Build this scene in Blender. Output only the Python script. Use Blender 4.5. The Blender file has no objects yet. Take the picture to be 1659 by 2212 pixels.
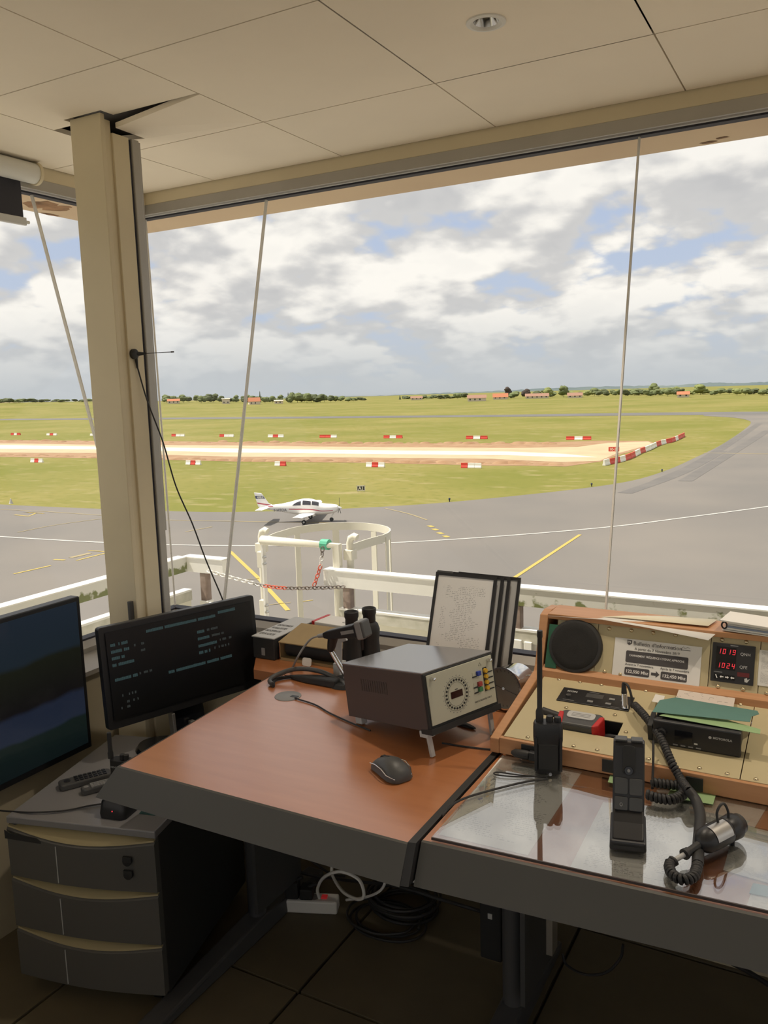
import bpy, bmesh, math, random
from mathutils import Vector, Matrix
random.seed(7)
sc = bpy.context.scene
C = sc.collection
R = math.radians
# ------------------------------------------------------------------ camera
W, H, F = 1659.0, 2212.0, 1788.3
CAM = Vector((0, 0, 1.6))
yaw, pit, rol = R(29.015), R(8.392), R(1.717)
_f = Vector((-math.sin(yaw)*math.cos(pit), math.cos(yaw)*math.cos(pit), -math.sin(pit)))
_r = Vector((math.cos(yaw), math.sin(yaw), 0)); _d = _f.cross(_r)
_r2 = _r*math.cos(rol) + _d*math.sin(rol); _d2 = -_r*math.sin(rol) + _d*math.cos(rol)
cd = bpy.data.cameras.new('camera'); cam = bpy.data.objects.new('camera', cd); C.objects.link(cam)
cd.sensor_fit = 'VERTICAL'; cd.sensor_height = 24.0; cd.lens = 24.0*F/H; cd.clip_start = 0.02; cd.clip_end = 20000
m = Matrix((( _r2.x, -_d2.x, -_f.x, 0), (_r2.y, -_d2.y, -_f.y, 0), (_r2.z, -_d2.z, -_f.z, 0), (0, 0, 0, 1)))
cam.matrix_world = Matrix.Translation(CAM) @ m
sc.camera = cam
# ------------------------------------------------------------------ colour management
sc.view_settings.view_transform = 'Standard'; sc.view_settings.look = 'None'
sc.view_settings.gamma = 1.0; sc.view_settings.use_curve_mapping = False
sc.view_settings.exposure = EXPOSURE = 0.0
sc.cycles.max_bounces = 8; sc.cycles.diffuse_bounces = 4; sc.cycles.glossy_bounces = 3; sc.cycles.transparent_max_bounces = 12; sc.cycles.use_adaptive_sampling = True; sc.cycles.adaptive_threshold = 0.02
# ------------------------------------------------------------------ sky
w = bpy.data.worlds.new('sky'); sc.world = w; w.use_nodes = True
nt = w.node_tree; nt.nodes.clear()
def N(t, **k):
    n = nt.nodes.new(t)
    for a, b in k.items(): setattr(n, a, b)
    return n
def L(a, b): nt.links.new(a, b)
def math_(op, a, b=None, c=None, clamp=False):
    n = N('ShaderNodeMath', operation=op, use_clamp=clamp)
    for i, v in enumerate((a, b, c)):
        if v is None: continue
        if isinstance(v, (int, float)): n.inputs[i].default_value = v
        else: L(v, n.inputs[i])
    return n.outputs[0]
def ramp(f, lo, hi):
    n = N('ShaderNodeMapRange', interpolation_type='SMOOTHSTEP'); L(f, n.inputs[0])
    n.inputs[1].default_value = lo; n.inputs[2].default_value = hi; return n.outputs[0]
def mix(f, a, b):
    n = N('ShaderNodeMix', data_type='RGBA')
    if isinstance(f, (int, float)): n.inputs[0].default_value = f
    else: L(f, n.inputs[0])
    for i, v in ((6, a), (7, b)):
        if isinstance(v, tuple): n.inputs[i].default_value = (*v, 1)
        else: L(v, n.inputs[i])
    return n.outputs[2]
tc = N('ShaderNodeTexCoord'); sep = N('ShaderNodeSeparateXYZ'); L(tc.outputs['Generated'], sep.inputs[0])
zz = math_('MAXIMUM', sep.outputs[2], 0.0)
den = math_('ADD', zz, 0.36)
def cloud_pos(k, off):
    d = math_('MULTIPLY', den, k)
    cmb = N('ShaderNodeCombineXYZ'); L(math_('DIVIDE', sep.outputs[0], d), cmb.inputs[0]); L(math_('DIVIDE', sep.outputs[1], d), cmb.inputs[1]); ad = N('ShaderNodeVectorMath', operation='ADD'); L(cmb.outputs[0], ad.inputs[0]); ad.inputs[1].default_value = (off, off*1.7, 0)
    return ad.outputs[0]
def noise_(v, scale, detail=8, rough=0.55, dist=0.0):
    n = N('ShaderNodeTexNoise', noise_dimensions='2D'); L(v, n.inputs['Vector']); n.inputs['Scale'].default_value = scale; n.inputs['Detail'].default_value = detail
    n.inputs['Roughness'].default_value = rough; n.inputs['Distortion'].default_value = dist; return n.outputs[0]
def puff(v, scale):
    n = N('ShaderNodeTexVoronoi', feature='F1', voronoi_dimensions='2D'); L(v, n.inputs['Vector']); n.inputs['Scale'].default_value = scale;
    return n.outputs['Distance']
def density(k):
    p = cloud_pos(k, OFF)
    base = noise_(p, 2.7, 7, 0.53, 0.1)
    b1 = math_('MULTIPLY', math_('SUBTRACT', 0.45, puff(p, 7.5)), 0.22)
    b2 = math_('MULTIPLY', math_('SUBTRACT', 0.45, puff(p, 20.0)), 0.11)
    return math_('ADD', math_('ADD', base, b1), b2)
OFF = 2.7
d1 = density(1.0); d2 = density(1.10); d3 = noise_(cloud_pos(1.0, 9.0), 0.8, 3)
dd = math_('ADD', d1, math_('MULTIPLY', math_('SUBTRACT', d3, 0.47), 0.30))
cov = ramp(dd, 0.31, 0.44)
lit = ramp(math_('SUBTRACT', d1, d2), -0.16, 0.17)
thick = ramp(dd, 0.42, 0.72)
lit2 = math_('SUBTRACT', math_('ADD', math_('MULTIPLY', lit, 0.95), 0.16), math_('MULTIPLY', thick, 0.20), clamp=True)
cl = mix(lit2, (0.58, 0.58, 0.595), (1.04, 1.005, 0.95))
blue = mix(ramp(zz, 0.0, 0.45), (0.56, 0.64, 0.78), (0.38, 0.50, 0.78))
sky = mix(cov, blue, cl)
sky = mix(ramp(zz, 0.12, -0.01), sky, (0.56, 0.595, 0.63))
sky = mix(ramp(sep.outputs[2], -0.002, -0.02), sky, (0.30, 0.31, 0.22))
w.cycles.sampling_method = 'MANUAL'; w.cycles.sample_map_resolution = 256
bg = N('ShaderNodeBackground'); L(sky, bg.inputs[0]); bg.inputs[1].default_value = 1.0
wo = N('ShaderNodeOutputWorld'); L(bg.outputs[0], wo.inputs[0])
# ------------------------------------------------------------------ sun
sl = bpy.data.lights.new('sun', 'SUN'); sl.energy = 6.4; sl.angle = R(0.6); sl.color = (1.0, 0.93, 0.82)
so = bpy.data.objects.new('sun', sl); C.objects.link(so)
SUN_DIR = Vector((0.95*0.469, 0.31*0.469, -0.883))       # travel direction of the light, 62 degrees high, from the left
so.rotation_euler = SUN_DIR.to_track_quat('-Z', 'Y').to_euler(); so.location = (-30, -10, 60)

# ------------------------------------------------------------------ helpers
def ray(px, py):
    return _r2*((px - W/2)/F) + _d2*((py - H/2)/F) + _f
def PZ(px, py, z): d = ray(px, py); return CAM + d*((z - CAM.z)/d.z)
def PX(px, py, x): d = ray(px, py); return CAM + d*(x/d.x)
def PY(px, py, y): d = ray(px, py); return CAM + d*(y/d.y)
def PP(px, py, p, n): d = ray(px, py); return CAM + d*((Vector(p) - CAM).dot(n)/d.dot(n))
def PD(px, py, dist): d = ray(px, py); return CAM + d*(dist/math.hypot(d.x, d.y))

def thing(name, label, cat, loc=(0, 0, 0), rz=0, group=None, rot=None):
    o = bpy.data.objects.new(name, None); C.objects.link(o); o.empty_display_size = 0.05
    o.location = loc; o.rotation_euler = rot if rot else (0, 0, rz)
    return tag(o, label, cat, group)
def tag(o, label, cat, group=None, kind=None):
    o['label'] = label; o['category'] = cat
    if group: o['group'] = group
    if kind: o['kind'] = kind
    return o
def struct(o, label=None):
    o['kind'] = 'structure'
    if label: o['label'] = label
    return o
def frame(o, x, y, z):
    """rotation from three axis vectors"""
    mm = Matrix((x, y, z)).transposed().to_4x4(); return mm

class MB:
    def __init__(s): s.v = []; s.f = []
    def add(s, vs, fs, M=None):
        b = len(s.v)
        for p in vs:
            p = Vector(p); s.v.append(tuple(M @ p) if M else tuple(p))
        s.f += [tuple(b + i for i in q) for q in fs]; return s
    def bx(s, x0, x1, y0, y1, z0, z1, M=None):
        return s.hexa([(x0,y0,z0),(x1,y0,z0),(x1,y1,z0),(x0,y1,z0),(x0,y0,z1),(x1,y0,z1),(x1,y1,z1),(x0,y1,z1)], M)
    def box(s, c, d, M=None):
        return s.bx(c[0]-d[0]/2, c[0]+d[0]/2, c[1]-d[1]/2, c[1]+d[1]/2, c[2]-d[2]/2, c[2]+d[2]/2, M)
    def hexa(s, p, M=None):
        return s.add(p, [(0,3,2,1),(4,5,6,7),(0,1,5,4),(1,2,6,5),(2,3,7,6),(3,0,4,7)], M)
    def prism(s, poly, z0, z1, M=None):
        n = len(poly)
        a = sum(poly[i][0]*poly[(i+1) % n][1] - poly[(i+1) % n][0]*poly[i][1] for i in range(n))
        if a < 0: poly = poly[::-1]
        vs = [(x, y, z0) for x, y in poly] + [(x, y, z1) for x, y in poly]
        fs = [tuple(range(n-1, -1, -1)), tuple(range(n, 2*n))] + [(i, (i+1) % n, n+(i+1) % n, n+i) for i in range(n)]
        return s.add(vs, fs, M)
    def loft(s, secs, caps=True, closed=False, M=None):
        n = len(secs[0]); vs = [p for q in secs for p in q]; fs = []
        m_ = len(secs)
        for k in range(m_ if closed else m_-1):
            a = k*n; b = ((k+1) % m_)*n
            fs += [(a+i, a+(i+1) % n, b+(i+1) % n, b+i) for i in range(n)]
        if caps and not closed: fs += [tuple(range(n-1, -1, -1)), tuple((m_-1)*n+i for i in range(n))]
        return s.add(vs, fs, M)
    def cyl(s, p0, p1, r0, r1=None, n=16, M=None):
        p0, p1 = Vector(p0), Vector(p1); r1 = r0 if r1 is None else r1
        a = (p1-p0).normalized(); u = a.orthogonal().normalized(); v = a.cross(u)
        ring = lambda c, r: [c + (u*math.cos(2*math.pi*i/n) + v*math.sin(2*math.pi*i/n))*r for i in range(n)]
        return s.loft([ring(p0, r0), ring(p1, r1)], M=M)
    def lathe(s, prof, p0, axis, n=20, M=None, caps=True):
        """prof: (radius, distance along axis)"""
        p0 = Vector(p0); a = Vector(axis).normalized(); u = a.orthogonal().normalized(); v = a.cross(u)
        secs = [[p0 + a*h + (u*math.cos(2*math.pi*i/n) + v*math.sin(2*math.pi*i/n))*max(r, 1e-4) for i in range(n)] for r, h in prof]
        return s.loft(secs, caps=caps, M=M)
    def tube(s, pts, r, n=6, closed=False, M=None):
        pts = [Vector(p) for p in pts]; m_ = len(pts); secs = []; u = None
        for i, p in enumerate(pts):
            if closed: t = pts[(i+1) % m_] - pts[i-1]
            else: t = pts[min(i+1, m_-1)] - pts[max(i-1, 0)]
            t.normalize()
            if u is None: u = t.orthogonal().normalized()
            u = (u - t*u.dot(t)); u = u.normalized() if u.length > 1e-6 else t.orthogonal().normalized()
            v = t.cross(u); rr = r[i] if isinstance(r, (list, tuple)) else r
            secs.append([p + (u*math.cos(2*math.pi*k/n) + v*math.sin(2*math.pi*k/n))*rr for k in range(n)])
        return s.loft(secs, caps=not closed, closed=closed, M=M)
    def sphere(s, c, r, nu=14, nv=8, sc=(1, 1, 1), M=None):
        c = Vector(c); secs = []
        for j in range(nv+1):
            t = math.pi*j/nv; rr = max(math.sin(t), 1e-3)
            secs.append([c + Vector((math.cos(2*math.pi*i/nu)*rr*r*sc[0], math.sin(2*math.pi*i/nu)*rr*r*sc[1], -math.cos(t)*r*sc[2])) for i in range(nu)])
        return s.loft(secs, M=M)
    def quad(s, a, b, c, d): return s.add([a, b, c, d], [(0, 1, 2, 3)])
    def build(s, name, mat, parent=None, smooth=None, bevel=0, seg=2):
        me = bpy.data.meshes.new(name); me.from_pydata(s.v, [], s.f); me.update()
        bm = bmesh.new(); bm.from_mesh(me); bmesh.ops.recalc_face_normals(bm, faces=bm.faces); bm.to_mesh(me); bm.free()
        me.materials.append(mat)
        if smooth:
            for p in me.polygons: p.use_smooth = True
            me.set_sharp_from_angle(angle=R(smooth))
        o = bpy.data.objects.new(name, me); C.objects.link(o)
        if parent: o.parent = parent
        if bevel:
            b = o.modifiers.new('bevel', 'BEVEL'); b.width = bevel; b.segments = seg; b.limit_method = 'ANGLE'; b.angle_limit = R(40)
        return o
def rr_poly(w_, h_, r, n=4, cx=0, cy=0):
    """rounded rectangle"""
    out = []
    for (sx, sy, a0) in ((1, 1, 0), (-1, 1, 90), (-1, -1, 180), (1, -1, 270)):
        for k in range(n+1):
            a = R(a0 + 90*k/n); out.append((cx + sx*(w_/2-r) + r*math.cos(a), cy + sy*(h_/2-r) + r*math.sin(a)))
    return out
def dup(o, parent=None, **k):
    c = o.copy(); C.objects.link(c)
    if parent: c.parent = parent
    return c
def spline(pts, n=8):
    """Catmull-Rom through points"""
    P = [Vector(p) for p in pts]; P = [P[0]*2-P[1]] + P + [P[-1]*2-P[-2]]; out = []
    for i in range(1, len(P)-2):
        for k in range(n):
            t = k/n; a, b, c, d = P[i-1], P[i], P[i+1], P[i+2]
            out.append(0.5*((2*b) + (c-a)*t + (2*a-5*b+4*c-d)*t*t + (3*b-a-3*c+d)*t**3))
    out.append(P[-2]); return out
def helix(path, rad, pitch, n=10):
    """coil around a path"""
    path = [Vector(p) for p in path]; out = []; acc = 0.0; u = None
    dense = []
    for i in range(len(path)-1):
        k = max(1, int((path[i+1]-path[i]).length/(pitch/n)))
        for j in range(k): dense.append(path[i].lerp(path[i+1], j/k))
    dense.append(path[-1])
    for i, p in enumerate(dense):
        t = (dense[min(i+1, len(dense)-1)] - dense[max(i-1, 0)]).normalized()
        if u is None: u = t.orthogonal().normalized()
        u = (u - t*u.dot(t)).normalized(); v = t.cross(u)
        if i: acc += (p-dense[i-1]).length
        a = 2*math.pi*acc/pitch
        out.append(p + (u*math.cos(a)+v*math.sin(a))*rad)
    return out
def text(body, size, mat, parent, M, align='LEFT', ext=0.0003, name='lettering', font_scale_x=1.0, label=None, bold=0):
    cu = bpy.data.curves.new(name, 'FONT'); cu.body = body; cu.size = size; cu.align_x = align; cu.extrude = ext; cu.resolution_u = 3
    cu.offset = bold
    tmp = bpy.data.objects.new('tmp', cu); C.objects.link(tmp)
    me = bpy.data.meshes.new_from_object(tmp); bpy.data.objects.remove(tmp); bpy.data.curves.remove(cu)
    S = Matrix.Diagonal((font_scale_x, 1, 1, 1))
    me.transform(M @ S); me.materials.clear(); me.materials.append(mat); me.name = name
    o = bpy.data.objects.new(name, me); C.objects.link(o)
    if parent: o.parent = parent
    if label: o['label'] = label
    return o

# ------------------------------------------------------------------ materials
def mat(name, col, rough=0.5, metal=0.0, var=0.0, vscale=20, bump=0.0, bscale=80, spec=0.5, emit=None, es=1.0, col2=None, stretch=(1, 1, 1), coords='Object', ramp_=(0.35, 0.65), coat=0, detail=5):
    ma = bpy.data.materials.new(name); ma.use_nodes = True; t = ma.node_tree; b = t.nodes['Principled BSDF']
    b.inputs['Base Color'].default_value = (*col, 1); b.inputs['Roughness'].default_value = rough; b.inputs['Metallic'].default_value = metal
    b.inputs['Specular IOR Level'].default_value = spec
    if coat: b.inputs['Coat Weight'].default_value = 1.0; b.inputs['Coat Roughness'].default_value = 0.24; b.inputs['Coat IOR'].default_value = coat
    if emit: b.inputs['Emission Color'].default_value = (*emit, 1); b.inputs['Emission Strength'].default_value = es
    if var or col2 or bump:
        tcn = t.nodes.new('ShaderNodeTexCoord'); mp = t.nodes.new('ShaderNodeMapping'); t.links.new(tcn.outputs[coords], mp.inputs[0])
        mp.inputs['Scale'].default_value = stretch
    if var or col2:
        no = t.nodes.new('ShaderNodeTexNoise'); no.inputs['Scale'].default_value = vscale; no.inputs['Detail'].default_value = detail
        t.links.new(mp.outputs[0], no.inputs['Vector'])
        mr = t.nodes.new('ShaderNodeMapRange'); mr.inputs[1].default_value, mr.inputs[2].default_value = ramp_
        t.links.new(no.outputs[0], mr.inputs[0])
        mx = t.nodes.new('ShaderNodeMix'); mx.data_type = 'RGBA'; t.links.new(mr.outputs[0], mx.inputs[0])
        c2 = col2 if col2 else tuple(c*(1-var) for c in col); c1 = col if col2 else tuple(min(1, c*(1+var)) for c in col)
        mx.inputs[6].default_value = (*c1, 1); mx.inputs[7].default_value = (*c2, 1)
        t.links.new(mx.outputs[2], b.inputs['Base Color'])
    if bump:
        nb = t.nodes.new('ShaderNodeTexNoise'); nb.inputs['Scale'].default_value = bscale; nb.inputs['Detail'].default_value = 3
        t.links.new(mp.outputs[0], nb.inputs['Vector'])
        bn = t.nodes.new('ShaderNodeBump'); bn.inputs['Strength'].default_value = bump; bn.inputs['Distance'].default_value = 0.01
        t.links.new(nb.outputs[0], bn.inputs['Height']); t.links.new(bn.outputs[0], b.inputs['Normal'])
    return ma
def glass(name, tint=(0.97, 0.98, 0.97), f0=0.04, rough=0.0, top=1.0):
    """thin clear sheet: transparent plus a Schlick mirror term that is the same from both sides"""
    ma = bpy.data.materials.new(name); ma.use_nodes = True; t = ma.node_tree; t.nodes.clear()
    o = t.nodes.new('ShaderNodeOutputMaterial'); mx = t.nodes.new('ShaderNodeMixShader'); tr = t.nodes.new('ShaderNodeBsdfTransparent')
    gl = t.nodes.new('ShaderNodeBsdfGlossy'); lw = t.nodes.new('ShaderNodeLayerWeight'); lw.inputs[0].default_value = 0.5
    pw = t.nodes.new('ShaderNodeMath'); pw.operation = 'POWER'; pw.inputs[1].default_value = 4.0; t.links.new(lw.outputs['Facing'], pw.inputs[0])
    ml = t.nodes.new('ShaderNodeMath'); ml.operation = 'MULTIPLY_ADD'; ml.inputs[1].default_value = top-f0; ml.inputs[2].default_value = f0; t.links.new(pw.outputs[0], ml.inputs[0])
    tr.inputs[0].default_value = (*tint, 1); gl.inputs['Roughness'].default_value = rough
    t.links.new(ml.outputs[0], mx.inputs[0]); t.links.new(tr.outputs[0], mx.inputs[1]); t.links.new(gl.outputs[0], mx.inputs[2]); t.links.new(mx.outputs[0], o.inputs[0])
    return ma
def paper(name, col=(0.80, 0.79, 0.76), ink=(0.12, 0.12, 0.13), rows=60.0, dens=0.5, words=30.0, margin=0.1):
    """printed sheet: rows of broken ink strokes, in Generated coordinates (print on a flat sheet)"""
    ma = bpy.data.materials.new(name); ma.use_nodes = True; t = ma.node_tree; b = t.nodes['Principled BSDF']; b.inputs['Roughness'].default_value = 0.7
    tcn = t.nodes.new('ShaderNodeTexCoord'); s = t.nodes.new('ShaderNodeSeparateXYZ'); t.links.new(tcn.outputs['Generated'], s.inputs[0])
    def mm(op, a, v):
        n = t.nodes.new('ShaderNodeMath'); n.operation = op
        for i, q in enumerate((a, v)):
            if isinstance(q, (int, float)): n.inputs[i].default_value = q
            else: t.links.new(q, n.inputs[i])
        return n.outputs[0]
    row = mm('MULTIPLY', s.outputs[1], rows); fr = mm('FRACT', row, 0); line = mm('LESS_THAN', fr, 0.42); fl = mm('FLOOR', row, 0)
    cmb = t.nodes.new('ShaderNodeCombineXYZ'); t.links.new(mm('MULTIPLY', s.outputs[0], words), cmb.inputs[0]); t.links.new(mm('MULTIPLY', fl, 7.31), cmb.inputs[1])
    no = t.nodes.new('ShaderNodeTexNoise'); no.inputs['Scale'].default_value = 1.0; no.inputs['Detail'].default_value = 2; t.links.new(cmb.outputs[0], no.inputs['Vector'])
    word = mm('GREATER_THAN', no.outputs[0], 1-dens)
    c2 = t.nodes.new('ShaderNodeCombineXYZ'); t.links.new(mm('MULTIPLY', s.outputs[0], 2.2), c2.inputs[0]); t.links.new(mm('MULTIPLY', s.outputs[1], 4.0), c2.inputs[1])
    nb = t.nodes.new('ShaderNodeTexNoise'); nb.inputs['Scale'].default_value = 1.3; t.links.new(c2.outputs[0], nb.inputs['Vector'])
    blk = mm('GREATER_THAN', nb.outputs[0], 0.46)
    ins = mm('MULTIPLY', mm('GREATER_THAN', s.outputs[0], margin), mm('LESS_THAN', s.outputs[0], 1-margin))
    ins = mm('MULTIPLY', ins, mm('MULTIPLY', mm('GREATER_THAN', s.outputs[1], margin*0.7), mm('LESS_THAN', s.outputs[1], 1-margin*0.7)))
    fac = mm('MULTIPLY', mm('MULTIPLY', line, word), mm('MULTIPLY', blk, ins)); fac = mm('MULTIPLY', fac, 0.75)
    mx = t.nodes.new('ShaderNodeMix'); mx.data_type = 'RGBA'; t.links.new(fac, mx.inputs[0]); mx.inputs[6].default_value = (*col, 1); mx.inputs[7].default_value = (*ink, 1)
    t.links.new(mx.outputs[2], b.inputs['Base Color'])
    return ma
M_ = {}
M_['ceiling'] = mat('ceiling_tile_white', (0.90, 0.81, 0.67), 0.8, var=0.02, vscale=3)
M_['plenum'] = mat('plenum_dark', (0.10, 0.09, 0.08), 0.9)
M_['cream'] = mat('cream_paint', (0.70, 0.61, 0.43), 0.55, var=0.03, vscale=4)
M_['wall'] = mat('low_wall_paint', (0.50, 0.44, 0.31), 0.7, var=0.05, vscale=5)
M_['alu'] = mat('grey_aluminium', (0.42, 0.40, 0.37), 0.45, metal=0.3, var=0.03, vscale=10)
M_['alu_light'] = mat('light_aluminium', (0.65, 0.64, 0.62), 0.4, metal=0.4)
M_['gasket'] = mat('dark_gasket', (0.03, 0.03, 0.045), 0.6)
M_['silicone'] = mat('pale_silicone', (0.80, 0.77, 0.72), 0.5)
M_['soffit'] = mat('soffit_ochre', (0.72, 0.56, 0.38), 0.8, col2=(0.66, 0.50, 0.34), vscale=1.5)
M_['soffit_stain'] = mat('soffit_stain', (0.30, 0.17, 0.09), 0.9, var=0.4, vscale=14)
M_['glass'] = glass('window_glass', (0.985, 0.985, 0.975), 0.012, top=0.5)
M_['glass_desk'] = glass('desk_glass', (0.98, 0.985, 0.98), 0.32)
M_['wood'] = mat('cherry_laminate', (0.50, 0.19, 0.070), 0.40, col2=(0.455, 0.165, 0.058), vscale=7, stretch=(0.8, 6, 1), spec=0.5, ramp_=(0.3, 0.7), coat=1.85)
M_['wood2'] = mat('console_wood', (0.56, 0.29, 0.14), 0.45, col2=(0.50, 0.25, 0.115), vscale=10, stretch=(0.6, 8, 8))
M_['edge'] = mat('desk_edge_grey', (0.075, 0.072, 0.064), 0.5)
M_['legmetal'] = mat('leg_grey_metal', (0.10, 0.10, 0.105), 0.4, metal=0.3)
M_['black'] = mat('black_plastic', (0.018, 0.018, 0.02), 0.4)
M_['black_matte'] = mat('black_matte', (0.022, 0.022, 0.022), 0.65)
M_['black_gloss'] = mat('black_gloss', (0.008, 0.009, 0.012), 0.12, spec=0.5)
M_['rubber'] = mat('black_rubber', (0.025, 0.024, 0.024), 0.55)
M_['dark_grey'] = mat('dark_grey_plastic', (0.07, 0.07, 0.07), 0.45)
M_['grey'] = mat('grey_plastic', (0.25, 0.25, 0.25), 0.5)
M_['lgrey'] = mat('light_grey_plastic', (0.50, 0.50, 0.49), 0.5)
M_['white'] = mat('white_plastic', (0.75, 0.74, 0.70), 0.5)
M_['chrome'] = mat('chrome', (0.75, 0.75, 0.75), 0.15, metal=1.0)
M_['steel'] = mat('brushed_steel', (0.55, 0.54, 0.52), 0.35, metal=0.9)
M_['brass'] = mat('brass_screw', (0.62, 0.52, 0.34), 0.3, metal=0.9)
M_['panel'] = mat('cream_console_panel', (0.54, 0.46, 0.275), 0.5, var=0.03, vscale=8)
M_['gonio_panel'] = mat('beige_instrument_panel', (0.50, 0.49, 0.39), 0.5)
M_['gonio_case'] = mat('brown_instrument_case', (0.075, 0.056, 0.053), 0.5)
M_['gonio_top'] = mat('grey_lacquered_lid', (0.24, 0.23, 0.23), 0.20, spec=1.0, metal=0.5)
M_['floor'] = mat('floor_tile_tan', (0.125, 0.103, 0.064), 0.6, var=0.08, vscale=6)
M_['grout'] = mat('floor_joint_dark', (0.03, 0.025, 0.02), 0.8)
M_['paper_white'] = mat('plain_paper', (0.80, 0.78, 0.74), 0.7)
M_['paper_text'] = paper('printed_sheet_a', (0.80, 0.79, 0.76), (0.30, 0.30, 0.30), rows=52, words=60, dens=0.5)
M_['paper_text2'] = paper('printed_sheet_b', (0.72, 0.71, 0.67), (0.28, 0.28, 0.28), rows=70, words=70, dens=0.55, margin=0.05)
M_['paper_list'] = paper('printed_list', (0.78, 0.77, 0.75), (0.38, 0.38, 0.38), rows=58, words=42, dens=0.5, margin=0.12)
M_['paper_map'] = paper('printed_map', (0.70, 0.62, 0.56), rows=14, words=8, dens=0.4, margin=0.04)
M_['ink'] = mat('print_ink', (0.06, 0.055, 0.055), 0.7)
M_['ink_white'] = mat('print_white', (0.78, 0.76, 0.74), 0.7)
M_['ink_box'] = mat('print_dark_grey', (0.075, 0.068, 0.07), 0.7)
M_['green_dark'] = mat('green_card', (0.02, 0.11, 0.06), 0.6)
M_['teal_paper'] = mat('teal_card', (0.10, 0.22, 0.19), 0.7)
M_['green_paper'] = mat('pale_green_card', (0.30, 0.45, 0.22), 0.7)
M_['cardboard'] = mat('cardboard', (0.36, 0.26, 0.13), 0.8, var=0.05, vscale=12)
M_['red'] = mat('red_plastic', (0.55, 0.02, 0.02), 0.45)
M_['led_red'] = mat('red_led', (0.2, 0, 0), 0.4, emit=(1.0, 0.05, 0.07), es=0.8)
M_['led_dim'] = mat('dim_red_segment', (0.05, 0.01, 0.01), 0.4, emit=(0.4, 0.02, 0.02), es=0.1)
M_['screen_txt'] = mat('screen_teal_text', (0.01, 0.02, 0.02), 0.4, emit=(0.16, 0.30, 0.31), es=0.13)
M_['screen_txt2'] = mat('screen_grey_text', (0.01, 0.02, 0.02), 0.4, emit=(0.20, 0.21, 0.20), es=0.11)
# ================================================================== ROOM
FLOOR, CEIL = 0.0, 2.452
GT, GB = 2.368, 0.775                      # glass top and bottom heights
XL, YF, XR, YB = -2.635, 2.74, 3.0, -2.6     # inner faces of the header, all round the cab
SL = 0.257                                  # outward lean of the glass
def inset(z): return SL*(2.355 - z)         # how far the glass has moved inwards at height z
# floor : raised-floor tiles
fl = struct(MB().bx(-2.35, 2.7, -2.3, 2.45, -0.12, -0.012).build('floor', M_['grout']))
tile_me = None
for i in range(-2, 7):
    for j in range(-4, 4):
        x0, y0 = -1.817+0.6*(i-0) - 0.0, 1.638+0.6*(j-1)
        xa, xb, ya, yb = max(x0, -2.33), min(x0+0.6, 2.65), max(y0, -2.28), min(y0+0.6, 2.43)
        if xb-xa < 0.02 or yb-ya < 0.02: continue
        MB().bx(xa+0.005, xb-0.005, ya+0.005, yb-0.005, -0.012, 0.0).build('tile', M_['floor'], fl)
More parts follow.
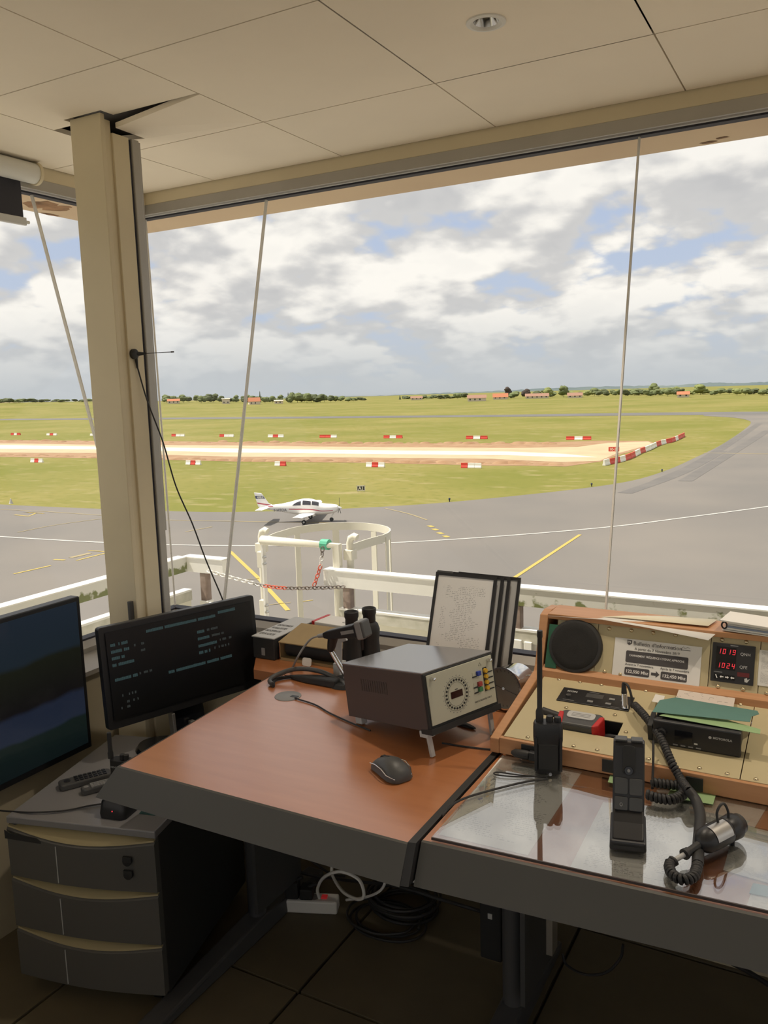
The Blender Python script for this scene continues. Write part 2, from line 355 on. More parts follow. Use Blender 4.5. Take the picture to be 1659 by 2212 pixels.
# ceiling
ce = struct(MB().bx(-3.0, 3.2, -3.0, 3.0, 2.52, 2.56).build('ceiling', M_['plenum']))
GX0, GY0 = -2.251, 1.666
DL0 = Vector((-0.779, 1.973)); DL = DL0.copy()
for i in range(-1, 10):
    for j in range(-8, 3):
        x0, y0 = GX0+0.6*i, GY0+0.6*j
        xa, xb, ya, yb = max(x0, XL+0.002), min(x0+0.6, XR), max(y0, YB), min(y0+0.6, YF-0.002)
        if xb-xa < 0.03 or yb-ya < 0.03: continue
        g = 0.0022
        if i == 0 and j == 0:               # cut round the column: two pieces, the far one sagging beside it
            MB().prism([(xa+g, ya+g), (xb-g, ya+g), (xb-g, 1.955), (-1.985, 1.955), (-1.985, 1.905), (-2.145, 1.905), (-2.145, 1.955), (xa+g, 1.955)], CEIL, CEIL+0.015).build('tile', M_['ceiling'], ce)
            q = [(xb-g, 1.966), (xb-g, yb-g), (xa+g, yb-g), (xa+g, 2.12), (-2.02, 2.12), (-1.99, 1.966)]
            zs = [0.0, 0.0, 0.0, 0.0, -0.024, -0.034]
            n = len(q)
            MB().add([(x, y, CEIL+z) for (x, y), z in zip(q, zs)] + [(x, y, CEIL+z+0.015) for (x, y), z in zip(q, zs)],
                     [tuple(range(n)), tuple(range(2*n-1, n-1, -1))] + [(k, (k+1) % n, n+(k+1) % n, n+k) for k in range(n)]).build('tile', M_['ceiling'], ce)
            continue
        if y0 < DL.y < y0+0.6 and any(x0 < DL0.x+d_ < x0+0.6 for d_ in (0, 1.2, 2.4)):   # tile with the downlight hole
            DL = DL0 + Vector((next(d_ for d_ in (0, 1.2, 2.4) if x0 < DL0.x+d_ < x0+0.6), 0)); mb = MB(); nh = 20; cir = [(DL.x+0.034*math.cos(2*math.pi*k/nh), DL.y+0.034*math.sin(2*math.pi*k/nh)) for k in range(nh)]
            x1, x2, y1, y2 = xa+g, xb-g, ya+g, yb-g
            def edge_pt(k):
                a = 2*math.pi*k/nh; c, s_ = math.cos(a), math.sin(a); t = min(((x2-DL.x) if c > 0 else (DL.x-x1))/max(abs(c), 1e-6), ((y2-DL.y) if s_ > 0 else (DL.y-y1))/max(abs(s_), 1e-6)); return (DL.x+c*t, DL.y+s_*t)
            cor = [(x2, y2), (x1, y2), (x1, y1), (x2, y1)]
            for k in range(nh):
                a, b = edge_pt(k), edge_pt((k+1) % nh); ca, cb = cir[k], cir[(k+1) % nh]
                poly = [ca, a]
                for cc in cor:
                    if (abs(a[0]-cc[0]) < 1e-6) != (abs(b[0]-cc[0]) < 1e-6) and (abs(a[1]-cc[1]) < 1e-6) != (abs(b[1]-cc[1]) < 1e-6): poly.append(cc)
                poly += [b, cb]; mb.add([(*p, CEIL) for p in poly], [tuple(range(len(poly)))])
                mb.quad((*ca, CEIL), (*cb, CEIL), (*cb, CEIL+0.02), (*ca, CEIL+0.02))
            mb.build('tile', M_['ceiling'], ce); continue
        MB().bx(xa+g, xb-g, ya+g, yb-g, CEIL, CEIL+0.015).build('tile', M_['ceiling'], ce)
# downlight
DL = DL0.copy()
def downlight(x, y, label, power):
    t = thing('ceiling_downlight', label, 'ceiling light', (x, y, CEIL), group='recessed ceiling spotlights')
    MB().lathe([(0.030, 0.001), (0.048, 0.001), (0.047, -0.003), (0.038, -0.005), (0.031, -0.001), (0.030, 0.001)], (0, 0, 0), (0, 0, 1), 28, caps=False).build('ring', M_['white'], t, 40)
    MB().lathe([(0.031, 0.0), (0.026, 0.012), (0.016, 0.03), (0.006, 0.038), (0.001, 0.038)], (0, 0, 0), (0, 0, 1), 24, caps=False).build('reflector', M_['chrome'], t, 60)
    MB().lathe([(0.001, 0.012), (0.005, 0.013), (0.006, 0.038)], (0, 0, 0), (0, 0, 1), 12).build('bulb', mat('lamp_bulb', (0.8, 0.78, 0.7), 0.4, emit=(1.0, 0.88, 0.70), es=0.9), t, 60)
    ld = bpy.data.lights.new('downlight_beam', 'SPOT'); ld.energy = power; ld.spot_size = R(98); ld.spot_blend = 0.6; ld.shadow_soft_size = 0.03; ld.color = (1.0, 0.87, 0.70)
    lo = bpy.data.objects.new('downlight_beam', ld); C.objects.link(lo); lo.parent = t; lo.location = (0, 0, -0.008)
downlight(DL.x, DL.y, 'small round recessed ceiling spotlight above the instrument box', 34)
downlight(DL.x+1.2, DL.y, 'added unseen ceiling spotlight brightening the right part of the console', 34)  # lamp added out of view to brighten desk and console
downlight(DL.x+2.4, DL.y, 'added unseen ceiling spotlight at the far right of the cab', 34)  # another added lamp, unseen, for more light from above
# headers, low walls, glazing on the four sides: each side described by an origin and an inward normal
SIDES = {'front': ((0, YF), (1, 0), (0, -1), XL, XR), 'left': ((XL, 0), (0, 1), (1, 0), YB, YF), 'back': ((0, YB), (1, 0), (0, 1), XL, XR), 'right': ((XR, 0), (0, 1), (-1, 0), YB, YF)}
def side_pt(s, a, n, z):
    o, u, nn, _, _ = SIDES[s]; return (o[0]+u[0]*a+nn[0]*n, o[1]+u[1]*a+nn[1]*n, z)
def side_prism(s, prof, name, m_, a0=None, a1=None, parent=None, mitre=True):
    """profile of (inward, z) points swept along one side with mitred ends"""
    A0, A1 = SIDES[s][3], SIDES[s][4]
    p0 = [side_pt(s, (A0+n if a0 is None else a0), n, z) for n, z in prof]
    p1 = [side_pt(s, (A1-n if a1 is None else a1), n, z) for n, z in prof]
    return MB().loft([p0, p1]).build(name, m_, parent)
k = 0
for s in SIDES:
    wl = struct(side_prism(s, [(-0.10, 2.39), (0.0, 2.405), (0.0, CEIL+0.02), (-0.10, CEIL+0.02)], 'wall_%s_header' % s if False else 'trim_%d' % (k+1), M_['cream'])); wl['label'] = 'cream painted header above the %s window' % s
    side_prism(s, [(-0.10, 2.374), (-0.035, 2.372), (0.002, 2.366), (0.002, 2.404), (-0.10, 2.404)], 'header_rail', M_['alu'], parent=wl)
    side_prism(s, [(-0.050, 2.3675), (-0.034, 2.3665), (-0.034, 2.373), (-0.050, 2.373)], 'lip', M_['alu_light'], parent=wl)
    side_prism(s, [(-0.085, 2.362), (-0.052, 2.362), (-0.052, 2.376), (-0.085, 2.376)], 'gasket', M_['gasket'], parent=wl)
    b = inset(GB) - 0.06
    lw = struct(side_prism(s, [(b+0.02, -0.4), (b+0.14, -0.4), (b+0.14, 0.70), (b+0.02, 0.70)], 'wall_%s' % s, M_['wall']))
    lw['label'] = 'low cream painted wall under the %s window' % s
    sill = side_prism(s, [(b-0.02, 0.70), (b+0.16, 0.70), (b+0.16, 0.715), (b+0.05, 0.735), (b+0.05, 0.752), (b+0.025, 0.775), (b-0.02, 0.775)], 'sill', M_['alu'], parent=lw)
    side_prism(s, [(b-0.01, 0.768), (b+0.028, 0.768), (b+0.028, 0.779), (b-0.01, 0.779)], 'gasket', M_['gasket'], parent=lw)
    k += 1
# glass panes, each a window, leaning outwards; silicone joints between them
OFFG = 0.06
def glass_pt(s, a, z, out=0.0): return side_pt(s, a, -OFFG + inset(z) - out, z)
seams = {'front': [-2.05, -0.598, 0.85, 2.3], 'left': [-1.6, -0.32, 0.96, 2.22], 'back': [-1.5, 0.0, 1.5], 'right': [-1.3, 0.0, 1.4]}
nw = 1
for s, cuts in seams.items():
    A0, A1 = SIDES[s][3]-OFFG, SIDES[s][4]+OFFG
    ed = [None] + cuts + [None]
    for q in range(len(ed)-1):
        def aa(e, z, first): 
            if e is None: return (A0+inset(z)+0.004 if first else A1-inset(z)-0.004)
            return e + (0.0026 if first else -0.0026)
        p = []
        for out in (0.0, 0.010):
            p += [glass_pt(s, aa(ed[q], GB, True), GB, out), glass_pt(s, aa(ed[q+1], GB, False), GB, out), glass_pt(s, aa(ed[q+1], GT, False), GT, out), glass_pt(s, aa(ed[q], GT, True), GT, out)]
        o = MB().hexa(p).build('window_%d' % nw, M_['glass']); struct(o, 'leaning window pane in the %s glazing' % s); nw += 1
        if q > 0 and (s in ('front', 'left')):
            e = ed[q]; ps = []
            for out in (-0.002, 0.012):
                ps += [glass_pt(s, e-0.0026, GB, out), glass_pt(s, e+0.0026, GB, out), glass_pt(s, e+0.0026, GT, out), glass_pt(s, e-0.0026, GT, out)]
            MB().hexa(ps).build('glass_joint', M_['silicone'], o).parent = o
MB_c = MB()
pb, pt = (XL-OFFG+inset(GB), YF+OFFG-inset(GB), GB), (XL-OFFG, YF+OFFG, GT)
MB_c.cyl(Vector(pb), Vector(pt), 0.004, n=6)
struct(MB_c.build('trim_5', M_['silicone']), 'pale silicone joint at the corner of the glazing')
# eaves outside
def ring(z, o): return [(XL-o, YB-o), (XR+o, YB-o), (XR+o, YF+o), (XL-o, YF+o)]
mb = MB(); o1 = 0.645
q0, q1 = ring(0, -0.02+0.07), ring(0, o1)
for a in range(4):
    b = (a+1) % 4
    mb.hexa([(*q0[a], 2.452), (*q0[b], 2.452), (*q1[b], 2.452), (*q1[a], 2.452), (*q0[a], 2.60), (*q0[b], 2.60), (*q1[b], 2.60), (*q1[a], 2.60)])
so_ = struct(mb.build('trim_6', M_['soffit']), 'ochre painted eaves soffit outside above the glass')
rs = random.Random(3)
def blotch(cx, cy, r, sx, sy, n=12):
    return [(cx+sx*r*(0.6+0.5*rs.random())*math.cos(2*math.pi*k/n), cy+sy*r*(0.6+0.5*rs.random())*math.sin(2*math.pi*k/n)) for k in range(n)]
for si, (px, py, r, sx, sy) in enumerate(((92, 442, 0.09, 1, 0.9), (115, 449, 0.07, 1, 1.0), (140, 447, 0.03, 1, 1), (1560, 297, 0.022, 1.2, 0.6), (1530, 307, 0.026, 1.2, 0.6), (108, 463, 0.05, 0.3, 1.2))):
    p = PZ(px, py, 2.452); MB().prism(blotch(p.x, p.y, r, sx, sy), 2.4515-0.0003*si, 2.4519-0.0003*si).build('stain', M_['soffit_stain'], so_)
MB().bx(XL-o1+0.02, XR+o1-0.02, YB-o1+0.02, YF+o1-0.02, 2.61, 2.66).build('roof', M_['plenum'], so_)
# corner columns: visible one plus its three siblings of the square cab
def column(x0, y0, sx, sy, label, grp=None):
    t = thing('corner_column', label, 'column', (x0, y0, 0))
    t['kind'] = 'structure'
    def B(x1, x2, y1, y2, z1, z2): return MB().bx(min(x1*sx, x2*sx), max(x1*sx, x2*sx), min(y1*sy, y2*sy), max(y1*sy, y2*sy), z1, z2)
    B(-0.13, 0.0, 0.0, 0.018, 0.0, 2.452).build('flange', M_['cream'], t, bevel=0.002)
    B(-0.122, -0.008, 0.018, 0.046, 0.0, 2.440).build('web', M_['cream'], t)
    B(-0.13, 0.0, 0.046, 0.112, 0.0, 2.405).build('casing', M_['cream'], t, bevel=0.002)
    B(-0.12, -0.004, 0.113, 0.122, 0.0, 2.40).build('gap_strip', M_['gasket'], t)
    B(-0.12, 0.004, 0.122, 0.152, 0.82, 2.405).build('cover_profile', M_['alu'], t, bevel=0.003)
    B(-0.12, 0.004, 0.122, 0.152, 0.0, 0.815).build('cover_profile', M_['alu'], t, bevel=0.003)
    B(-0.11, 0.001, 0.153, 0.160, 1.15, 2.40).build('cover_fin', M_['alu'], t)
    return t
column(-2.0, 1.915, 1, 1, 'cream steel column with grey cover strip beside the corner window')
column(2.35, 1.915, -1, 1, 'cream steel column at the far right of the cab')
column(-2.0, -1.8, 1, -1, 'cream steel column behind the camera on the left')
column(2.35, -1.8, -1, -1, 'cream steel column behind the camera on the right')
# roller blind on the left window
t = thing('roller_blind', 'white cased roller blind with dark grey fabric on the left window', 'blind', (0, 0, 0))
yb = PX(82, 380, -2.6).y
MB().cyl((-2.605, 0.6, 2.412), (-2.605, yb-0.012, 2.412), 0.036, n=24).build('cassette', M_['white'], t, 40)
MB().cyl((-2.605, yb-0.012, 2.412), (-2.605, yb, 2.412), 0.040, n=24).build('end_cap', M_['cream'], t, 40)
MB().bx(-2.632, -2.629, 0.62, yb-0.055, 2.255, 2.40).build('fabric', mat('blind_fabric', (0.045, 0.045, 0.06), 0.8), t)
MB().bx(-2.637, -2.624, 0.61, yb-0.045, 2.228, 2.256).build('bottom_bar', M_['alu_light'], t, bevel=0.003)
for s_ in (0.75,):
    MB().cyl((-2.633, yb-0.045, 2.242), (-2.633, yb-0.03, 2.242), 0.006, n=8).build('bar_end', M_['white'], t)

# pale worktops added out of view to bounce daylight up to the ceiling
for nm, (x0, x1, y0, y1), lab in (('worktop', (-1.93, 2.20, -2.085, -1.45), 'added unseen white worktop bouncing light along the rear windows'), ('worktop', (1.85, 2.485, -1.40, 1.30), 'added unseen white worktop bouncing light along the right windows')):
    t = thing(nm, lab, 'worktop', ((x0+x1)/2, (y0+y1)/2, 0)); a, b = (x1-x0)/2, (y1-y0)/2
    MB().bx(-a, a, -b, b, 0.71, 0.74).build('top', M_['white'], t, bevel=0.003)
    for sx in (-1, 1):
        for sy in (-1, 1): MB().bx(sx*(a-0.05)-0.025, sx*(a-0.05)+0.025, sy*(b-0.06)-0.025, sy*(b-0.06)+0.025, 0.0, 0.71).build('leg', M_['legmetal'], t)
# ================================================================== OUTSIDE
G = -10.0
M_['asphalt'] = mat('asphalt', (0.142, 0.131, 0.120), 0.85, col2=(0.176, 0.158, 0.139), vscale=0.06, detail=8)
M_['runway'] = mat('runway_asphalt', (0.125, 0.12, 0.115), 0.85, var=0.08, vscale=0.05)
M_['dirt'] = mat('red_earth', (0.259, 0.144, 0.072), 0.9, col2=(0.331, 0.209, 0.115), vscale=0.4)
M_['sand'] = mat('pale_gravel', (0.46, 0.345, 0.215), 0.9, var=0.08, vscale=0.2)
M_['limestone'] = mat('white_limestone', (0.684, 0.605, 0.446), 0.9, var=0.04, vscale=0.2)
M_['paint_white'] = mat('white_marking_paint', (0.475, 0.461, 0.432), 0.7)
M_['paint_yellow'] = mat('yellow_marking_paint', (0.446, 0.331, 0.072), 0.7)
M_['paint_faint'] = mat('faded_marking_paint', (0.302, 0.245, 0.130), 0.8)
M_['railwhite'] = mat('white_rail_paint', (0.80, 0.79, 0.74), 0.5, var=0.02, vscale=6)
M_['railcream'] = mat('cream_ladder_paint', (0.72, 0.69, 0.58), 0.45)
def grass_mat():
    ma = bpy.data.materials.new('meadow_grass'); ma.use_nodes = True; t = ma.node_tree; b = t.nodes['Principled BSDF']; b.inputs['Roughness'].default_value = 0.9; b.inputs['Specular IOR Level'].default_value = 0.1
    tcn = t.nodes.new('ShaderNodeTexCoord')
    def noise(sc_, st, det):
        mp = t.nodes.new('ShaderNodeMapping'); mp.inputs['Scale'].default_value = st; t.links.new(tcn.outputs['Object'], mp.inputs[0])
        n = t.nodes.new('ShaderNodeTexNoise'); n.inputs['Scale'].default_value = sc_; n.inputs['Detail'].default_value = det; t.links.new(mp.outputs[0], n.inputs['Vector']); return n.outputs[0]
    def mx(f, a, b_, lo, hi):
        r = t.nodes.new('ShaderNodeMapRange'); r.inputs[1].default_value = lo; r.inputs[2].default_value = hi; t.links.new(f, r.inputs[0])
        n = t.nodes.new('ShaderNodeMix'); n.data_type = 'RGBA'; t.links.new(r.outputs[0], n.inputs[0])
        for i, v in ((6, a), (7, b_)):
            if isinstance(v, tuple): n.inputs[i].default_value = (*v, 1)
            else: t.links.new(v, n.inputs[i])
        return n.outputs[2]
    c = mx(noise(0.03, (1, 1, 1), 6), (0.158, 0.162, 0.034), (0.225, 0.200, 0.062), 0.35, 0.65)  # blue raised to put the pale window veil into the grass colour
    c = mx(noise(0.25, (1, 2, 1), 6), c, (0.29, 0.245, 0.115), 0.55, 0.78)
    c = mx(noise(0.9, (1, 1, 1), 4), c, (0.125, 0.138, 0.028), 0.52, 0.8)
    t.links.new(c, b.inputs['Base Color']); return ma
M_['grass'] = grass_mat()
def sstep(a, b, x):
    t = min(1, max(0, (x-a)/(b-a))); return t*t*(3-2*t)
def hgt(x, y):
    d = math.hypot(x, y)
    if d < 600: return G
    return G + 9.5*sstep(620, 1000, d)*sstep(0.55, 0.80, -x/d)
# terrain as rings
rad = [0.5, 8, 20, 40, 70, 110, 160, 220, 300, 400, 500, 600, 700, 800, 900, 1000, 1150, 1400, 1800, 2500, 3500, 5000]
na = 160; mb = MB(); vs = []; fs = []
for r in rad:
    for a in range(na):
        x, y = r*math.cos(2*math.pi*a/na), r*math.sin(2*math.pi*a/na); vs.append((x, y, hgt(x, y) - (0 if r < 1200 else (r-1200)*0.006)))
for i in range(len(rad)-1):
    for a in range(na): fs.append((i*na+a, i*na+(a+1) % na, (i+1)*na+(a+1) % na, (i+1)*na+a))
fs.append(tuple(range(na)))
terr = struct(MB().add(vs, fs).build('ground', M_['grass'], smooth=60), 'flat green airfield meadow out to the horizon')
def gp(px, py, z=G): return PZ(px, py, z)
def ground_poly(pts, dz, name, m_, parent=None):
    """flat sheet on the ground, triangulated"""
    P = [(p.x, p.y) if not isinstance(p, tuple) else p for p in pts]
    bm = bmesh.new(); vv = [bm.verts.new((x, y, G+dz)) for x, y in P]; f = bm.faces.new(vv); f.normal_update(); bmesh.ops.triangulate(bm, faces=[f], quad_method="BEAUTY", ngon_method="BEAUTY")
    bmesh.ops.recalc_face_normals(bm, faces=bm.faces)
    for q in bm.faces:
        if q.normal.z < 0: q.normal_flip()
    me = bpy.data.meshes.new(name); bm.to_mesh(me); bm.free(); me.materials.append(m_)
    o = bpy.data.objects.new(name, me); C.objects.link(o)
    if parent: o.parent = parent
    return o
edge = spline([gp(*q) for q in [(-160, 1075), (0, 1090), (345, 1104), (545, 1106), (830, 1095), (1060, 1077), (1320, 1047), (1430, 1020), (1510, 985), (1560, 960), (1605, 930), (1622, 914), (1612, 907), (1580, 902), (1520, 898.5)]], 6)
rw = [gp(1400, 898), gp(1520, 896)]
apron = ground_poly([(-170, -120), (160, -120), (160, 335), (5, 322)] + [gp(1520, 896.0)] + [p for p in reversed(edge)] + [(-170, 58)], 0.03, 'apron', M_['asphalt'])
struct(apron, 'grey asphalt apron and taxiway sweeping up to the right')
top = [(-300, 906.5), (0, 904.7), (250, 903), (500, 901.2), (800, 898.8), (1100, 896), (1400, 891.5), (1659, 889.3), (1900, 886.5)]
bot = [(-300, 909), (0, 907.7), (250, 906.6), (500, 905.2), (800, 903), (1100, 900.4), (1400, 897.6), (1659, 895), (1900, 892)]
rwy = struct(ground_poly([gp(*q) for q in top] + [gp(*q) for q in reversed(bot)], 0.045, 'runway', M_['runway']), 'distant grey runway strip crossing the meadow')
dirt = [(-250, 949), (0, 951), (360, 953), (700, 958), (1059, 958), (1200, 955), (1300, 952), (1400, 952.5), (1422, 960), (1376, 972), (1330, 985), (1298, 997), (1222, 1008), (1140, 1006), (1059, 1006), (800, 1000), (500, 997), (216, 990), (0, 987), (-250, 984)]
dr = struct(ground_poly([gp(*q) for q in dirt], 0.02, 'earthwork_strip', M_['dirt']), 'bare red earth strip of the runway works')
sand = [(-250, 955.5), (0, 958), (216, 961), (500, 962.6), (800, 966), (1100, 968), (1247, 966), (1312, 957), (1400, 954), (1412, 960), (1370, 970), (1330, 981), (1295, 996), (1218, 999), (1059, 991.6), (800, 989), (500, 987), (216, 979), (0, 978), (-250, 975)]
ground_poly([gp(*q) for q in sand], 0.035, 'gravel_bed', M_['sand'], dr)
whit = [(-250, 958.5), (0, 961.6), (216, 965), (500, 969), (800, 973), (1100, 976), (1220, 981), (1292, 988.5), (1200, 988), (1100, 984), (800, 981.5), (500, 978), (216, 971.5), (0, 970), (-250, 967)]
ground_poly([gp(*q) for q in whit], 0.05, 'limestone_band', M_['limestone'], dr)
# mounds of earth along the strip
rs = random.Random(5)
for e, (y0, y1) in enumerate(((952.5, 957), (990, 1004))):
    mb = MB()
    for i in range(70):
        px = -20 + 1240*i/70 + rs.uniform(-8, 8)
        if e == 0: py = 951.5+0.0055*px + rs.uniform(0, 3)
        else: py = (986+0.022*px if px < 500 else 997+0.0115*(px-500)) - rs.uniform(1, 4)
        p = gp(px, py); r = rs.uniform(0.5, 1.4)
        mb.sphere((p.x, p.y, G), r, 7, 4, (1.3, 1.0, 0.28+0.12*rs.random()))
    o = mb.build('earth_ridge', M_['dirt'], dr, smooth=60); o['kind'] = 'stuff'
# painted lines
def gline(pts, wid, dz, name, m_, label, cat='ground marking', sp=True, parent=None):
    P = [gp(*q) for q in pts]
    if sp and len(P) > 2: P = spline(P, 6)
    a, b = [], []
    for i, p in enumerate(P):
        t = (P[min(i+1, len(P)-1)] - P[max(i-1, 0)]); t.z = 0; t.normalize(); n = Vector((-t.y, t.x, 0)); a.append(p+n*wid/2); b.append(p-n*wid/2)
    o = ground_poly(a + b[::-1], dz, name, m_)
    if parent: o.parent = parent
    else: tag(o, label, cat)
    return o
gline([(-420, 1120), (-200, 1144), (0, 1160), (250, 1174), (500, 1180), (750, 1177), (1000, 1165), (1300, 1141), (1480, 1119), (1659, 1095), (1760, 1078)], 0.30, 0.05, 'apron_line', M_['paint_white'], 'long curved white line painted across the apron')
gline([(497, 1192), (560, 1252), (622, 1320)], 0.28, 0.05, 'taxi_line', M_['paint_yellow'], 'diagonal yellow stripe on the apron behind the ladder gate', sp=False)
gline([(1098, 1258), (1253, 1156)], 0.26, 0.05, 'taxi_line', M_['paint_yellow'], 'diagonal yellow stripe right of the document stand')
gline([(345, 1124), (560, 1128), (745, 1131)], 0.22, 0.05, 'taxi_line', M_['paint_faint'], 'faded orange line on the asphalt under the aeroplane')
gline([(832, 1099), (880, 1110), (922, 1124)], 0.2, 0.05, 'taxi_line', M_['paint_faint'], 'faint yellow line at the edge of the grass right of the aeroplane')
gline([(30, 1241), (110, 1223)], 0.22, 0.05, 'taxi_line', M_['paint_yellow'], 'short yellow stripe low down left of the column')
gline([(116, 1210), (140, 1211)], 0.3, 0.05, 'taxi_line', M_['paint_yellow'], 'tiny yellow dash left of the column above the short stripe')
gline([(165, 1212), (236, 1194)], 0.2, 0.05, 'taxi_line', M_['paint_yellow'], 'thin yellow stripe beside the column')
gline([(152, 1206), (195, 1196)], 0.45, 0.05, 'taxi_line', M_['paint_faint'], 'worn yellow arrow mark left of the column')
gline([(190, 1190), (236, 1194)], 0.15, 0.055, 'taxi_line', M_['paint_yellow'], 'thin yellow line joining the arrow beside the column')
gline([(38, 1151), (120, 1135), (230, 1120)], 0.18, 0.05, 'taxi_line', M_['paint_faint'], 'faded curved line above the white line on the left')
gline([(0, 1101), (100, 1106), (232, 1115)], 0.2, 0.05, 'taxi_line', M_['paint_faint'], 'faded line along the grass edge far left')
gline([(32, 1113), (62, 1116), (78, 1109), (50, 1107), (95, 1110)], 0.3, 0.05, 'taxi_line', M_['paint_yellow'], 'small yellow mark near the grass edge far left', sp=False)
gline([(400, 1150), (458, 1139)], 0.18, 0.05, 'taxi_line', M_['paint_faint'], 'faint short stripe right of the column below the aeroplane')
gline([(525, 1254), (560, 1251)], 0.10, 0.05, 'taxi_line', M_['paint_faint'], 'thin faded tick beside the diagonal yellow stripe')
gline([(582, 1308), (628, 1303)], 0.10, 0.05, 'taxi_line', M_['paint_faint'], 'thin tick crossing the lower end of the diagonal stripe')
gline([(652, 1301), (676, 1298)], 0.10, 0.05, 'taxi_line', M_['paint_yellow'], 'thin yellow tick seen inside the ladder cage')
gline([(1520, 979), (1659, 981)], 0.5, 0.05, 'taxi_line', M_['paint_faint'], 'faint line across the taxiway at the right edge')
for i, (px, py, lab) in enumerate(((930, 1138, 'topmost'), (940, 1145, 'second'), (951, 1153, 'third'), (963, 1160, 'lowest'))):
    o = gline([(px-4, py-1.5), (px+5, py+1.5)], 0.42, 0.05, 'dash_mark', M_['paint_yellow'], '%s yellow square dash of the four on the apron' % lab)
# tyre marks
for i, pts in enumerate(([(1420, 1040), (1500, 1005), (1580, 955), (1640, 915)], [(1350, 1066), (1470, 1022), (1560, 975)], [(1480, 1040), (1570, 985), (1659, 930)])):
    gline(pts, 1.6, 0.04+0.003*i, 'tyre_track', mat('tyre_track_%d' % i, (0.118, 0.110, 0.104), 0.85, col2=(0.142, 0.131, 0.120), vscale=0.3), '', parent=apron)
# airfield barriers
BR = mat('barrier_red', (0.62, 0.05, 0.03), 0.5); BW = mat('barrier_white', (0.85, 0.82, 0.76), 0.5)
def barrier_mesh(L_):
    mb = MB(); a = 0.20
    prof = [(-0.22, 0), (0.22, 0), (0.20, 0.18), (0.12, 0.36), (0.10, 0.72), (-0.10, 0.72), (-0.12, 0.36), (-0.20, 0.18)]
    mb.loft([[(-L_/2, y, z) for y, z in prof], [(L_/2, y, z) for y, z in prof]]); return mb
def barrier(px, py, cols, L_, ang, label):
    p = gp(px, py); t = thing('water_barrier', label, 'barrier', (p.x, p.y, G+0.02), ang)
    n = len(cols)
    for i, c in enumerate(cols):
        x = (i-(n-1)/2)*(L_+0.06)
        o = barrier_mesh(L_).build('block', BR if c == 'r' else BW, t); o.location = (x, 0, 0); o.rotation_euler = (0, 0, random.uniform(-0.06, 0.06))
    return t
ang = R(3)
for i, (px, c) in enumerate(((34, 'rwr'), (112, 'wrw'), (207, 'wrw'), (385, 'rww'), (490, 'rww'), (596, 'wrw'), (709, 'rrw'), (849, 'rwr'), (1030, 'rwr'), (1250, 'rwr'))):
    d = PZ(px, 937+0.0085*px+2.5, G).length
    where = ['at the far left edge', 'second from the left edge', 'just left of the column', 'right of the column', 'left of the second glass joint', 'right of the leaning glass joint', 'above the aeroplane nose', 'above the A1 sign', 'far right of centre', 'nearest the red sign'][i]
    barrier(px, 937+0.0085*px+2.5, c, 1.45+0.001*px*0.2, ang, 'far-row red and white barrier blocks %s' % where)
for px, py, c, where in ((80, 999, 'wrw', 'at the far left'), (418, 1004, 'wrw', 'right of the column'), (606, 1006.5, 'wr', 'above the aeroplane tail'), (811, 1009, 'wrw', 'above the A1 sign'), (1018, 1011, 'rww', 'above the document stand')):
    barrier(px, py, c, 0.98, ang, 'near-row red and white barrier blocks %s' % where)
# the linked chain of barriers closing the works
t = thing('barrier_chain', 'long bent row of linked red and white barriers closing the works', 'barrier', (0, 0, 0))
pts = [(1304, 1006), (1316, 1003.5), (1327, 1001), (1338, 998.5), (1350, 995), (1361, 991), (1371, 986), (1382, 980), (1393, 976), (1403, 972), (1411, 968), (1417, 965), (1427, 961), (1438, 958), (1449, 956), (1458, 952.5), (1464, 950), (1472, 946), (1478, 943)]
pts = [gp(*q) for q in pts]
for i in range(len(pts)-1):
    a, b = pts[i], pts[i+1]; dd = b-a
    o = barrier_mesh(dd.length*0.93).build('block', BW if i % 3 in (0,) or i in (10, 8) else BR, t); o.location = ((a.x+b.x)/2, (a.y+b.y)/2, G+0.02); o.rotation_euler = (0, 0, math.atan2(dd.y, dd.x)); o.scale = (1, 1, 1.15)
# signs
def sign(px, py, w_, h_, z0, body, board, txt, border, label):
    p = gp(px, py); rz = math.atan2(p.y, p.x) - math.pi/2
    t = thing('airfield_sign', label, 'sign', (p.x, p.y, G), rz)
    for sx in (-0.35, 0.35): MB().cyl((sx*w_, 0, 0), (sx*w_, 0, z0+0.05), 0.03, n=8).build('post', M_['steel'], t)
    MB().bx(-w_/2, w_/2, -0.05, 0.05, z0, z0+h_).build('board', board, t)
    b_ = 0.06*h_/0.6
    if border:
        mb = MB(); mb.bx(-w_/2, w_/2, -0.06, -0.05, z0, z0+b_*1.4); mb.bx(-w_/2, w_/2, -0.06, -0.05, z0+h_-b_*1.4, z0+h_); mb.bx(-w_/2, -w_/2+b_*1.4, -0.06, -0.05, z0, z0+h_); mb.bx(w_/2-b_*1.4, w_/2, -0.06, -0.05, z0, z0+h_); mb.build('border', border, t)
    text(body, h_*0.86, txt, t, Matrix.Translation((0, -0.056, z0+h_*0.20)) @ Matrix.Rotation(R(90), 4, 'X'), 'CENTER', 0.004, bold=0.012)
SB = mat('sign_black', (0.03, 0.03, 0.03), 0.5); SW = mat('sign_white', (0.8, 0.76, 0.62), 0.5)
sign(780, 1062.5, 1.0, 0.62, 0.12, 'A1', SB, SW, SW, 'small black A1 taxiway sign in the grass')
sign(1326, 977, 1.75, 0.75, 0.15, '10-28', BR, SW, None, 'red 10-28 runway sign beside the barrier chain')
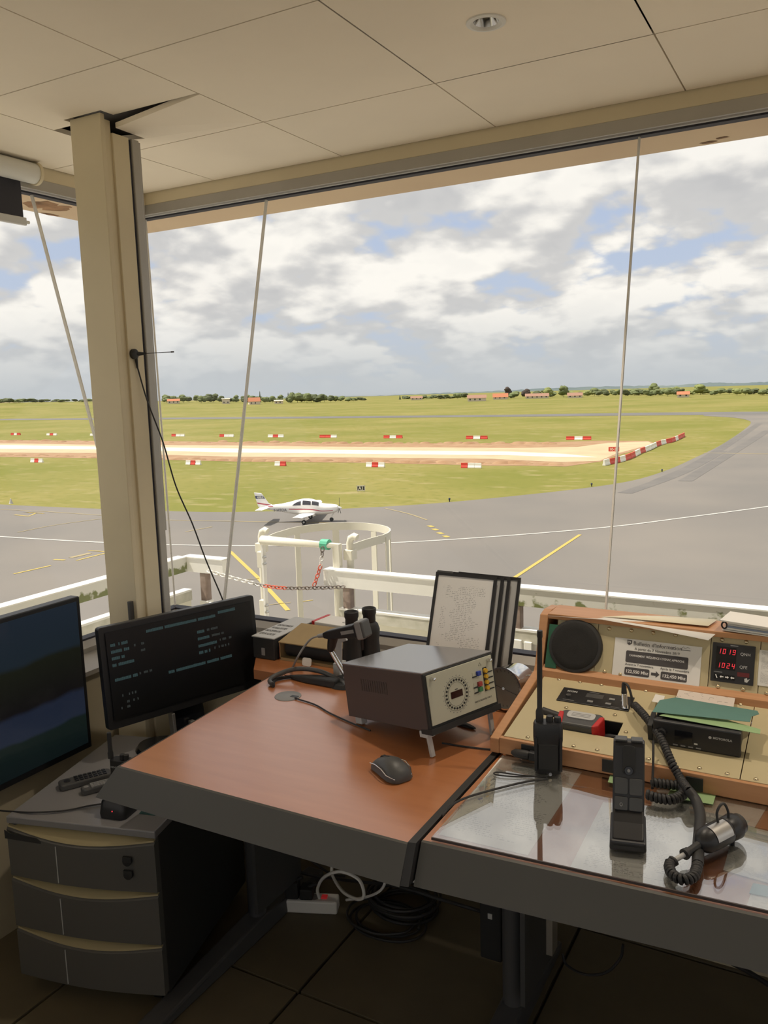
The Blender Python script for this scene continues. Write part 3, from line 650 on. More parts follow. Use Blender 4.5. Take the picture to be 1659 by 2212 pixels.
# edge lights / tiny markers
for px, py, where in ((971, 1084, 'in the middle of the grass edge'), (1278, 1051, 'near the right glass joint'), (224, 1099, 'beside the column'), (1430, 1020, 'where the taxiway bends')):
    p = gp(px, py); t = thing('edge_light', 'tiny taxiway edge light %s' % where, 'light', (p.x, p.y, G))
    MB().cyl((0, 0, 0), (0, 0, 0.25), 0.06, n=8).build('stem', SB, t); MB().sphere((0, 0, 0.30), 0.12, 8, 5).build('lens', mat('blue_lens', (0.03, 0.04, 0.08), 0.2), t)
p = gp(24, 1088); o = MB().lathe([(0.25, 0), (0.22, 0.05), (0.06, 0.55), (0.02, 0.6)], (0, 0, 0), (0, 0, 1), 10).build('marker_cone', M_['paint_white']); o.location = (p.x, p.y, G); tag(o, 'small pale marker cone at the grass edge far left', 'cone')
# ---------------------------------------------------------------- trees
TM = [mat('foliage_dark', (0.085, 0.10, 0.055), 0.95, col2=(0.13, 0.15, 0.08), vscale=0.5, spec=0.1), mat('foliage_mid', (0.12, 0.15, 0.07), 0.95, col2=(0.19, 0.21, 0.10), vscale=0.5, spec=0.1), mat('foliage_light', (0.18, 0.21, 0.08), 0.95, col2=(0.25, 0.27, 0.11), vscale=0.5, spec=0.1), mat('foliage_copper', (0.065, 0.055, 0.05), 0.95, col2=(0.09, 0.07, 0.06), vscale=0.5, spec=0.1)]  # tones lightened and greyed, distance haze put into the foliage colours
def blob_crown(seed, tall):
    r_ = random.Random(seed); mb = MB()
    for k in range(9):
        a = r_.uniform(0, 6.28); q = r_.uniform(0.1, 0.33); z = r_.uniform(0.28, 0.78); s = r_.uniform(0.16, 0.27)
        c = Vector((q*math.cos(a)*(1-0.4*z), q*math.sin(a)*(1-0.4*z), z)); b0 = len(mb.v)
        mb.sphere(c, s, 9, 6, (1, 1, 0.85))
        for i in range(b0, len(mb.v)):
            v = Vector(mb.v[i]); v = c + (v-c)*r_.uniform(0.8, 1.25); mb.v[i] = tuple(v)
    mb.sphere((0, 0, 0.5), 0.30, 10, 7, (1, 1, 1.1))
    return mb
crown_meshes = {}
def flat_dist(px, ybase, dist):
    if px < 800: return dist
    return max(650, min(1000, 11.6*F/(ybase-(866.9-0.02997*px))))*dist/920
def tree(px, ytop, ybase, dist, wpx, kind, var, label, group):
    """bearing from px, ground at the distance, height from the two image rows at that distance"""
    dist = flat_dist(px, ybase, dist)
    p = PD(px, ybase, dist); z0 = hgt(p.x, p.y); top = PD(px, ytop, dist).z; h = max(3, top - z0)*1.12; wd = wpx/F*dist*1.0
    t = thing('tree', label, 'tree', (p.x, p.y, z0), random.uniform(0, 6.28), group)
    if kind == 'pine':
        key = ('p', var)
        if key not in crown_meshes:
            mb = MB(); mb.lathe([(0.02, 1.0), (0.14, 0.8), (0.10, 0.78), (0.22, 0.55), (0.16, 0.52), (0.32, 0.28), (0.22, 0.26), (0.4, 0.08), (0.05, 0.06)][::-1], (0, 0, 0), (0, 0, 1), 9); crown_meshes[key] = mb.build('crown', TM[0], t).data
            o = t.children[0]
        else: o = bpy.data.objects.new('crown', crown_meshes[key]); C.objects.link(o); o.parent = t
    else:
        key = (var, kind)
        if key not in crown_meshes:
            o = blob_crown(var, False).build('crown', TM[kind], t, smooth=70); crown_meshes[key] = o.data
        else: o = bpy.data.objects.new('crown', crown_meshes[key]); C.objects.link(o); o.parent = t
    o.scale = (wd, wd, h)
    if 'trunk' not in crown_meshes: k_ = MB().cyl((0, 0, 0), (0, 0, 0.5), 0.03, 0.02, 6).build('trunk', mat('bark', (0.08, 0.06, 0.04), 0.9), t); crown_meshes['trunk'] = k_.data
    else: k_ = bpy.data.objects.new('trunk', crown_meshes['trunk']); C.objects.link(k_); k_.parent = t
    k_.scale = (h*0.6, h*0.6, h)
rt = random.Random(11)
LB = 'leafy tree in the far %s, merging with its neighbours'
def row(x0, x1, n, top0, top1, dist, base, wpx, kinds, area):
    for i in range(n):
        px = x0+(x1-x0)*(i+0.5)/n + rt.uniform(-3, 3); tt = top0+(top1-top0)*i/max(1, n-1) + rt.uniform(-2.5, 2.5)
        tree(px, tt, base, dist*(0.96+0.035*(i % 3)), wpx*rt.uniform(0.8, 1.25), rt.choice(kinds), rt.randrange(5), LB % area, area)
row(-30, 75, 7, 859, 860, 1000, 870, 26, [0, 0, 1], 'dark clump at the left edge')
row(82, 215, 9, 864, 867, 1000, 870, 22, [1, 0], 'low hedge left of the column')
row(352, 470, 9, 855, 852, 960, 868, 24, [1, 0, 1], 'tree line right of the column')
row(470, 630, 10, 857, 853, 960, 868, 24, [1, 1, 0], 'tree line behind the red-roofed house')
row(625, 705, 8, 849, 851, 940, 868, 26, [1, 0, 1], 'dense dark copse in the middle')
row(705, 785, 6, 853, 858, 940, 868, 22, [1, 0], 'right end of the dense copse')
row(868, 985, 9, 857, 853, 1000, 863, 20, [0, 1], 'tree line left of the farm houses')
row(985, 1010, 2, 848, 849, 980, 862, 22, [0, 1], 'pair of trees beside the farm houses')
row(1130, 1300, 9, 845, 842, 940, 856, 22, [1, 2, 0], 'garden trees right of the farm')
row(1300, 1480, 12, 842, 838, 930, 853, 24, [1, 1, 0], 'tree line around the right glass joint')
row(1480, 1690, 12, 841, 838, 930, 850, 24, [1, 2, 0], 'hedge at the right edge')
for px, tp, bs, wpx, kd, vr, lab in ((1098, 837, 859, 24, 3, 1, 'dark copper tree left of the garden trees'), (1138, 838, 858, 22, 3, 2, 'dark rounded tree between the garden trees'), (1112, 845, 859, 30, 1, 3, 'broad green bush in front of the copper tree'), (1218, 831, 857, 30, 1, 0, 'tall round green tree above the houses'), (1182, 838, 857, 26, 2, 4, 'pale green bushy tree beside the tall round one'), (1284, 836, 854, 30, 1, 2, 'green tree left of the right glass joint'), (1410, 829, 850, 30, 1, 4, 'tall green tree right of the right glass joint'), (1513, 828, 850, 34, 2, 0, 'bright green tree near the right edge'), (1456, 836, 850, 24, 2, 1, 'light green tree between two taller trees')):
    tree(px, tp, bs, 915, wpx, kd, vr, lab, None)
for px, tp, bs, wpx, lab in ((562, 847, 868, 7, 'slender dark conifer beside the red-roofed house'), (623, 850, 868, 8, 'narrow dark conifer left of the dense copse'), (864, 855, 864, 8, 'small conifer at the gap in the trees')):
    tree(px, tp, bs, 950, wpx, 'pine', 0, lab, None)
# houses
RO = mat('terracotta_roof', (0.42, 0.16, 0.08), 0.9); HW = mat('house_wall', (0.62, 0.54, 0.44), 0.9); HD = mat('house_window', (0.05, 0.05, 0.06), 0.3); RB = mat('brown_roof', (0.30, 0.17, 0.12), 0.9)
def house(px, ybase, dist, wm, dm, hm, rm, rot, roof, label):
    dist = flat_dist(px, ybase, dist)*0.985
    p = PD(px, ybase, dist); z0 = hgt(p.x, p.y); rz = math.atan2(p.y, p.x) - math.pi/2 + rot
    t = thing('house', label, 'house', (p.x, p.y, z0), rz)
    MB().bx(-wm/2, wm/2, -dm/2, dm/2, 0, hm).build('wall', HW, t)
    e = 0.5
    MB().add([(-wm/2-e, -dm/2-e, hm), (wm/2+e, -dm/2-e, hm), (wm/2+e, dm/2+e, hm), (-wm/2-e, dm/2+e, hm), (-wm/2-e, 0, hm+rm), (wm/2+e, 0, hm+rm)], [(0, 1, 5, 4), (2, 3, 4, 5), (0, 4, 3), (1, 2, 5), (0, 3, 2, 1)]).build('roof', roof, t)
    for k in range(max(1, int(wm/4))):
        x = -wm/2+2+4*k; MB().bx(x-0.6, x+0.6, -dm/2-0.05, -dm/2, 0.9, 2.2).build('window', HD, t)
house(549, 869, 860, 11, 8, 3.0, 4.0, R(10), RO, 'small house with steep red roof in the tree line')
house(375, 868.5, 900, 12, 8, 2.6, 2.2, 0, RO, 'low red-roofed house right of the column')
house(488, 868, 900, 8, 7, 5.0, 0.6, 0, HW, 'small pale house among the trees left of the leaning joint')
house(602, 868.5, 900, 9, 6, 3.0, 1.0, 0, HW, 'pale flat-topped shed left of the dense copse')
house(1030, 862.5, 830, 15, 9, 2.6, 2.6, 0, RB, 'low farm building with brown roof and pale wall')
house(1081, 861.0, 905, 13, 8, 2.0, 3.4, 0, RO, 'orange-roofed farm house right of centre')
house(900, 864, 950, 12, 8, 2.0, 2.0, 0, RB, 'tiny brown-roofed barn in the centre tree line')
house(1160, 857.5, 860, 20, 9, 2.0, 2.5, 0, RB, 'brown-roofed bungalow between the garden trees')
house(1242, 856, 860, 12, 8, 2.0, 2.5, 0, RB, 'brown-roofed bungalow right of the tall round tree')
house(1476, 851.5, 820, 8, 8, 2.0, 2.2, 0, RO, 'tiny orange-roofed house near the right edge')
# ---------------------------------------------------------------- distant hills
def ridge(pts, dist, name, m_, label, thick=1.25):
    mb = MB(); f_ = []; b_ = []
    r_ = random.Random(int(dist)); 
    P = []
    for i in range(len(pts)-1):
        for k in range(12): t_ = k/12; P.append((pts[i][0]*(1-t_)+pts[i+1][0]*t_, pts[i][1]*(1-t_)+pts[i+1][1]*t_ + r_.uniform(-0.8, 0.8)))
    P.append(pts[-1])
    a = []; b = []; c = []
    for px, py in P:
        q = PD(px, py, dist); a.append((q.x, q.y, q.z)); b.append((q.x*0.80, q.y*0.80, G-60)); c.append((q.x*thick, q.y*thick, G-60))
    n = len(P); vs = b+a+c; fs = []
    for i in range(n-1): fs += [(i, i+1, n+i+1, n+i), (n+i, n+i+1, 2*n+i+1, 2*n+i)]
    o = MB().add(vs, fs).build(name, m_, smooth=60); return struct(o, label)
ridge([(-300, 872), (0, 869), (300, 867), (700, 858), (860, 855), (1000, 853), (1150, 848), (1400, 841), (1659, 836), (1900, 830)], 2600, 'hills_near', mat('far_fields', (0.12, 0.15, 0.075), 1.0, col2=(0.22, 0.19, 0.11), vscale=0.004, spec=0.0, stretch=(1, 1, 4)), 'hazy green farmland beyond the tree line')
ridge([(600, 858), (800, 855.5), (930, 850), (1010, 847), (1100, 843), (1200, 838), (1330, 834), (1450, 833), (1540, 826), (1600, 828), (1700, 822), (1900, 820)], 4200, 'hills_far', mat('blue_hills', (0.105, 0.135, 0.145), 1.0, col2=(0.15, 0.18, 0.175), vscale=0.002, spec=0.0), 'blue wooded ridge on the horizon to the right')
# ================================================================== AEROPLANE
AW = mat('aircraft_white', (0.86, 0.84, 0.80), 0.3); AR = mat('aircraft_red_stripe', (0.45, 0.08, 0.11), 0.4); AD = mat('aircraft_navy', (0.05, 0.06, 0.14), 0.4); AG = mat('aircraft_dark_window', (0.05, 0.05, 0.06), 0.15)
TY = mat('tyre_rubber', (0.03, 0.03, 0.03), 0.8); AL = mat('registration_ink', (0.10, 0.10, 0.12), 0.5)
p = gp(664, 1127.4); b_ = Vector((p.x, p.y, 0)).normalized(); rgt = Vector((b_.y, -b_.x, 0)); hd = rgt*math.cos(R(11)) - b_*math.sin(R(11))
ap = thing('aeroplane', 'white single-engine low-wing light aeroplane with red stripe taxiing', 'aeroplane', (p.x, p.y, G+0.03), math.atan2(hd.y, hd.x))
SEC = [(0.36, 0.93, 1.45, 0.30), (0.5, 0.84, 1.50, 0.42), (0.9, 0.73, 1.56, 0.52), (1.5, 0.66, 1.61, 0.57), (1.85, 0.63, 1.67, 0.60), (2.2, 0.61, 1.88, 0.62), (2.6, 0.60, 2.04, 0.63), (3.0, 0.60, 2.10, 0.64), (3.5, 0.61, 2.10, 0.63), (4.1, 0.67, 1.99, 0.57), (4.7, 0.78, 1.83, 0.46), (5.5, 0.94, 1.67, 0.32), (6.4, 1.09, 1.58, 0.20), (7.2, 1.22, 1.52, 0.10), (7.5, 1.30, 1.46, 0.03)]
def fsec(s):
    for i in range(len(SEC)-1):
        a, b = SEC[i], SEC[i+1]
        if a[0] <= s <= b[0]:
            t = (s-a[0])/(b[0]-a[0]); return [a[k]*(1-t)+b[k]*t for k in range(4)]
    return list(SEC[-1] if s > 1 else SEC[0])
def fus(s, th, off=0.0):
    _, zb, zt, hw = fsec(s); zc, hz = (zb+zt)/2, (zt-zb)/2; e = 0.82
    c, q = math.cos(th), math.sin(th)
    return Vector((3.2-s, -(hw+off)*math.copysign(abs(c)**e, c), zc + (hz+off)*math.copysign(abs(q)**e, q)))
mb = MB(); mb.loft([[fus(q[0], 2*math.pi*k/24) for k in range(24)] for q in SEC]); mb.build('fuselage', AW, ap, smooth=50)
MB().lathe([(0.01, 0.0), (0.07, -0.06), (0.13, -0.18), (0.17, -0.36)], (3.2, 0, 1.2), (1, 0, 0), 16).build('spinner', AW, ap, 50)
pr = MB()
for a in (R(200), R(320), R(80)):
    d = Vector((0, math.cos(a), math.sin(a))); n = Vector((1, 0, 0)).cross(d)
    pr.hexa([Vector((2.98, 0, 1.2))+d*0.12+n*0.06, Vector((2.98, 0, 1.2))+d*0.12-n*0.06, Vector((2.95, 0, 1.2))+d*0.12-n*0.06, Vector((2.95, 0, 1.2))+d*0.12+n*0.06,
             Vector((2.98, 0, 1.2))+d*0.92+n*0.05, Vector((2.98, 0, 1.2))+d*0.92-n*0.05, Vector((2.96, 0, 1.2))+d*0.92-n*0.05, Vector((2.96, 0, 1.2))+d*0.92+n*0.05])
pr.build('propeller', SB, ap)
def foil(c0, c1, z, y, th):
    out = []
    for k in range(12):
        a = 2*math.pi*k/12; xx = (1+math.cos(a))/2; out.append(Vector((3.2-(c0+(c1-c0)*(1-xx)), y, z + th*math.sin(a)*(0.35+0.65*(xx**0.6)))))
    return out
for sy in (-1, 1):
    MB().loft([foil(2.35, 3.85, 0.76, 0.4*sy, 0.11), foil(2.45, 3.75, 0.86, 2.0*sy, 0.10), foil(2.68, 3.55, 1.12, 5.2*sy, 0.06), foil(2.85, 3.5, 1.20, 5.5*sy, 0.03)]).build('wing', AW, ap, 50)
    MB().loft([foil(6.55, 7.50, 1.36, 0.05*sy, 0.05), foil(6.85, 7.48, 1.36, 1.95*sy, 0.03)]).build('tailplane', AW, ap, 50)
    MB().loft([[(3.2-3.1, 1.3*sy, 0.80), (3.2-3.3, 1.3*sy, 0.80), (3.2-3.3, 1.36*sy, 0.80), (3.2-3.1, 1.36*sy, 0.80)], [(0.05, 1.52*sy, 0.22), (-0.05, 1.52*sy, 0.22), (-0.05, 1.56*sy, 0.22), (0.05, 1.56*sy, 0.22)]]).build('gear_leg', AW, ap)
    wh = MB().lathe([(0.06, -0.07), (0.17, -0.07), (0.20, -0.04), (0.20, 0.04), (0.17, 0.07), (0.06, 0.07)], (0, 1.62*sy, 0.20), (0, 1, 0), 18).build('wheel', TY, ap, 50)
    MB().cyl((0, 1.62*sy-0.08, 0.2), (0, 1.62*sy+0.08, 0.2), 0.09, n=12).build('hub', M_['lgrey'], wh)
MB().tube([(2.5, 0, 0.85), (2.3, 0, 0.55), (2.22, 0, 0.2)], 0.05, 8).build('nose_leg', AW, ap, 50)
MB().lathe([(0.05, -0.06), (0.15, -0.06), (0.18, -0.03), (0.18, 0.03), (0.15, 0.06), (0.05, 0.06)], (2.22, 0, 0.18), (0, 1, 0), 16).build('wheel', TY, ap, 50)
fin = MB().prism([(3.2-s, z) for s, z in ((6.2, 1.50), (6.65, 1.72), (7.3, 2.66), (7.98, 2.72), (7.66, 1.45), (7.45, 1.28), (6.9, 1.3))], -0.05, 0.05, Matrix.Rotation(R(90), 4, 'X')).build('fin', AW, ap, bevel=0.03)
MB().prism([(3.2-s, z) for s, z in ((7.13, 2.42), (7.90, 2.42), (7.83, 2.16), (6.96, 2.16))], 0.051, 0.060, Matrix.Rotation(R(90), 4, 'X')).build('logo_panel', AD, ap)
text('AIRBUS', 0.26, SW, ap, Matrix.Translation((3.2-7.42, -0.063, 2.20)) @ Matrix.Rotation(R(90), 4, 'X'), 'CENTER', 0.002, font_scale_x=0.72, bold=0.006)
MB().prism([(3.2-s, z) for s, z in ((6.45, 1.60), (7.72, 1.83), (7.69, 1.70), (6.5, 1.50))], 0.051, 0.058, Matrix.Rotation(R(90), 4, 'X')).build('stripe', AR, ap)
def patch(s0, s1, t0, t1, name, m_, off=0.012, n=8, shape=None):
    mb = MB(); vs = []
    for i in range(n+1):
        for j in range(5):
            s = s0+(s1-s0)*i/n; lo, hi = (t0, t1) if not shape else shape(i/n); vs.append(fus(s, R(lo+(hi-lo)*j/4), off))
    fs = [(i*5+j, i*5+j+1, (i+1)*5+j+1, (i+1)*5+j) for i in range(n) for j in range(4)]
    return MB().add(vs, fs).build(name, m_, ap, 60)
for sd in (0, 1):
    def sh(f): return (lambda u: f(u)) if sd == 0 else (lambda u: (180-f(u)[1], 180-f(u)[0]))
    patch(3.62, 4.40, 0, 0, 'side_window', AG, shape=sh(lambda u: (14+4*u, 52-30*u*u-2*u)))
    patch(2.72, 3.46, 0, 0, 'side_window', AG, shape=sh(lambda u: (16, 48+6*u)))
    patch(2.02, 2.62, 0, 0, 'windscreen', AG, shape=sh(lambda u: (26-8*u, 70-18*u)))
    patch(0.75, 4.75, 0, 0, 'stripe', AR, off=0.006, n=20, shape=sh(lambda u: (-14+5*u, -7+5*u)))
    patch(6.25, 6.7, 0, 0, 'stripe', AR, off=0.006, n=4, shape=sh(lambda u: (20, 42)))
text('F-HTOA', 0.36, AL, ap, Matrix.Translation((3.2-5.55, -0.40, 1.02)) @ Matrix.Rotation(R(-9), 4, 'Z') @ Matrix.Rotation(R(-3), 4, 'Y') @ Matrix.Rotation(R(90), 4, 'X'), 'CENTER', 0.004, font_scale_x=0.95, bold=0.004)
MB().cyl((3.2-4.0, 0, 2.0), (3.2-4.3, 0, 2.42), 0.012, 0.006, 6).build('aerial', M_['paint_yellow'], ap)

# ================================================================== GALLERY OUTSIDE THE GLASS
def algae_mat():
    ma = mat('rail_paint_with_algae', (0.70, 0.68, 0.60), 0.6); t = ma.node_tree; b = t.nodes['Principled BSDF']
    tcn = t.nodes.new('ShaderNodeTexCoord'); s = t.nodes.new('ShaderNodeSeparateXYZ'); t.links.new(tcn.outputs['Object'], s.inputs[0])
    no = t.nodes.new('ShaderNodeTexNoise'); no.inputs['Scale'].default_value = 16; no.inputs['Detail'].default_value = 8; t.links.new(tcn.outputs['Object'], no.inputs['Vector'])
    m1 = t.nodes.new('ShaderNodeMapRange'); t.links.new(s.outputs[2], m1.inputs[0]); m1.inputs[1].default_value = 0.585; m1.inputs[2].default_value = 0.505; m1.inputs[3].default_value = -0.22; m1.inputs[4].default_value = 0.14
    ad = t.nodes.new('ShaderNodeMath'); ad.operation = 'ADD'; t.links.new(m1.outputs[0], ad.inputs[0]); t.links.new(no.outputs[0], ad.inputs[1])
    m2 = t.nodes.new('ShaderNodeMapRange'); t.links.new(ad.outputs[0], m2.inputs[0]); m2.inputs[1].default_value = 0.47; m2.inputs[2].default_value = 0.56
    mx = t.nodes.new('ShaderNodeMix'); mx.data_type = 'RGBA'; t.links.new(m2.outputs[0], mx.inputs[0]); mx.inputs[6].default_value = (0.66, 0.65, 0.59, 1); mx.inputs[7].default_value = (0.17, 0.19, 0.06, 1)
    t.links.new(mx.outputs[2], b.inputs['Base Color']); return ma
AM = algae_mat(); RUST = mat('weathered_brown_post', (0.20, 0.14, 0.11), 0.7, col2=(0.30, 0.23, 0.19), vscale=18)
DECK = mat('white_gallery_membrane', (0.84, 0.82, 0.76), 0.8, var=0.04, vscale=3)
XO, YO, XO2, YO2 = -3.6, 3.89, 4.1, -3.6
mb = MB(); 
mb.bx(XO-0.05, XO2+0.05, YO2-0.05, YO+0.05, -0.62, -0.4)
deck = struct(mb.build('gallery_deck', DECK), 'pale concrete gallery around the outside of the cab')
struct(MB().bx(-2.2, 2.6, -2.2, 2.3, -9.99, -0.62).build('tower_shaft', M_['cream']), 'shaft of the tower below the gallery')
def guard(x0, y0, x1, y1, label, moss=True):
    """guard rail run: hollow top rail, parapet panel with coping"""
    t = thing('guard_rail', label, 'railing', (0, 0, 0))
    dx, dy = (1, 0) if abs(x1-x0) > abs(y1-y0) else (0, 1)
    def run(wd, za, zb, nm, m_):
        return MB().bx(min(x0, x1)-(wd if dy else 0), max(x0, x1)+(wd if dy else 0), min(y0, y1)-(wd if dx else 0), max(y0, y1)+(wd if dx else 0), za, zb).build(nm, m_, t)
    run(0.033, 0.507, 0.597, 'rail_box', AM if moss else M_['railwhite']); run(0.038, 0.596, 0.603, 'rail_cap', M_['railwhite'])
    return t
def parapet(x0, y0, x1, y1, label):
    t = thing('parapet', label, 'parapet'); t['kind'] = 'structure'
    dx, dy = (1, 0) if abs(x1-x0) > abs(y1-y0) else (0, 1)
    def run(wd, za, zb, nm, m_):
        return MB().bx(min(x0, x1)-(wd if dy else 0), max(x0, x1)+(wd if dy else 0), min(y0, y1)-(wd if dx else 0), max(y0, y1)+(wd if dx else 0), za, zb).build(nm, m_, t)
    run(0.02, -0.4, 0.36, 'panel', mat('parapet_panel', (0.74, 0.71, 0.58), 0.7)); run(0.03, 0.315, 0.375, 'coping_face', mat('parapet_coping', (0.60, 0.58, 0.50), 0.7, col2=(0.40, 0.39, 0.30), vscale=10)); run(0.032, 0.375, 0.386, 'coping_cap', M_['railwhite'])
    return t
guard(-2.545, YO, -1.46, YO, 'clean white box-section guard rail right of the ladder opening', False)
guard(-1.458, YO, XO2, YO, 'white guard rail with green algae running to the right beyond the console')
guard(XO, YO, -3.28, YO, 'short white stub of guard rail at the gallery corner', False)
guard(XO, YO2, XO, YO-0.033, 'white mossy guard rail along the left side gallery')
guard(XO2, YO2, XO2, YO-0.04, 'guard rail on the gallery side right of the cab')
guard(XO+0.05, YO2, XO2-0.05, YO2, 'guard rail on the gallery behind the cab')
parapet(-2.45, YO, XO2, YO, 'cream parapet below the right guard rail')
parapet(XO, YO2, XO, YO, 'cream parapet below the left guard rail')
parapet(XO2, YO2, XO2, YO-0.05, 'cream parapet right of the cab')
parapet(XO+0.05, YO2, XO2-0.05, YO2, 'cream parapet behind the cab')
def gpost(px, py, label):
    q = PY(px, py, YO-0.005)
    t = thing('rail_post', label, 'post', (q.x, YO-0.005, -0.4))
    MB().bx(-0.024, 0.024, -0.024, 0.024, 0, 0.905).build('shaft', RUST, t, bevel=0.004)
    MB().bx(-0.031, 0.031, -0.031, 0.031, 0.66, 0.73).build('bracket', M_['railwhite'], t, bevel=0.004)
    MB().bx(0.045, 0.085, -0.035, -0.02, 0.665, 0.725).build('clamp_plate', M_['railwhite'], t, bevel=0.003)
    MB().bx(0.031, 0.13, -0.02, -0.005, 0.675, 0.715).build('clamp_arm', M_['alu_light'], t)
gpost(443, 1240, 'rusty brown post under the rail stub by the chain')
gpost(752, 1260, 'brown post at the end of the right guard rail')
gpost(1118, 1320, 'brown rail post right of the document stand')
gpost(1560, 1330, 'brown rail post behind the console binder')
# side post near the column, left gallery
q = PX(385, 1250, XO+0.05)
t = thing('rail_post', 'pale side post of the gallery seen beside the column', 'post', (XO+0.06, q.y-0.35, -0.4))
MB().bx(-0.02, 0.02, -0.03, 0.03, 0, 0.90).build('shaft', M_['railcream'], t, bevel=0.003); MB().bx(-0.028, 0.028, -0.05, 0.05, 0.6, 0.72).build('bracket', M_['railwhite'], t)
# ladder cage with gate
YG = 3.97
lp, rp = PY(560, 1163, YG), PY(752, 1180, YG)
t = thing('ladder_cage', 'cream safety cage hoop and bars at the top of the access ladder', 'ladder cage', (0, 0, 0))
ZH = 0.73
cx, cy, rr = (lp.x+rp.x)/2+0.0, 4.33, 0.355
hoop = [Vector((lp.x+0.02, 4.0, ZH)), Vector((lp.x-0.02, 4.15, ZH))] + [Vector((cx+rr*math.cos(R(a))*0.98, cy+rr*math.sin(R(a)), ZH)) for a in range(180, -1, -12)] + [Vector((rp.x+0.01, 4.15, ZH)), Vector((rp.x+0.01, 4.0, ZH))]
def band(pts, h, th, M=None):
    secs = []
    for i, p_ in enumerate(pts):
        tt = (pts[min(i+1, len(pts)-1)]-pts[max(i-1, 0)]); tt.z = 0; tt.normalize(); n = Vector((-tt.y, tt.x, 0))*th/2
        secs.append([p_+n, p_-n, p_-n-Vector((0, 0, h)), p_+n-Vector((0, 0, h))])
    return MB().loft(secs)
band(hoop, 0.05, 0.006).build('hoop', M_['railcream'], t, 50)
h2 = [p_ - Vector((0, 0, 0.9)) for p_ in hoop]; band(h2, 0.05, 0.006).build('hoop', M_['railcream'], t, 50)
for i, a in enumerate((168, 122, 76, 40, 8)):
    c = Vector((cx+rr*0.98*math.cos(R(a)), cy+rr*math.sin(R(a)), 0)); u = Vector((-math.sin(R(a)), math.cos(R(a)), 0))*0.022; n = Vector((math.cos(R(a)), math.sin(R(a)), 0))*0.004
    MB().hexa([c-u-n+Vector((0, 0, -3)), c+u-n+Vector((0, 0, -3)), c+u+n+Vector((0, 0, -3)), c-u+n+Vector((0, 0, -3)), c-u-n+Vector((0, 0, ZH-0.02)), c+u-n+Vector((0, 0, ZH-0.02)), c+u+n+Vector((0, 0, ZH-0.02)), c-u+n+Vector((0, 0, ZH-0.02))]).build('cage_bar', M_['railcream'], t)
for q_ in (lp, rp):
    P_ = [Vector((q_.x, YG+0.02, -3)), Vector((q_.x, YG+0.02, 0.74)), Vector((q_.x+0.008, YG+0.02, 0.765)), Vector((q_.x+0.03, YG+0.02, 0.778)), Vector((q_.x+0.05, YG+0.02, 0.77))]
    MB().tube(P_, 0.021, 10).build('stile', M_['railcream'], t, 50)
    MB().bx(q_.x-0.03, q_.x+0.03, YG-0.01, YG+0.05, 0.64, 0.70).build('clamp', M_['railcream'], t, bevel=0.006)
g = thing('ladder_gate', 'cream tubular gate across the ladder opening with green clip', 'gate', (0, 0, 0))
gl_, gr_ = PY(566, 1167, YG-0.03), PY(733, 1184, YG-0.03)
MB().tube([(gl_.x, YG-0.03, gl_.z), (gr_.x-0.015, YG-0.03, gl_.z), (gr_.x-0.015, YG-0.03, -0.25), (gl_.x, YG-0.03, -0.25)], 0.030, 14).build('frame', M_['railcream'], g, 60)
MB().bx(gl_.x+0.002, gl_.x+0.016, YG-0.05, YG-0.02, -0.25, gl_.z).build('hinge_strip', M_['railwhite'], g)
for z_ in (gl_.z-0.12, gl_.z-0.42):
    hb = MB().bx(gl_.x-0.035, gl_.x+0.0015, YG-0.046, YG-0.0, z_-0.05, z_+0.05).build('hinge', M_['railcream'], g, bevel=0.004)
    for dz in (-0.02, 0.02): MB().cyl((gl_.x+0.02, YG-0.055, z_+dz), (gl_.x+0.02, YG-0.03, z_+dz), 0.008, n=8).build('bolt', M_['steel'], hb)
cp = PY(697, 1178, YG-0.06)
MB().cyl((cp.x-0.025, YG-0.03, cp.z), (cp.x+0.025, YG-0.03, cp.z), 0.031, n=12).build('clip', mat('green_clip', (0.08, 0.42, 0.26), 0.5), g)
def chain(pts, name, m_list, label, parent=None, ln=0.034):
    P_ = []
    pts = spline(pts, 10); L_ = 0
    acc = [0]
    for i in range(1, len(pts)): acc.append(acc[-1]+(pts[i]-pts[i-1]).length)
    n = int(acc[-1]/(ln*0.78)); t = thing(name, label, 'chain', (0, 0, 0))
    def at(s):
        for i in range(1, len(acc)):
            if acc[i] >= s: u = (s-acc[i-1])/(acc[i]-acc[i-1]+1e-9); return pts[i-1].lerp(pts[i], u), (pts[i]-pts[i-1]).normalized()
        return pts[-1], (pts[-1]-pts[-2]).normalized()
    for k_ in range(n):
        c, d = at((k_+0.5)/n*acc[-1]); u = d.cross(Vector((0, 1, 0))).normalized(); v = d.cross(u)
        sd = (u+v*0.5).normalized() if k_ % 2 else (v-u*0.5).normalized()
        lp_ = []
        for a in range(12):
            a_ = 2*math.pi*a/12; lp_.append(c + d*(ln*0.5*math.cos(a_)) + sd*(0.011*math.sin(a_)))
        MB().tube(lp_, 0.0034, 5, closed=True).build('link', m_list(k_/n), t, 60)
    return t
CG = mat('chain_galvanised', (0.42, 0.40, 0.37), 0.5, metal=0.5); CR = mat('chain_red', (0.55, 0.10, 0.05), 0.6); CDk = mat('chain_rusty', (0.16, 0.13, 0.11), 0.7); CW = mat('chain_white', (0.72, 0.70, 0.66), 0.5)
yc = YO-0.05
chain([PY(x, y, yc) for x, y in ((449, 1233), (475, 1241), (505, 1249), (540, 1258), (575, 1266), (620, 1270.5), (680, 1270), (744, 1268))], 'chain', lambda u: CW if u < 0.34 else CG if u < 0.42 else CR if u < 0.58 else CDk, 'white, red and rusty chain hanging across the ladder opening')
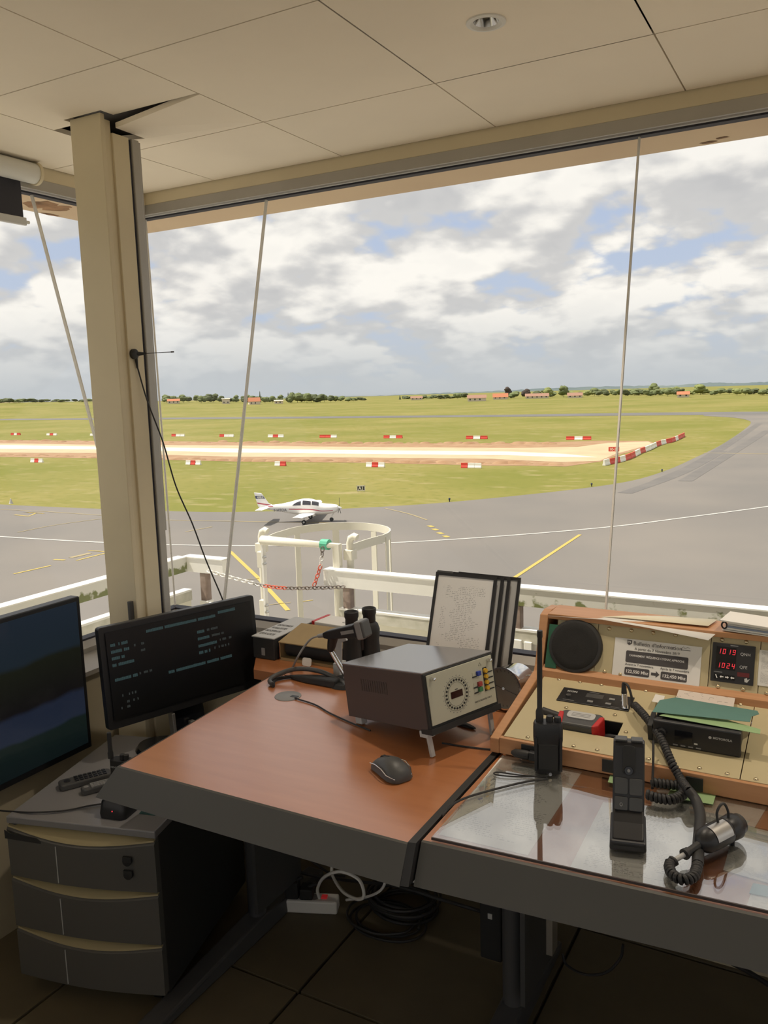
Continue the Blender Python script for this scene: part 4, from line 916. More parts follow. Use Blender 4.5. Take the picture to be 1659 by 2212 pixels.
chain([PY(x, y, yc) for x, y in ((697, 1182), (694, 1215), (687, 1240), (678, 1266))], 'chain', lambda u: CDk if u < 0.2 else CW if u < 0.4 else CR, 'short red and white chain hanging from the green gate clip')
# ================================================================== DESKS
ZD = 0.74
def flat(px, py, z=ZD): return PZ(px, py, z)
t = thing('desk', 'cherry-topped desk with dark grey sloping edge in front of the corner', 'desk', (0, 0, 0))
MB().prism([(-1.458, 1.305), (-0.692, 1.305), (-0.690, 1.985), (-1.505, 1.985)], ZD-0.022, ZD).build('top', M_['wood'], t)
def edge_strip(p0, p1, o0, o1, name='edge_band'):
    z0, z1 = ZD-0.068, ZD+0.001
    return MB().hexa([(*p0, z0), (*p1, z0), (*[p1[i]+o1[i] for i in (0, 1)], z0), (*[p0[i]+o0[i] for i in (0, 1)], z0),
                      (*p0, z1), (*p1, z1), (*[p1[i]+o1[i]*0.12 for i in (0, 1)], z1-0.002), (*[p0[i]+o0[i]*0.12 for i in (0, 1)], z1-0.002)]).build(name, M_['edge'], t)
edge_strip((-1.458, 1.305), (-0.692, 1.305), (-0.042, -0.042), (0.0, -0.042))
edge_strip((-1.505, 1.985), (-1.458, 1.305), (-0.042, 0.0), (-0.042, -0.042))
MB().hexa([(-0.692, 1.266, ZD-0.067), (-0.676, 1.270, ZD-0.067), (-0.676, 1.985, ZD-0.067), (-0.692, 1.985, ZD-0.067), (-0.692, 1.302, ZD+0.003), (-0.676, 1.306, ZD+0.003), (-0.676, 1.985, ZD+0.003), (-0.692, 1.985, ZD+0.003)]).build('joint_strip', M_['rubber'], t)
def tleg(x, y0, y1, yc, par):
    MB().cyl((x, yc, 0.05), (x, yc, ZD-0.075), 0.027, n=18).build('leg', M_['legmetal'], par, 40)
    MB().bx(x+0.002, x+0.05, yc-0.05, yc+0.05, ZD-0.075, ZD-0.0225).build('leg_plate', M_['legmetal'], par)
    MB().loft([[(x-0.03, y0, 0.0), (x+0.03, y0, 0.0), (x+0.03, y0, 0.022), (x-0.03, y0, 0.022)], [(x-0.035, yc, 0.0), (x+0.035, yc, 0.0), (x+0.03, yc, 0.06), (x-0.03, yc, 0.06)], [(x-0.03, y1, 0.0), (x+0.03, y1, 0.0), (x+0.03, y1, 0.025), (x-0.03, y1, 0.025)]]).build('foot', M_['legmetal'], par, bevel=0.006)
    MB().bx(x+0.04, x+0.052, yc-0.06, yc+0.16, 0.10, ZD-0.03).build('cable_panel', M_['dark_grey'], par)
tleg(-1.475, 1.30, 2.12, 1.80, t)
MB().bx(-1.44, -0.72, 1.86, 1.90, ZD-0.10, ZD-0.045).build('support_beam', M_['white'], t)
bz0, bz1 = PY(900, 1896, 1.72).z, PY(760, 1868, 1.72).z
MB().bx(PY(722, 1880, 1.72).x, -0.70, 1.72, 1.75, bz0, bz1).build('cross_beam', M_['lgrey'], t)
MB().bx(PY(722, 1880, 1.72).x+0.02, PY(722, 1880, 1.72).x+0.05, 1.722, 1.748, bz1, ZD-0.022).build('beam_hanger', M_['lgrey'], t)
MB().bx(-0.76, -0.73, 1.722, 1.748, bz1, ZD-0.022).build('beam_hanger', M_['lgrey'], t)
# second desk
t2 = thing('desk', 'long desk with papers under a glass sheet below the radio console', 'desk', (0, 0, 0))
FY = lambda x: 1.325 + (x+0.67)*0.062
MB().prism([(-0.672, FY(-0.672)), (1.5, FY(1.5)), (1.5, 1.985), (-0.672, 1.985)], ZD-0.022, ZD).build('top', M_['wood'], t2)
z0, z1 = ZD-0.072, ZD+0.001
a, b = (-0.672, FY(-0.672)), (1.5, FY(1.5))
MB().hexa([(a[0], a[1], z0), (b[0], b[1], z0), (b[0], b[1]-0.042, z0), (a[0], a[1]-0.042, z0), (a[0], a[1], z1), (b[0], b[1], z1), (b[0], b[1]-0.005, z1-0.002), (a[0], a[1]-0.005, z1-0.002)]).build('edge_band', M_['edge'], t2)
tleg(-0.665, 1.32, 2.12, 1.80, t2); tleg(1.40, 1.45, 2.12, 1.80, t2)
MB().bx(-0.56, -0.545, 1.74, 1.78, 0.26, ZD-0.03).build('cable_duct', M_['steel'], t2)
MB().bx(-0.60, 1.36, 1.86, 1.90, ZD-0.10, ZD-0.045).build('support_beam', M_['grey'], t2)
# rear ledge
o = MB().prism([(-1.59, 1.989), (1.5, 1.989), (1.5, 2.225), (-1.70, 2.225), (-1.665, 2.10)], ZD-0.03, ZD+0.0005).build('window_ledge', M_['wood']); tag(o, 'cherry wood ledge between the desks and the window sill', 'ledge')
# glass sheet and the papers beneath it
ZG = ZD+0.003
o = MB().prism([(-0.655, FY(-0.655)+0.006), (1.45, FY(1.45)+0.006), (1.45, 1.745), (-0.655, 1.745)], ZG, ZG+0.005).build('glass_sheet', M_['glass_desk']); tag(o, 'clear glass sheet laid over papers on the right desk', 'glass sheet')
rim = MB().hexa([(-0.655, FY(-0.655)+0.003, ZG), (1.45, FY(1.45)+0.003, ZG), (1.45, FY(1.45)+0.006, ZG), (-0.655, FY(-0.655)+0.006, ZG), (-0.655, FY(-0.655)+0.003, ZG+0.005), (1.45, FY(1.45)+0.003, ZG+0.005), (1.45, FY(1.45)+0.006, ZG+0.005), (-0.655, FY(-0.655)+0.006, ZG+0.005)]).build('polished_edge', M_['gonio_case'], o)
def sheet(pts, z, m_, label, name='paper_sheet', th=0.0006, local=True, cat='paper'):
    """flat sheet given by its four corners on a horizontal plane: near-left, near-right, far-right, far-left"""
    P_ = [flat(*q, z) if len(q) == 2 and q[0] > 3 else Vector((q[0], q[1], z)) for q in pts]
    o_ = P_[0]; ux = (P_[1]-o_).normalized(); an = math.atan2(ux.y, ux.x)
    Mi = Matrix.Rotation(-an, 4, 'Z') @ Matrix.Translation(-o_)
    q = [Mi @ p_ for p_ in P_]
    ob = MB().prism([(p_.x, p_.y) for p_ in q], 0, th).build(name, m_); ob.location = (o_.x, o_.y, z); ob.rotation_euler = (0, 0, an); tag(ob, label, cat); return ob
ZP = ZD+0.0004
sheet([(948, 1803), (1140, 1848), (1257, 1668), (1085, 1632)], ZP, M_['paper_text'], 'printed sheet under the glass beside the handheld radio')
sheet([(1228, 1880), (1470, 1929), (1520, 1752), (1303, 1733)], ZP, M_['paper_text'], 'printed sheet under the glass below the desk microphone')
sheet([(1400, 1760), (1610, 1822), (1660, 1738), (1425, 1690)], ZP+0.0008, M_['paper_text2'], 'dense printed sheet under the glass behind the hand microphone')
sheet([(1562, 1880), (1720, 1925), (1740, 1815), (1590, 1780)], ZP+0.0016, M_['paper_text2'], 'pale printed sheet under the glass at the right edge')
sheet([(1612, 1957), (1720, 1980), (1735, 1950), (1622, 1932)], ZP, M_['paper_text'], 'white sheet under the glass at the lower right corner')
sheet([(1618, 1930), (1730, 1952), (1740, 1930), (1627, 1908)], ZP+0.0024, mat('pale_blue_card', (0.30, 0.45, 0.55), 0.7), 'pale blue card under the glass at the right edge')
sheet([(1440, 1722), (1540, 1738), (1547, 1716), (1450, 1702)], ZG+0.006, M_['green_paper'], 'pale green slip at the foot of the console')
sheet([(1313, 1690), (1335, 1694), (1338, 1678), (1318, 1675)], ZG+0.006, M_['green_paper'], 'green paper corner left of the desk microphone')
# ================================================================== CONSOLE
CX0, CX1 = -0.69, 0.75
A0 = Vector((0, 1.742, 0.790)); A1 = Vector((0, 2.045, 0.836)); U1 = (A1-A0).normalized(); NL = Vector((1, 0, 0)).cross(U1)
B0 = Vector((0, 2.056, 0.842)); B1 = Vector((0, 2.112, 0.982)); U2 = (B1-B0).normalized(); NU = Vector((1, 0, 0)).cross(U2)
NUi = NU
con = thing('radio_console', 'wooden radio console with two cream screwed panels on the desk', 'console', (0, 0, 0))
side = [(1.728, ZD+0.009), (1.728, 0.785), (2.045, 0.848), (2.055, 0.862), (2.100, 0.988), (2.135, 0.995), (2.20, 0.99), (2.20, ZD+0.009)]
MX = Matrix(((0, 0, 1, 0), (1, 0, 0, 0), (0, 1, 0, 0), (0, 0, 0, 1)))
MB().prism(side, CX0-0.002, CX0+0.020, MX).build('side_board', M_['wood2'], con, bevel=0.002)
MB().prism(side, CX1-0.020, CX1, MX).build('side_board', M_['wood2'], con, bevel=0.002)
MB().bx(CX0+0.02, CX1-0.02, 1.730, 1.744, ZD+0.009, 0.788).build('front_board', M_['wood2'], con, bevel=0.0015)
MB().hexa([(CX0+0.02, 2.036, 0.80), (CX1-0.02, 2.036, 0.80), (CX1-0.02, 2.060, 0.80), (CX0+0.02, 2.060, 0.80), (CX0+0.02, 2.044, 0.852), (CX1-0.02, 2.044, 0.852), (CX1-0.02, 2.066, 0.862), (CX0+0.02, 2.066, 0.862)]).build('middle_rail', M_['wood2'], con)
MB().bx(CX0+0.02, CX1-0.02, 2.100, 2.20, 0.978, 0.992).build('top_board', M_['wood2'], con, bevel=0.0015)
MB().bx(CX0+0.02, CX1-0.02, 2.185, 2.20, ZD+0.009, 0.978).build('back_board', M_['wood2'], con)
def LPt(px, py, off=0.0): return PP(px, py, A0+NL*off, NL)
def UPt(px, py, off=0.0): return PP(px, py, B0+NU*off, NU)
def lc(p_): return (p_.x, (p_-A0).dot(U1))       # coordinates on the lower panel
def uc(p_): return (p_.x, (p_-B0).dot(U2))
ML = Matrix.Translation(A0) @ frame(None, Vector((1, 0, 0)), U1, NL)
MU = Matrix.Translation(B0) @ frame(None, Vector((1, 0, 0)), U2, NU)
LH, UH = (A1-A0).length, (B1-B0).length
# panels in local plane coordinates; splits where the photo shows joints
xs = lc(LPt(1605, 1650))[0]
lx0 = CX0+0.028
rec = [lc(LPt(*q)) for q in ((1195, 1572), (1332, 1593), (1349, 1562), (1210, 1541))]
rx0, rx1, ry0, ry1 = rec[0][0]+0.004, rec[1][0], rec[0][1], rec[3][1]+0.004
pl = MB()
for x0, x1, y0, y1 in ((lx0, xs-0.001, -0.002, ry0), (lx0, xs-0.001, ry1, LH), (lx0, rx0, ry0, ry1), (rx1, xs-0.001, ry0, ry1)): pl.bx(x0, x1, y0, y1, -0.002, 0.0, ML)
pl.build('lower_panel', M_['panel'], con)
MB().bx(xs+0.001, CX1-0.02, -0.002, LH, -0.002, 0.0, ML).build('lower_panel', M_['panel'], con)
rb = MB(); rb.bx(rx0, rx1, ry0, ry1, -0.036, -0.034, ML); rb.bx(rx0-0.002, rx0, ry0, ry1, -0.036, -0.002, ML); rb.bx(rx1, rx1+0.002, ry0, ry1, -0.036, -0.002, ML); rb.bx(rx0, rx1, ry1, ry1+0.002, -0.036, -0.002, ML); rb.bx(rx0, rx1, ry0-0.002, ry0, -0.036, -0.002, ML)
rb.build('recess', M_['black_matte'], con)
us = sorted([uc(UPt(1288, 1400))[0], uc(UPt(1532, 1440))[0], uc(UPt(1640, 1450))[0]])
ue = [CX0+0.045] + us + [CX1-0.02]
for i in range(len(ue)-1): MB().bx(ue[i]+0.0008, ue[i+1]-0.0008, 0.004, UH-0.003, -0.002, 0.0, MU).build('upper_panel', M_['panel'], con)
def screw(Mx, x, y, m_=None):
    global screw_me
    o_ = None
    if 'screw_me' not in globals():
        o_ = MB().lathe([(0.001, 0.0036), (0.003, 0.0032), (0.0048, 0.0015), (0.0052, 0.0)], (0, 0, 0), (0, 0, 1), 10).build('screw', M_['brass'], con, 60); screw_me = o_.data
    else: o_ = bpy.data.objects.new('screw', screw_me); C.objects.link(o_); o_.parent = con
    o_.matrix_local = Mx @ Matrix.Translation((x, y, 0)); 
for q in ((1207, 1468), (1253, 1474), (1299, 1480), (1395, 1493), (1140, 1593), (1239, 1612), (1290, 1620), (1352, 1582), (1328, 1545), (1457, 1650), (1511, 1660), (1571, 1672), (1633, 1684), (1223, 1529), (1600, 1522), (1401, 1640)):
    x, y = lc(LPt(*q)); screw(ML, x, y)
for q in ((1316, 1358), (1364, 1362), (1411, 1367), (1459, 1372), (1508, 1377), (1560, 1382), (1612, 1387), (1306, 1451), (1551, 1483), (1605, 1489), (1656, 1498), (1340, 1457)):
    x, y = uc(UPt(*q)); screw(MU, x, y)
for k_ in range(6): screw(MU, 0.05+0.1*k_, UH-0.014); screw(ML, 0.05+0.1*k_, 0.01)
# black square pads on the front board
for px, py in ((1318, 1655), (1500, 1693), (1142, 1622)):
    q = PY(px, py, 1.729); MB().bx(q.x-0.017, q.x+0.017, 1.726, 1.730, q.z-0.014, q.z+0.014).build('pad', M_['black_matte'], con)
# green card wedged at the left end
q0 = [PY(x, y, 2.105) for x, y in ((1172, 1447), (1180, 1447), (1189, 1340), (1176, 1339))]
# loudspeaker
c = uc(UPt(1244, 1396)); sp_ = thing('loudspeaker', 'round black loudspeaker on the upper console panel', 'loudspeaker', MU @ Vector((c[0], c[1], 0)), rot=MU.to_euler())
MB().lathe([(0.071, 0.0), (0.071, 0.006), (0.069, 0.012), (0.064, 0.0135), (0.001, 0.0135)], (0, 0, 0), (0, 0, 1), 40).build('ring', M_['rubber'], sp_, 40)
MB().lathe([(0.062, 0.0135), (0.06, 0.0155), (0.045, 0.0165), (0.028, 0.0150), (0.012, 0.017), (0.001, 0.0175)], (0, 0, 0), (0, 0, 1), 36).build('grille', mat('speaker_cloth', (0.02, 0.019, 0.018), 0.9, bump=0.3, bscale=900), sp_, 60)
# notice
ax = [uc(UPt(*q, 0.001)) for q in ((1322, 1465), (1512, 1481), (1516, 1393), (1328, 1381))]
nx0, nx1, ny0, ny1 = (ax[0][0]+ax[3][0])/2, (ax[1][0]+ax[2][0])/2, (ax[0][1]+ax[1][1])/2, (ax[2][1]+ax[3][1])/2
nw_, nh_ = nx1-nx0, ny1-ny0
no_ = thing('information_notice', 'white printed bulletin taped to the upper console panel', 'notice', MU @ Vector((nx0, ny0, 0.001)), rot=MU.to_euler())
MB().bx(0, nw_, 0, nh_, 0, 0.0006).build('sheet', M_['paper_white'], no_)
T = lambda u, v: Matrix.Translation((u*nw_, v*nh_, 0.0012))
def rbox(u0, u1, v0, v1): 
    return MB().prism(rr_poly((u1-u0)*nw_, (v1-v0)*nh_, 0.0035, 3, (u0+u1)/2*nw_, (v0+v1)/2*nh_), 0.0006, 0.0011).build('print_box', M_['ink_box'], no_)
text('Bulletin d\u2019information', 0.0136, M_['ink_box'], no_, T(0.22, 0.855), 'LEFT', 0.0001)
text('A partir du 7 Novembre 2019', 0.0090, M_['ink'], no_, T(0.5, 0.735), 'CENTER', 0.0001)
rbox(0.145, 0.86, 0.40, 0.70)
text('CHANGEMENT FR\u00c9QUENCE COGNAC APPROCHE', 0.0074, M_['ink_white'], no_, T(0.5, 0.56), 'CENTER', 0.0001, bold=0.0001, font_scale_x=0.80)
text('Avant le 7 novembre', 0.0082, M_['ink'], no_, T(0.145, 0.325), 'LEFT', 0.0001)
text('Apr\u00e8s le 7 novembre', 0.0080, M_['ink'], no_, T(0.555, 0.325), 'LEFT', 0.0001)
rbox(0.145, 0.435, 0.08, 0.28); rbox(0.565, 0.86, 0.08, 0.28)
text('122,550 Mhz', 0.0108, M_['ink_white'], no_, T(0.29, 0.14), 'CENTER', 0.0001, bold=0.0003)
text('132,450 Mhz', 0.0108, M_['ink_white'], no_, T(0.7125, 0.14), 'CENTER', 0.0001, bold=0.0003)
MB().prism([(0.455*nw_, 0.15*nh_), (0.51*nw_, 0.15*nh_), (0.51*nw_, 0.105*nh_), (0.553*nw_, 0.185*nh_), (0.51*nw_, 0.265*nh_), (0.51*nw_, 0.22*nh_), (0.455*nw_, 0.22*nh_)], 0.0006, 0.0011).build('arrow', M_['ink_box'], no_)
MB().prism([(0.145*nw_, 0.97*nh_), (0.20*nw_, 0.97*nh_), (0.20*nw_, 0.88*nh_), (0.1725*nw_, 0.84*nh_), (0.145*nw_, 0.88*nh_)], 0.0006, 0.0011).build('crest', M_['ink_box'], no_)
for k_ in range(3): MB().bx((0.152+0.014*k_)*nw_, (0.160+0.014*k_)*nw_, (0.89+0.02*(k_ % 2))*nh_, (0.95)*nh_, 0.0011, 0.0013).build('crest_detail', M_['ink_white'], no_)
MB().tube([(0.77*nw_, 0.90*nh_, 0.001), (0.795*nw_, 0.955*nh_, 0.001), (0.81*nw_, 0.91*nh_, 0.001), (0.84*nw_, 0.95*nh_, 0.001), (0.87*nw_, 0.935*nh_, 0.001)], 0.0005, 4).build('emblem', M_['ink_box'], no_)
MB().bx(0.765*nw_, 0.875*nw_, 0.865*nh_, 0.88*nh_, 0.0006, 0.0011).build('emblem_caption', M_['ink_box'], no_)
# barometer readout
ax = [uc(UPt(*q, 0.001)) for q in ((1534, 1472), (1628, 1480), (1632, 1396), (1541, 1388))]
qx0, qx1, qy0, qy1 = (ax[0][0]+ax[3][0])/2, (ax[1][0]+ax[2][0])/2, (ax[0][1]+ax[1][1])/2, (ax[2][1]+ax[3][1])/2
qw, qh = qx1-qx0, qy1-qy0
qn = thing('pressure_display', 'black digital readout with red figures beside the QNH and QFE marks', 'display', MU @ Vector((qx0, qy0, 0)), rot=MU.to_euler())
MB().bx(0, qw, 0, qh, 0, 0.006).build('bezel', M_['black'], qn, bevel=0.001)
MB().bx(0.10*qw, 0.57*qw, 0.32*qh, 0.90*qh, 0.006, 0.0065).build('window', M_['black_gloss'], qn)
SEG = {'0': 'abcdef', '1': 'bc', '2': 'abged', '4': 'fgbc', '9': 'abcdfg'}
def seven(s, u, v, wd, ht, gap):
    x = u
    for ch in s:
        mb = MB(); k_ = ht*0.11; sl = 0.12
        R_ = {'a': (0, wd, ht-k_, ht), 'd': (0, wd, 0, k_), 'g': (0, wd, ht/2-k_/2, ht/2+k_/2), 'f': (0, k_, ht/2, ht), 'e': (0, k_, 0, ht/2), 'b': (wd-k_, wd, ht/2, ht), 'c': (wd-k_, wd, 0, ht/2)}
        for sg in SEG[ch]:
            a0, a1, b0, b1 = R_[sg]; mb.add([(x+a0+sl*b0, v+b0, 0.0068), (x+a1+sl*b0, v+b0, 0.0068), (x+a1+sl*b1, v+b1, 0.0068), (x+a0+sl*b1, v+b1, 0.0068)], [(0, 1, 2, 3)])
        mb.build('digit', M_['led_red'], qn); x += wd+gap
seven('1019', 0.13*qw, 0.72*qh, 0.065*qw, 0.13*qh, 0.050*qw)
seven('1024', 0.13*qw, 0.36*qh, 0.065*qw, 0.13*qh, 0.050*qw)
text('QNH', 0.105*qh, M_['lgrey'], qn, Matrix.Translation((0.66*qw, 0.73*qh, 0.0064)), 'LEFT', 0.0001)
text('QFE', 0.105*qh, M_['lgrey'], qn, Matrix.Translation((0.66*qw, 0.40*qh, 0.0064)), 'LEFT', 0.0001)
MB().bx(0.42*qw, 0.60*qw, 0.945*qh, 0.965*qh, 0.006, 0.0064).build('caption', M_['grey'], qn)
MB().bx(0.07*qw, 0.27*qw, 0.235*qh, 0.255*qh, 0.006, 0.0064).build('caption', M_['grey'], qn)
for k_, u in enumerate((0.08, 0.21, 0.335, 0.46)):
    kb = MB().prism(rr_poly(0.11*qw, 0.13*qh, 0.002, 3, (u+0.055)*qw, 0.13*qh), 0.006, 0.0075).build('key', M_['black_gloss'], qn)
    ar = MB(); x0, y0, hh = u*qw, 0.13*qh, 0.0078
    if k_ == 0: ar.prism([(x0+0.03*qw, y0+0.04*qh), (x0+0.05*qw, y0+0.05*qh), (x0+0.09*qw, y0-0.04*qh), (x0+0.07*qw, y0-0.05*qh)], hh, hh+0.0003)
    else:
        d = -1 if k_ in (1, 3) else 1; cx_ = x0+0.055*qw
        ar.prism([(cx_+d*0.045*qw, y0), (cx_+d*0.01*qw, y0+0.035*qh), (cx_+d*0.01*qw, y0+0.014*qh), (cx_-d*0.045*qw, y0+0.014*qh), (cx_-d*0.045*qw, y0-0.014*qh), (cx_+d*0.01*qw, y0-0.014*qh), (cx_+d*0.01*qw, y0-0.035*qh)], hh, hh+0.0003)
    ar.build('symbol', M_['ink_white'], kb)
MB().bx(0.62*qw, 0.90*qw, 0.19*qh, 0.30*qh, 0.006, 0.0063).build('dim_segment', M_['led_dim'], qn)
MB().prism([(0.80*qw, 0.07*qh), (0.86*qw, 0.06*qh), (0.92*qw, 0.16*qh), (0.86*qw, 0.13*qh), (0.85*qw, 0.18*qh), (0.79*qw, 0.15*qh)], 0.006, 0.0064).build('symbol', M_['lgrey'], qn)
# list taped right of the readout
ax = uc(UPt(1634, 1480)); bx_ = uc(UPt(1638, 1403))
o = MB().bx(0, 0.11, 0, bx_[1]-ax[1], 0, 0.0006).build('paper_sheet', M_['paper_text2']); o.matrix_world = MU @ Matrix.Translation((ax[0]+0.002, ax[1], 0.001)); tag(o, 'small printed list taped right of the pressure readout', 'paper')
# faceplate set into the lower panel
q = [LPt(*z_, 0.001) for z_ in ((1203, 1513), (1359, 1537), (1370, 1508), (1217, 1485))]; q2 = [lc(v) for v in q]
fx0, fx1, fy0, fy1 = (q2[0][0]+q2[3][0])/2, (q2[1][0]+q2[2][0])/2, (q2[0][1]+q2[1][1])/2, (q2[2][1]+q2[3][1])/2
fp = thing('radio_transceiver', 'flat black radio faceplate set into the lower console panel', 'radio', ML @ Vector((fx0, fy0, 0)), rot=ML.to_euler())
fw, fh = fx1-fx0, fy1-fy0
MB().bx(0, fw, 0, fh, 0, 0.003).build('faceplate', M_['black'], fp, bevel=0.0008)
text('ICOM', 0.010, M_['lgrey'], fp, Matrix.Translation((0.08*fw, 0.70*fh, 0.0033)), 'LEFT', 0.0001, bold=0.0003)
MB().bx(0.36*fw, 0.60*fw, 0.50*fh, 0.80*fh, 0.003, 0.0036).build('screen', M_['dark_grey'], fp)
for u, v in ((0.45, 0.22), (0.70, 0.25), (0.72, 0.60), (0.88, 0.62)): MB().bx(u*fw-0.006, u*fw+0.008, v*fh-0.004, v*fh+0.004, 0.003, 0.0045).build('button', M_['grey'], fp)
MB().cyl((0.14*fw, 0.34*fh, 0.003), (0.14*fw, 0.34*fh, 0.009), 0.006, n=16).build('knob', M_['dark_grey'], fp, 40)
for u, v, w_ in ((0.08, 0.10, 0.16), (0.75, 0.08, 0.12), (0.38, 0.88, 0.14)): MB().bx(u*fw, (u+w_)*fw, v*fh, v*fh+0.0015, 0.003, 0.0033).build('caption', M_['grey'], fp)
# headset jack plugs standing on the faceplate
jp = LPt(1350, 1530, 0.003)
jk = thing('jack_plug', 'chrome and black jack plug standing in the console faceplate', 'plug', jp)
d = Vector((-0.006, 0.012, 0.05))
MB().lathe([(0.0085, 0.0), (0.0085, 0.008), (0.007, 0.010), (0.0072, 0.032), (0.006, 0.034)], (0, 0, 0), d, 14).build('barrel', M_['chrome'], jk, 40)
MB().lathe([(0.006, 0.034), (0.0068, 0.036), (0.005, 0.058), (0.003, 0.062)], (0, 0, 0), d, 12).build('boot', M_['rubber'], jk, 40)
tail = spline([Vector((0, 0, 0))+d.normalized()*0.06, Vector((0.006, 0.0, 0.058)), Vector((0.016, -0.006, 0.035)), Vector((0.02, -0.012, 0.008))], 8)
MB().tube(tail, 0.003, 6).build('lead', M_['rubber'], jk, 60)
# red-grey gadget in the recess
rc = ML @ Vector(((rx0+rx1)/2-0.02, (ry0+ry1)/2, -0.033))
gd = thing('handheld_meter', 'dark grey and red handheld device lying in the console recess', 'handheld device', rc, rot=ML.to_euler())
MB().prism([(-0.047, -0.025), (-0.040, -0.034), (0.040, -0.034), (0.047, -0.025), (0.052, 0.018), (0.044, 0.030), (-0.044, 0.030), (-0.052, 0.018)], 0.0, 0.050).build('body', M_['dark_grey'], gd, bevel=0.006, seg=3)
for s_ in (-1, 1): MB().prism([(s_*0.040, -0.035), (s_*0.049, -0.026), (s_*0.0545, 0.014), (s_*0.043, 0.014), (s_*0.034, -0.035)], 0.004, 0.053).build('side_grip', M_['red'], gd, bevel=0.003)
MB().prism(rr_poly(0.066, 0.030, 0.010, 4, 0, 0.008), 0.050, 0.052).build('label_plate', M_['lgrey'], gd)
text('RADIO', 0.008, M_['ink'], gd, Matrix.Translation((0, 0.012, 0.0521)), 'CENTER', 0.0001) if False else None
for k_ in range(3): MB().bx(-0.022, 0.022, 0.001+0.006*k_, 0.0028+0.006*k_, 0.052, 0.0523).build('print_line', M_['grey'], gd)
MB().lathe([(0.011, 0), (0.011, 0.05), (0.008, 0.052)], (-0.052, 0.018, 0.030), (-1, 0.15, 0.1), 14).build('nozzle', M_['rubber'], gd, 40)
MB().lathe([(0.009, 0), (0.010, 0.008), (0.006, 0.03)], (0.062, -0.008, 0.012), (1, -0.1, 0.3), 12).build('connector', M_['black'], gd, 40)
# mobile radio on the lower panel
q = [LPt(1413, 1600, 0.002), LPt(1590, 1636, 0.002)]
mx0 = lc(q[0])[0]; mw = 0.178; my0 = lc(q[0])[1]+0.004
Mr = ML @ Matrix.Translation((mx0, my0, 0.0)) @ Matrix.Rotation(R(8), 4, 'X')
mr_ = thing('mobile_radio', 'black two-way radio unit screwed on the lower console panel', 'radio', Mr.translation, rot=Mr.to_euler())
MB().bx(0, mw, 0, 0.045, 0.004, 0.050).build('body', M_['black_matte'], mr_, bevel=0.004)
MB().hexa([(-0.002, -0.012, 0.002), (mw+0.002, -0.012, 0.002), (mw+0.002, 0.0, 0.002), (-0.002, 0.0, 0.002), (-0.002, 0.002, 0.056), (mw+0.002, 0.002, 0.056), (mw+0.002, 0.012, 0.056), (-0.002, 0.012, 0.056)]).build('front', M_['black'], mr_, bevel=0.003)
Mf = Matrix.Translation((0, -0.012, 0.002)) @ Matrix.Rotation(R(75.5), 4, 'X')
MB().bx(0.045, 0.082, 0.012, 0.040, 0.0005, 0.001, Mf).build('display', M_['black_gloss'], mr_)
MB().cyl(Mf @ Vector((0.018, 0.030, 0)), Mf @ Vector((0.018, 0.030, 0.010)), 0.0105, 0.009, 20).build('volume_knob', M_['black'], mr_, 40)
for k_ in range(4): MB().bx(0.042+0.016*k_, 0.052+0.016*k_, 0.005, 0.008, 0.0005, 0.0016, Mf).build('button', M_['grey'], mr_)
MB().bx(0.086, 0.093, 0.014, 0.017, 0.0005, 0.0016, Mf).build('indicator', M_['white'], mr_)
MB().cyl(Mf @ Vector((0.118, 0.036, 0.0005)), Mf @ Vector((0.118, 0.036, 0.001)), 0.0032, n=16).build('emblem', M_['lgrey'], mr_)
text('MOTOROLA', 0.0068, M_['lgrey'], mr_, Mf @ Matrix.Translation((0.124, 0.034, 0.0008)), 'LEFT', 0.0001, bold=0.0002)
MB().bx(-0.014, -0.004, 0.0, 0.05, 0.0, 0.04).build('bracket', M_['black_matte'], mr_)
# cards on top of the radio and on the panel
def card(pts, zs, m_, label, th=0.0008):
    vs = []; 
    for (x, y), z_ in zip(pts, zs): vs.append(PP(x, y, A0+NL*z_, NL))
    up = NL*th; n = len(vs)
    o_ = MB().add([v for v in vs] + [v+up for v in vs], [tuple(range(n-1, -1, -1)), tuple(range(n, 2*n))] + [(i, (i+1) % n, n+(i+1) % n, n+i) for i in range(n)]).build('card', m_); tag(o_, label, 'card'); return o_
card([(1460, 1508), (1584, 1530), (1588, 1508), (1467, 1488)], [0.028, 0.028, 0.012, 0.012], M_['paper_map'], 'small folded map behind the green cards on the console')
card([(1408, 1516), (1432, 1520), (1436, 1504), (1416, 1500)], [0.02, 0.02, 0.012, 0.012], M_['paper_white'], 'white slip left of the green cards')
card([(1409, 1538), (1620, 1560), (1624, 1548), (1640, 1543), (1636, 1536), (1460, 1507), (1425, 1513)], [0.062, 0.064, 0.06, 0.05, 0.05, 0.05, 0.058], M_['teal_paper'], 'teal green card lying on the mobile radio')
card([(1424, 1546), (1642, 1586), (1643, 1576), (1572, 1556), (1440, 1541)], [0.0595, 0.056, 0.054, 0.058, 0.058], M_['green_paper'], 'pale green strip card sticking out of the mobile radio')
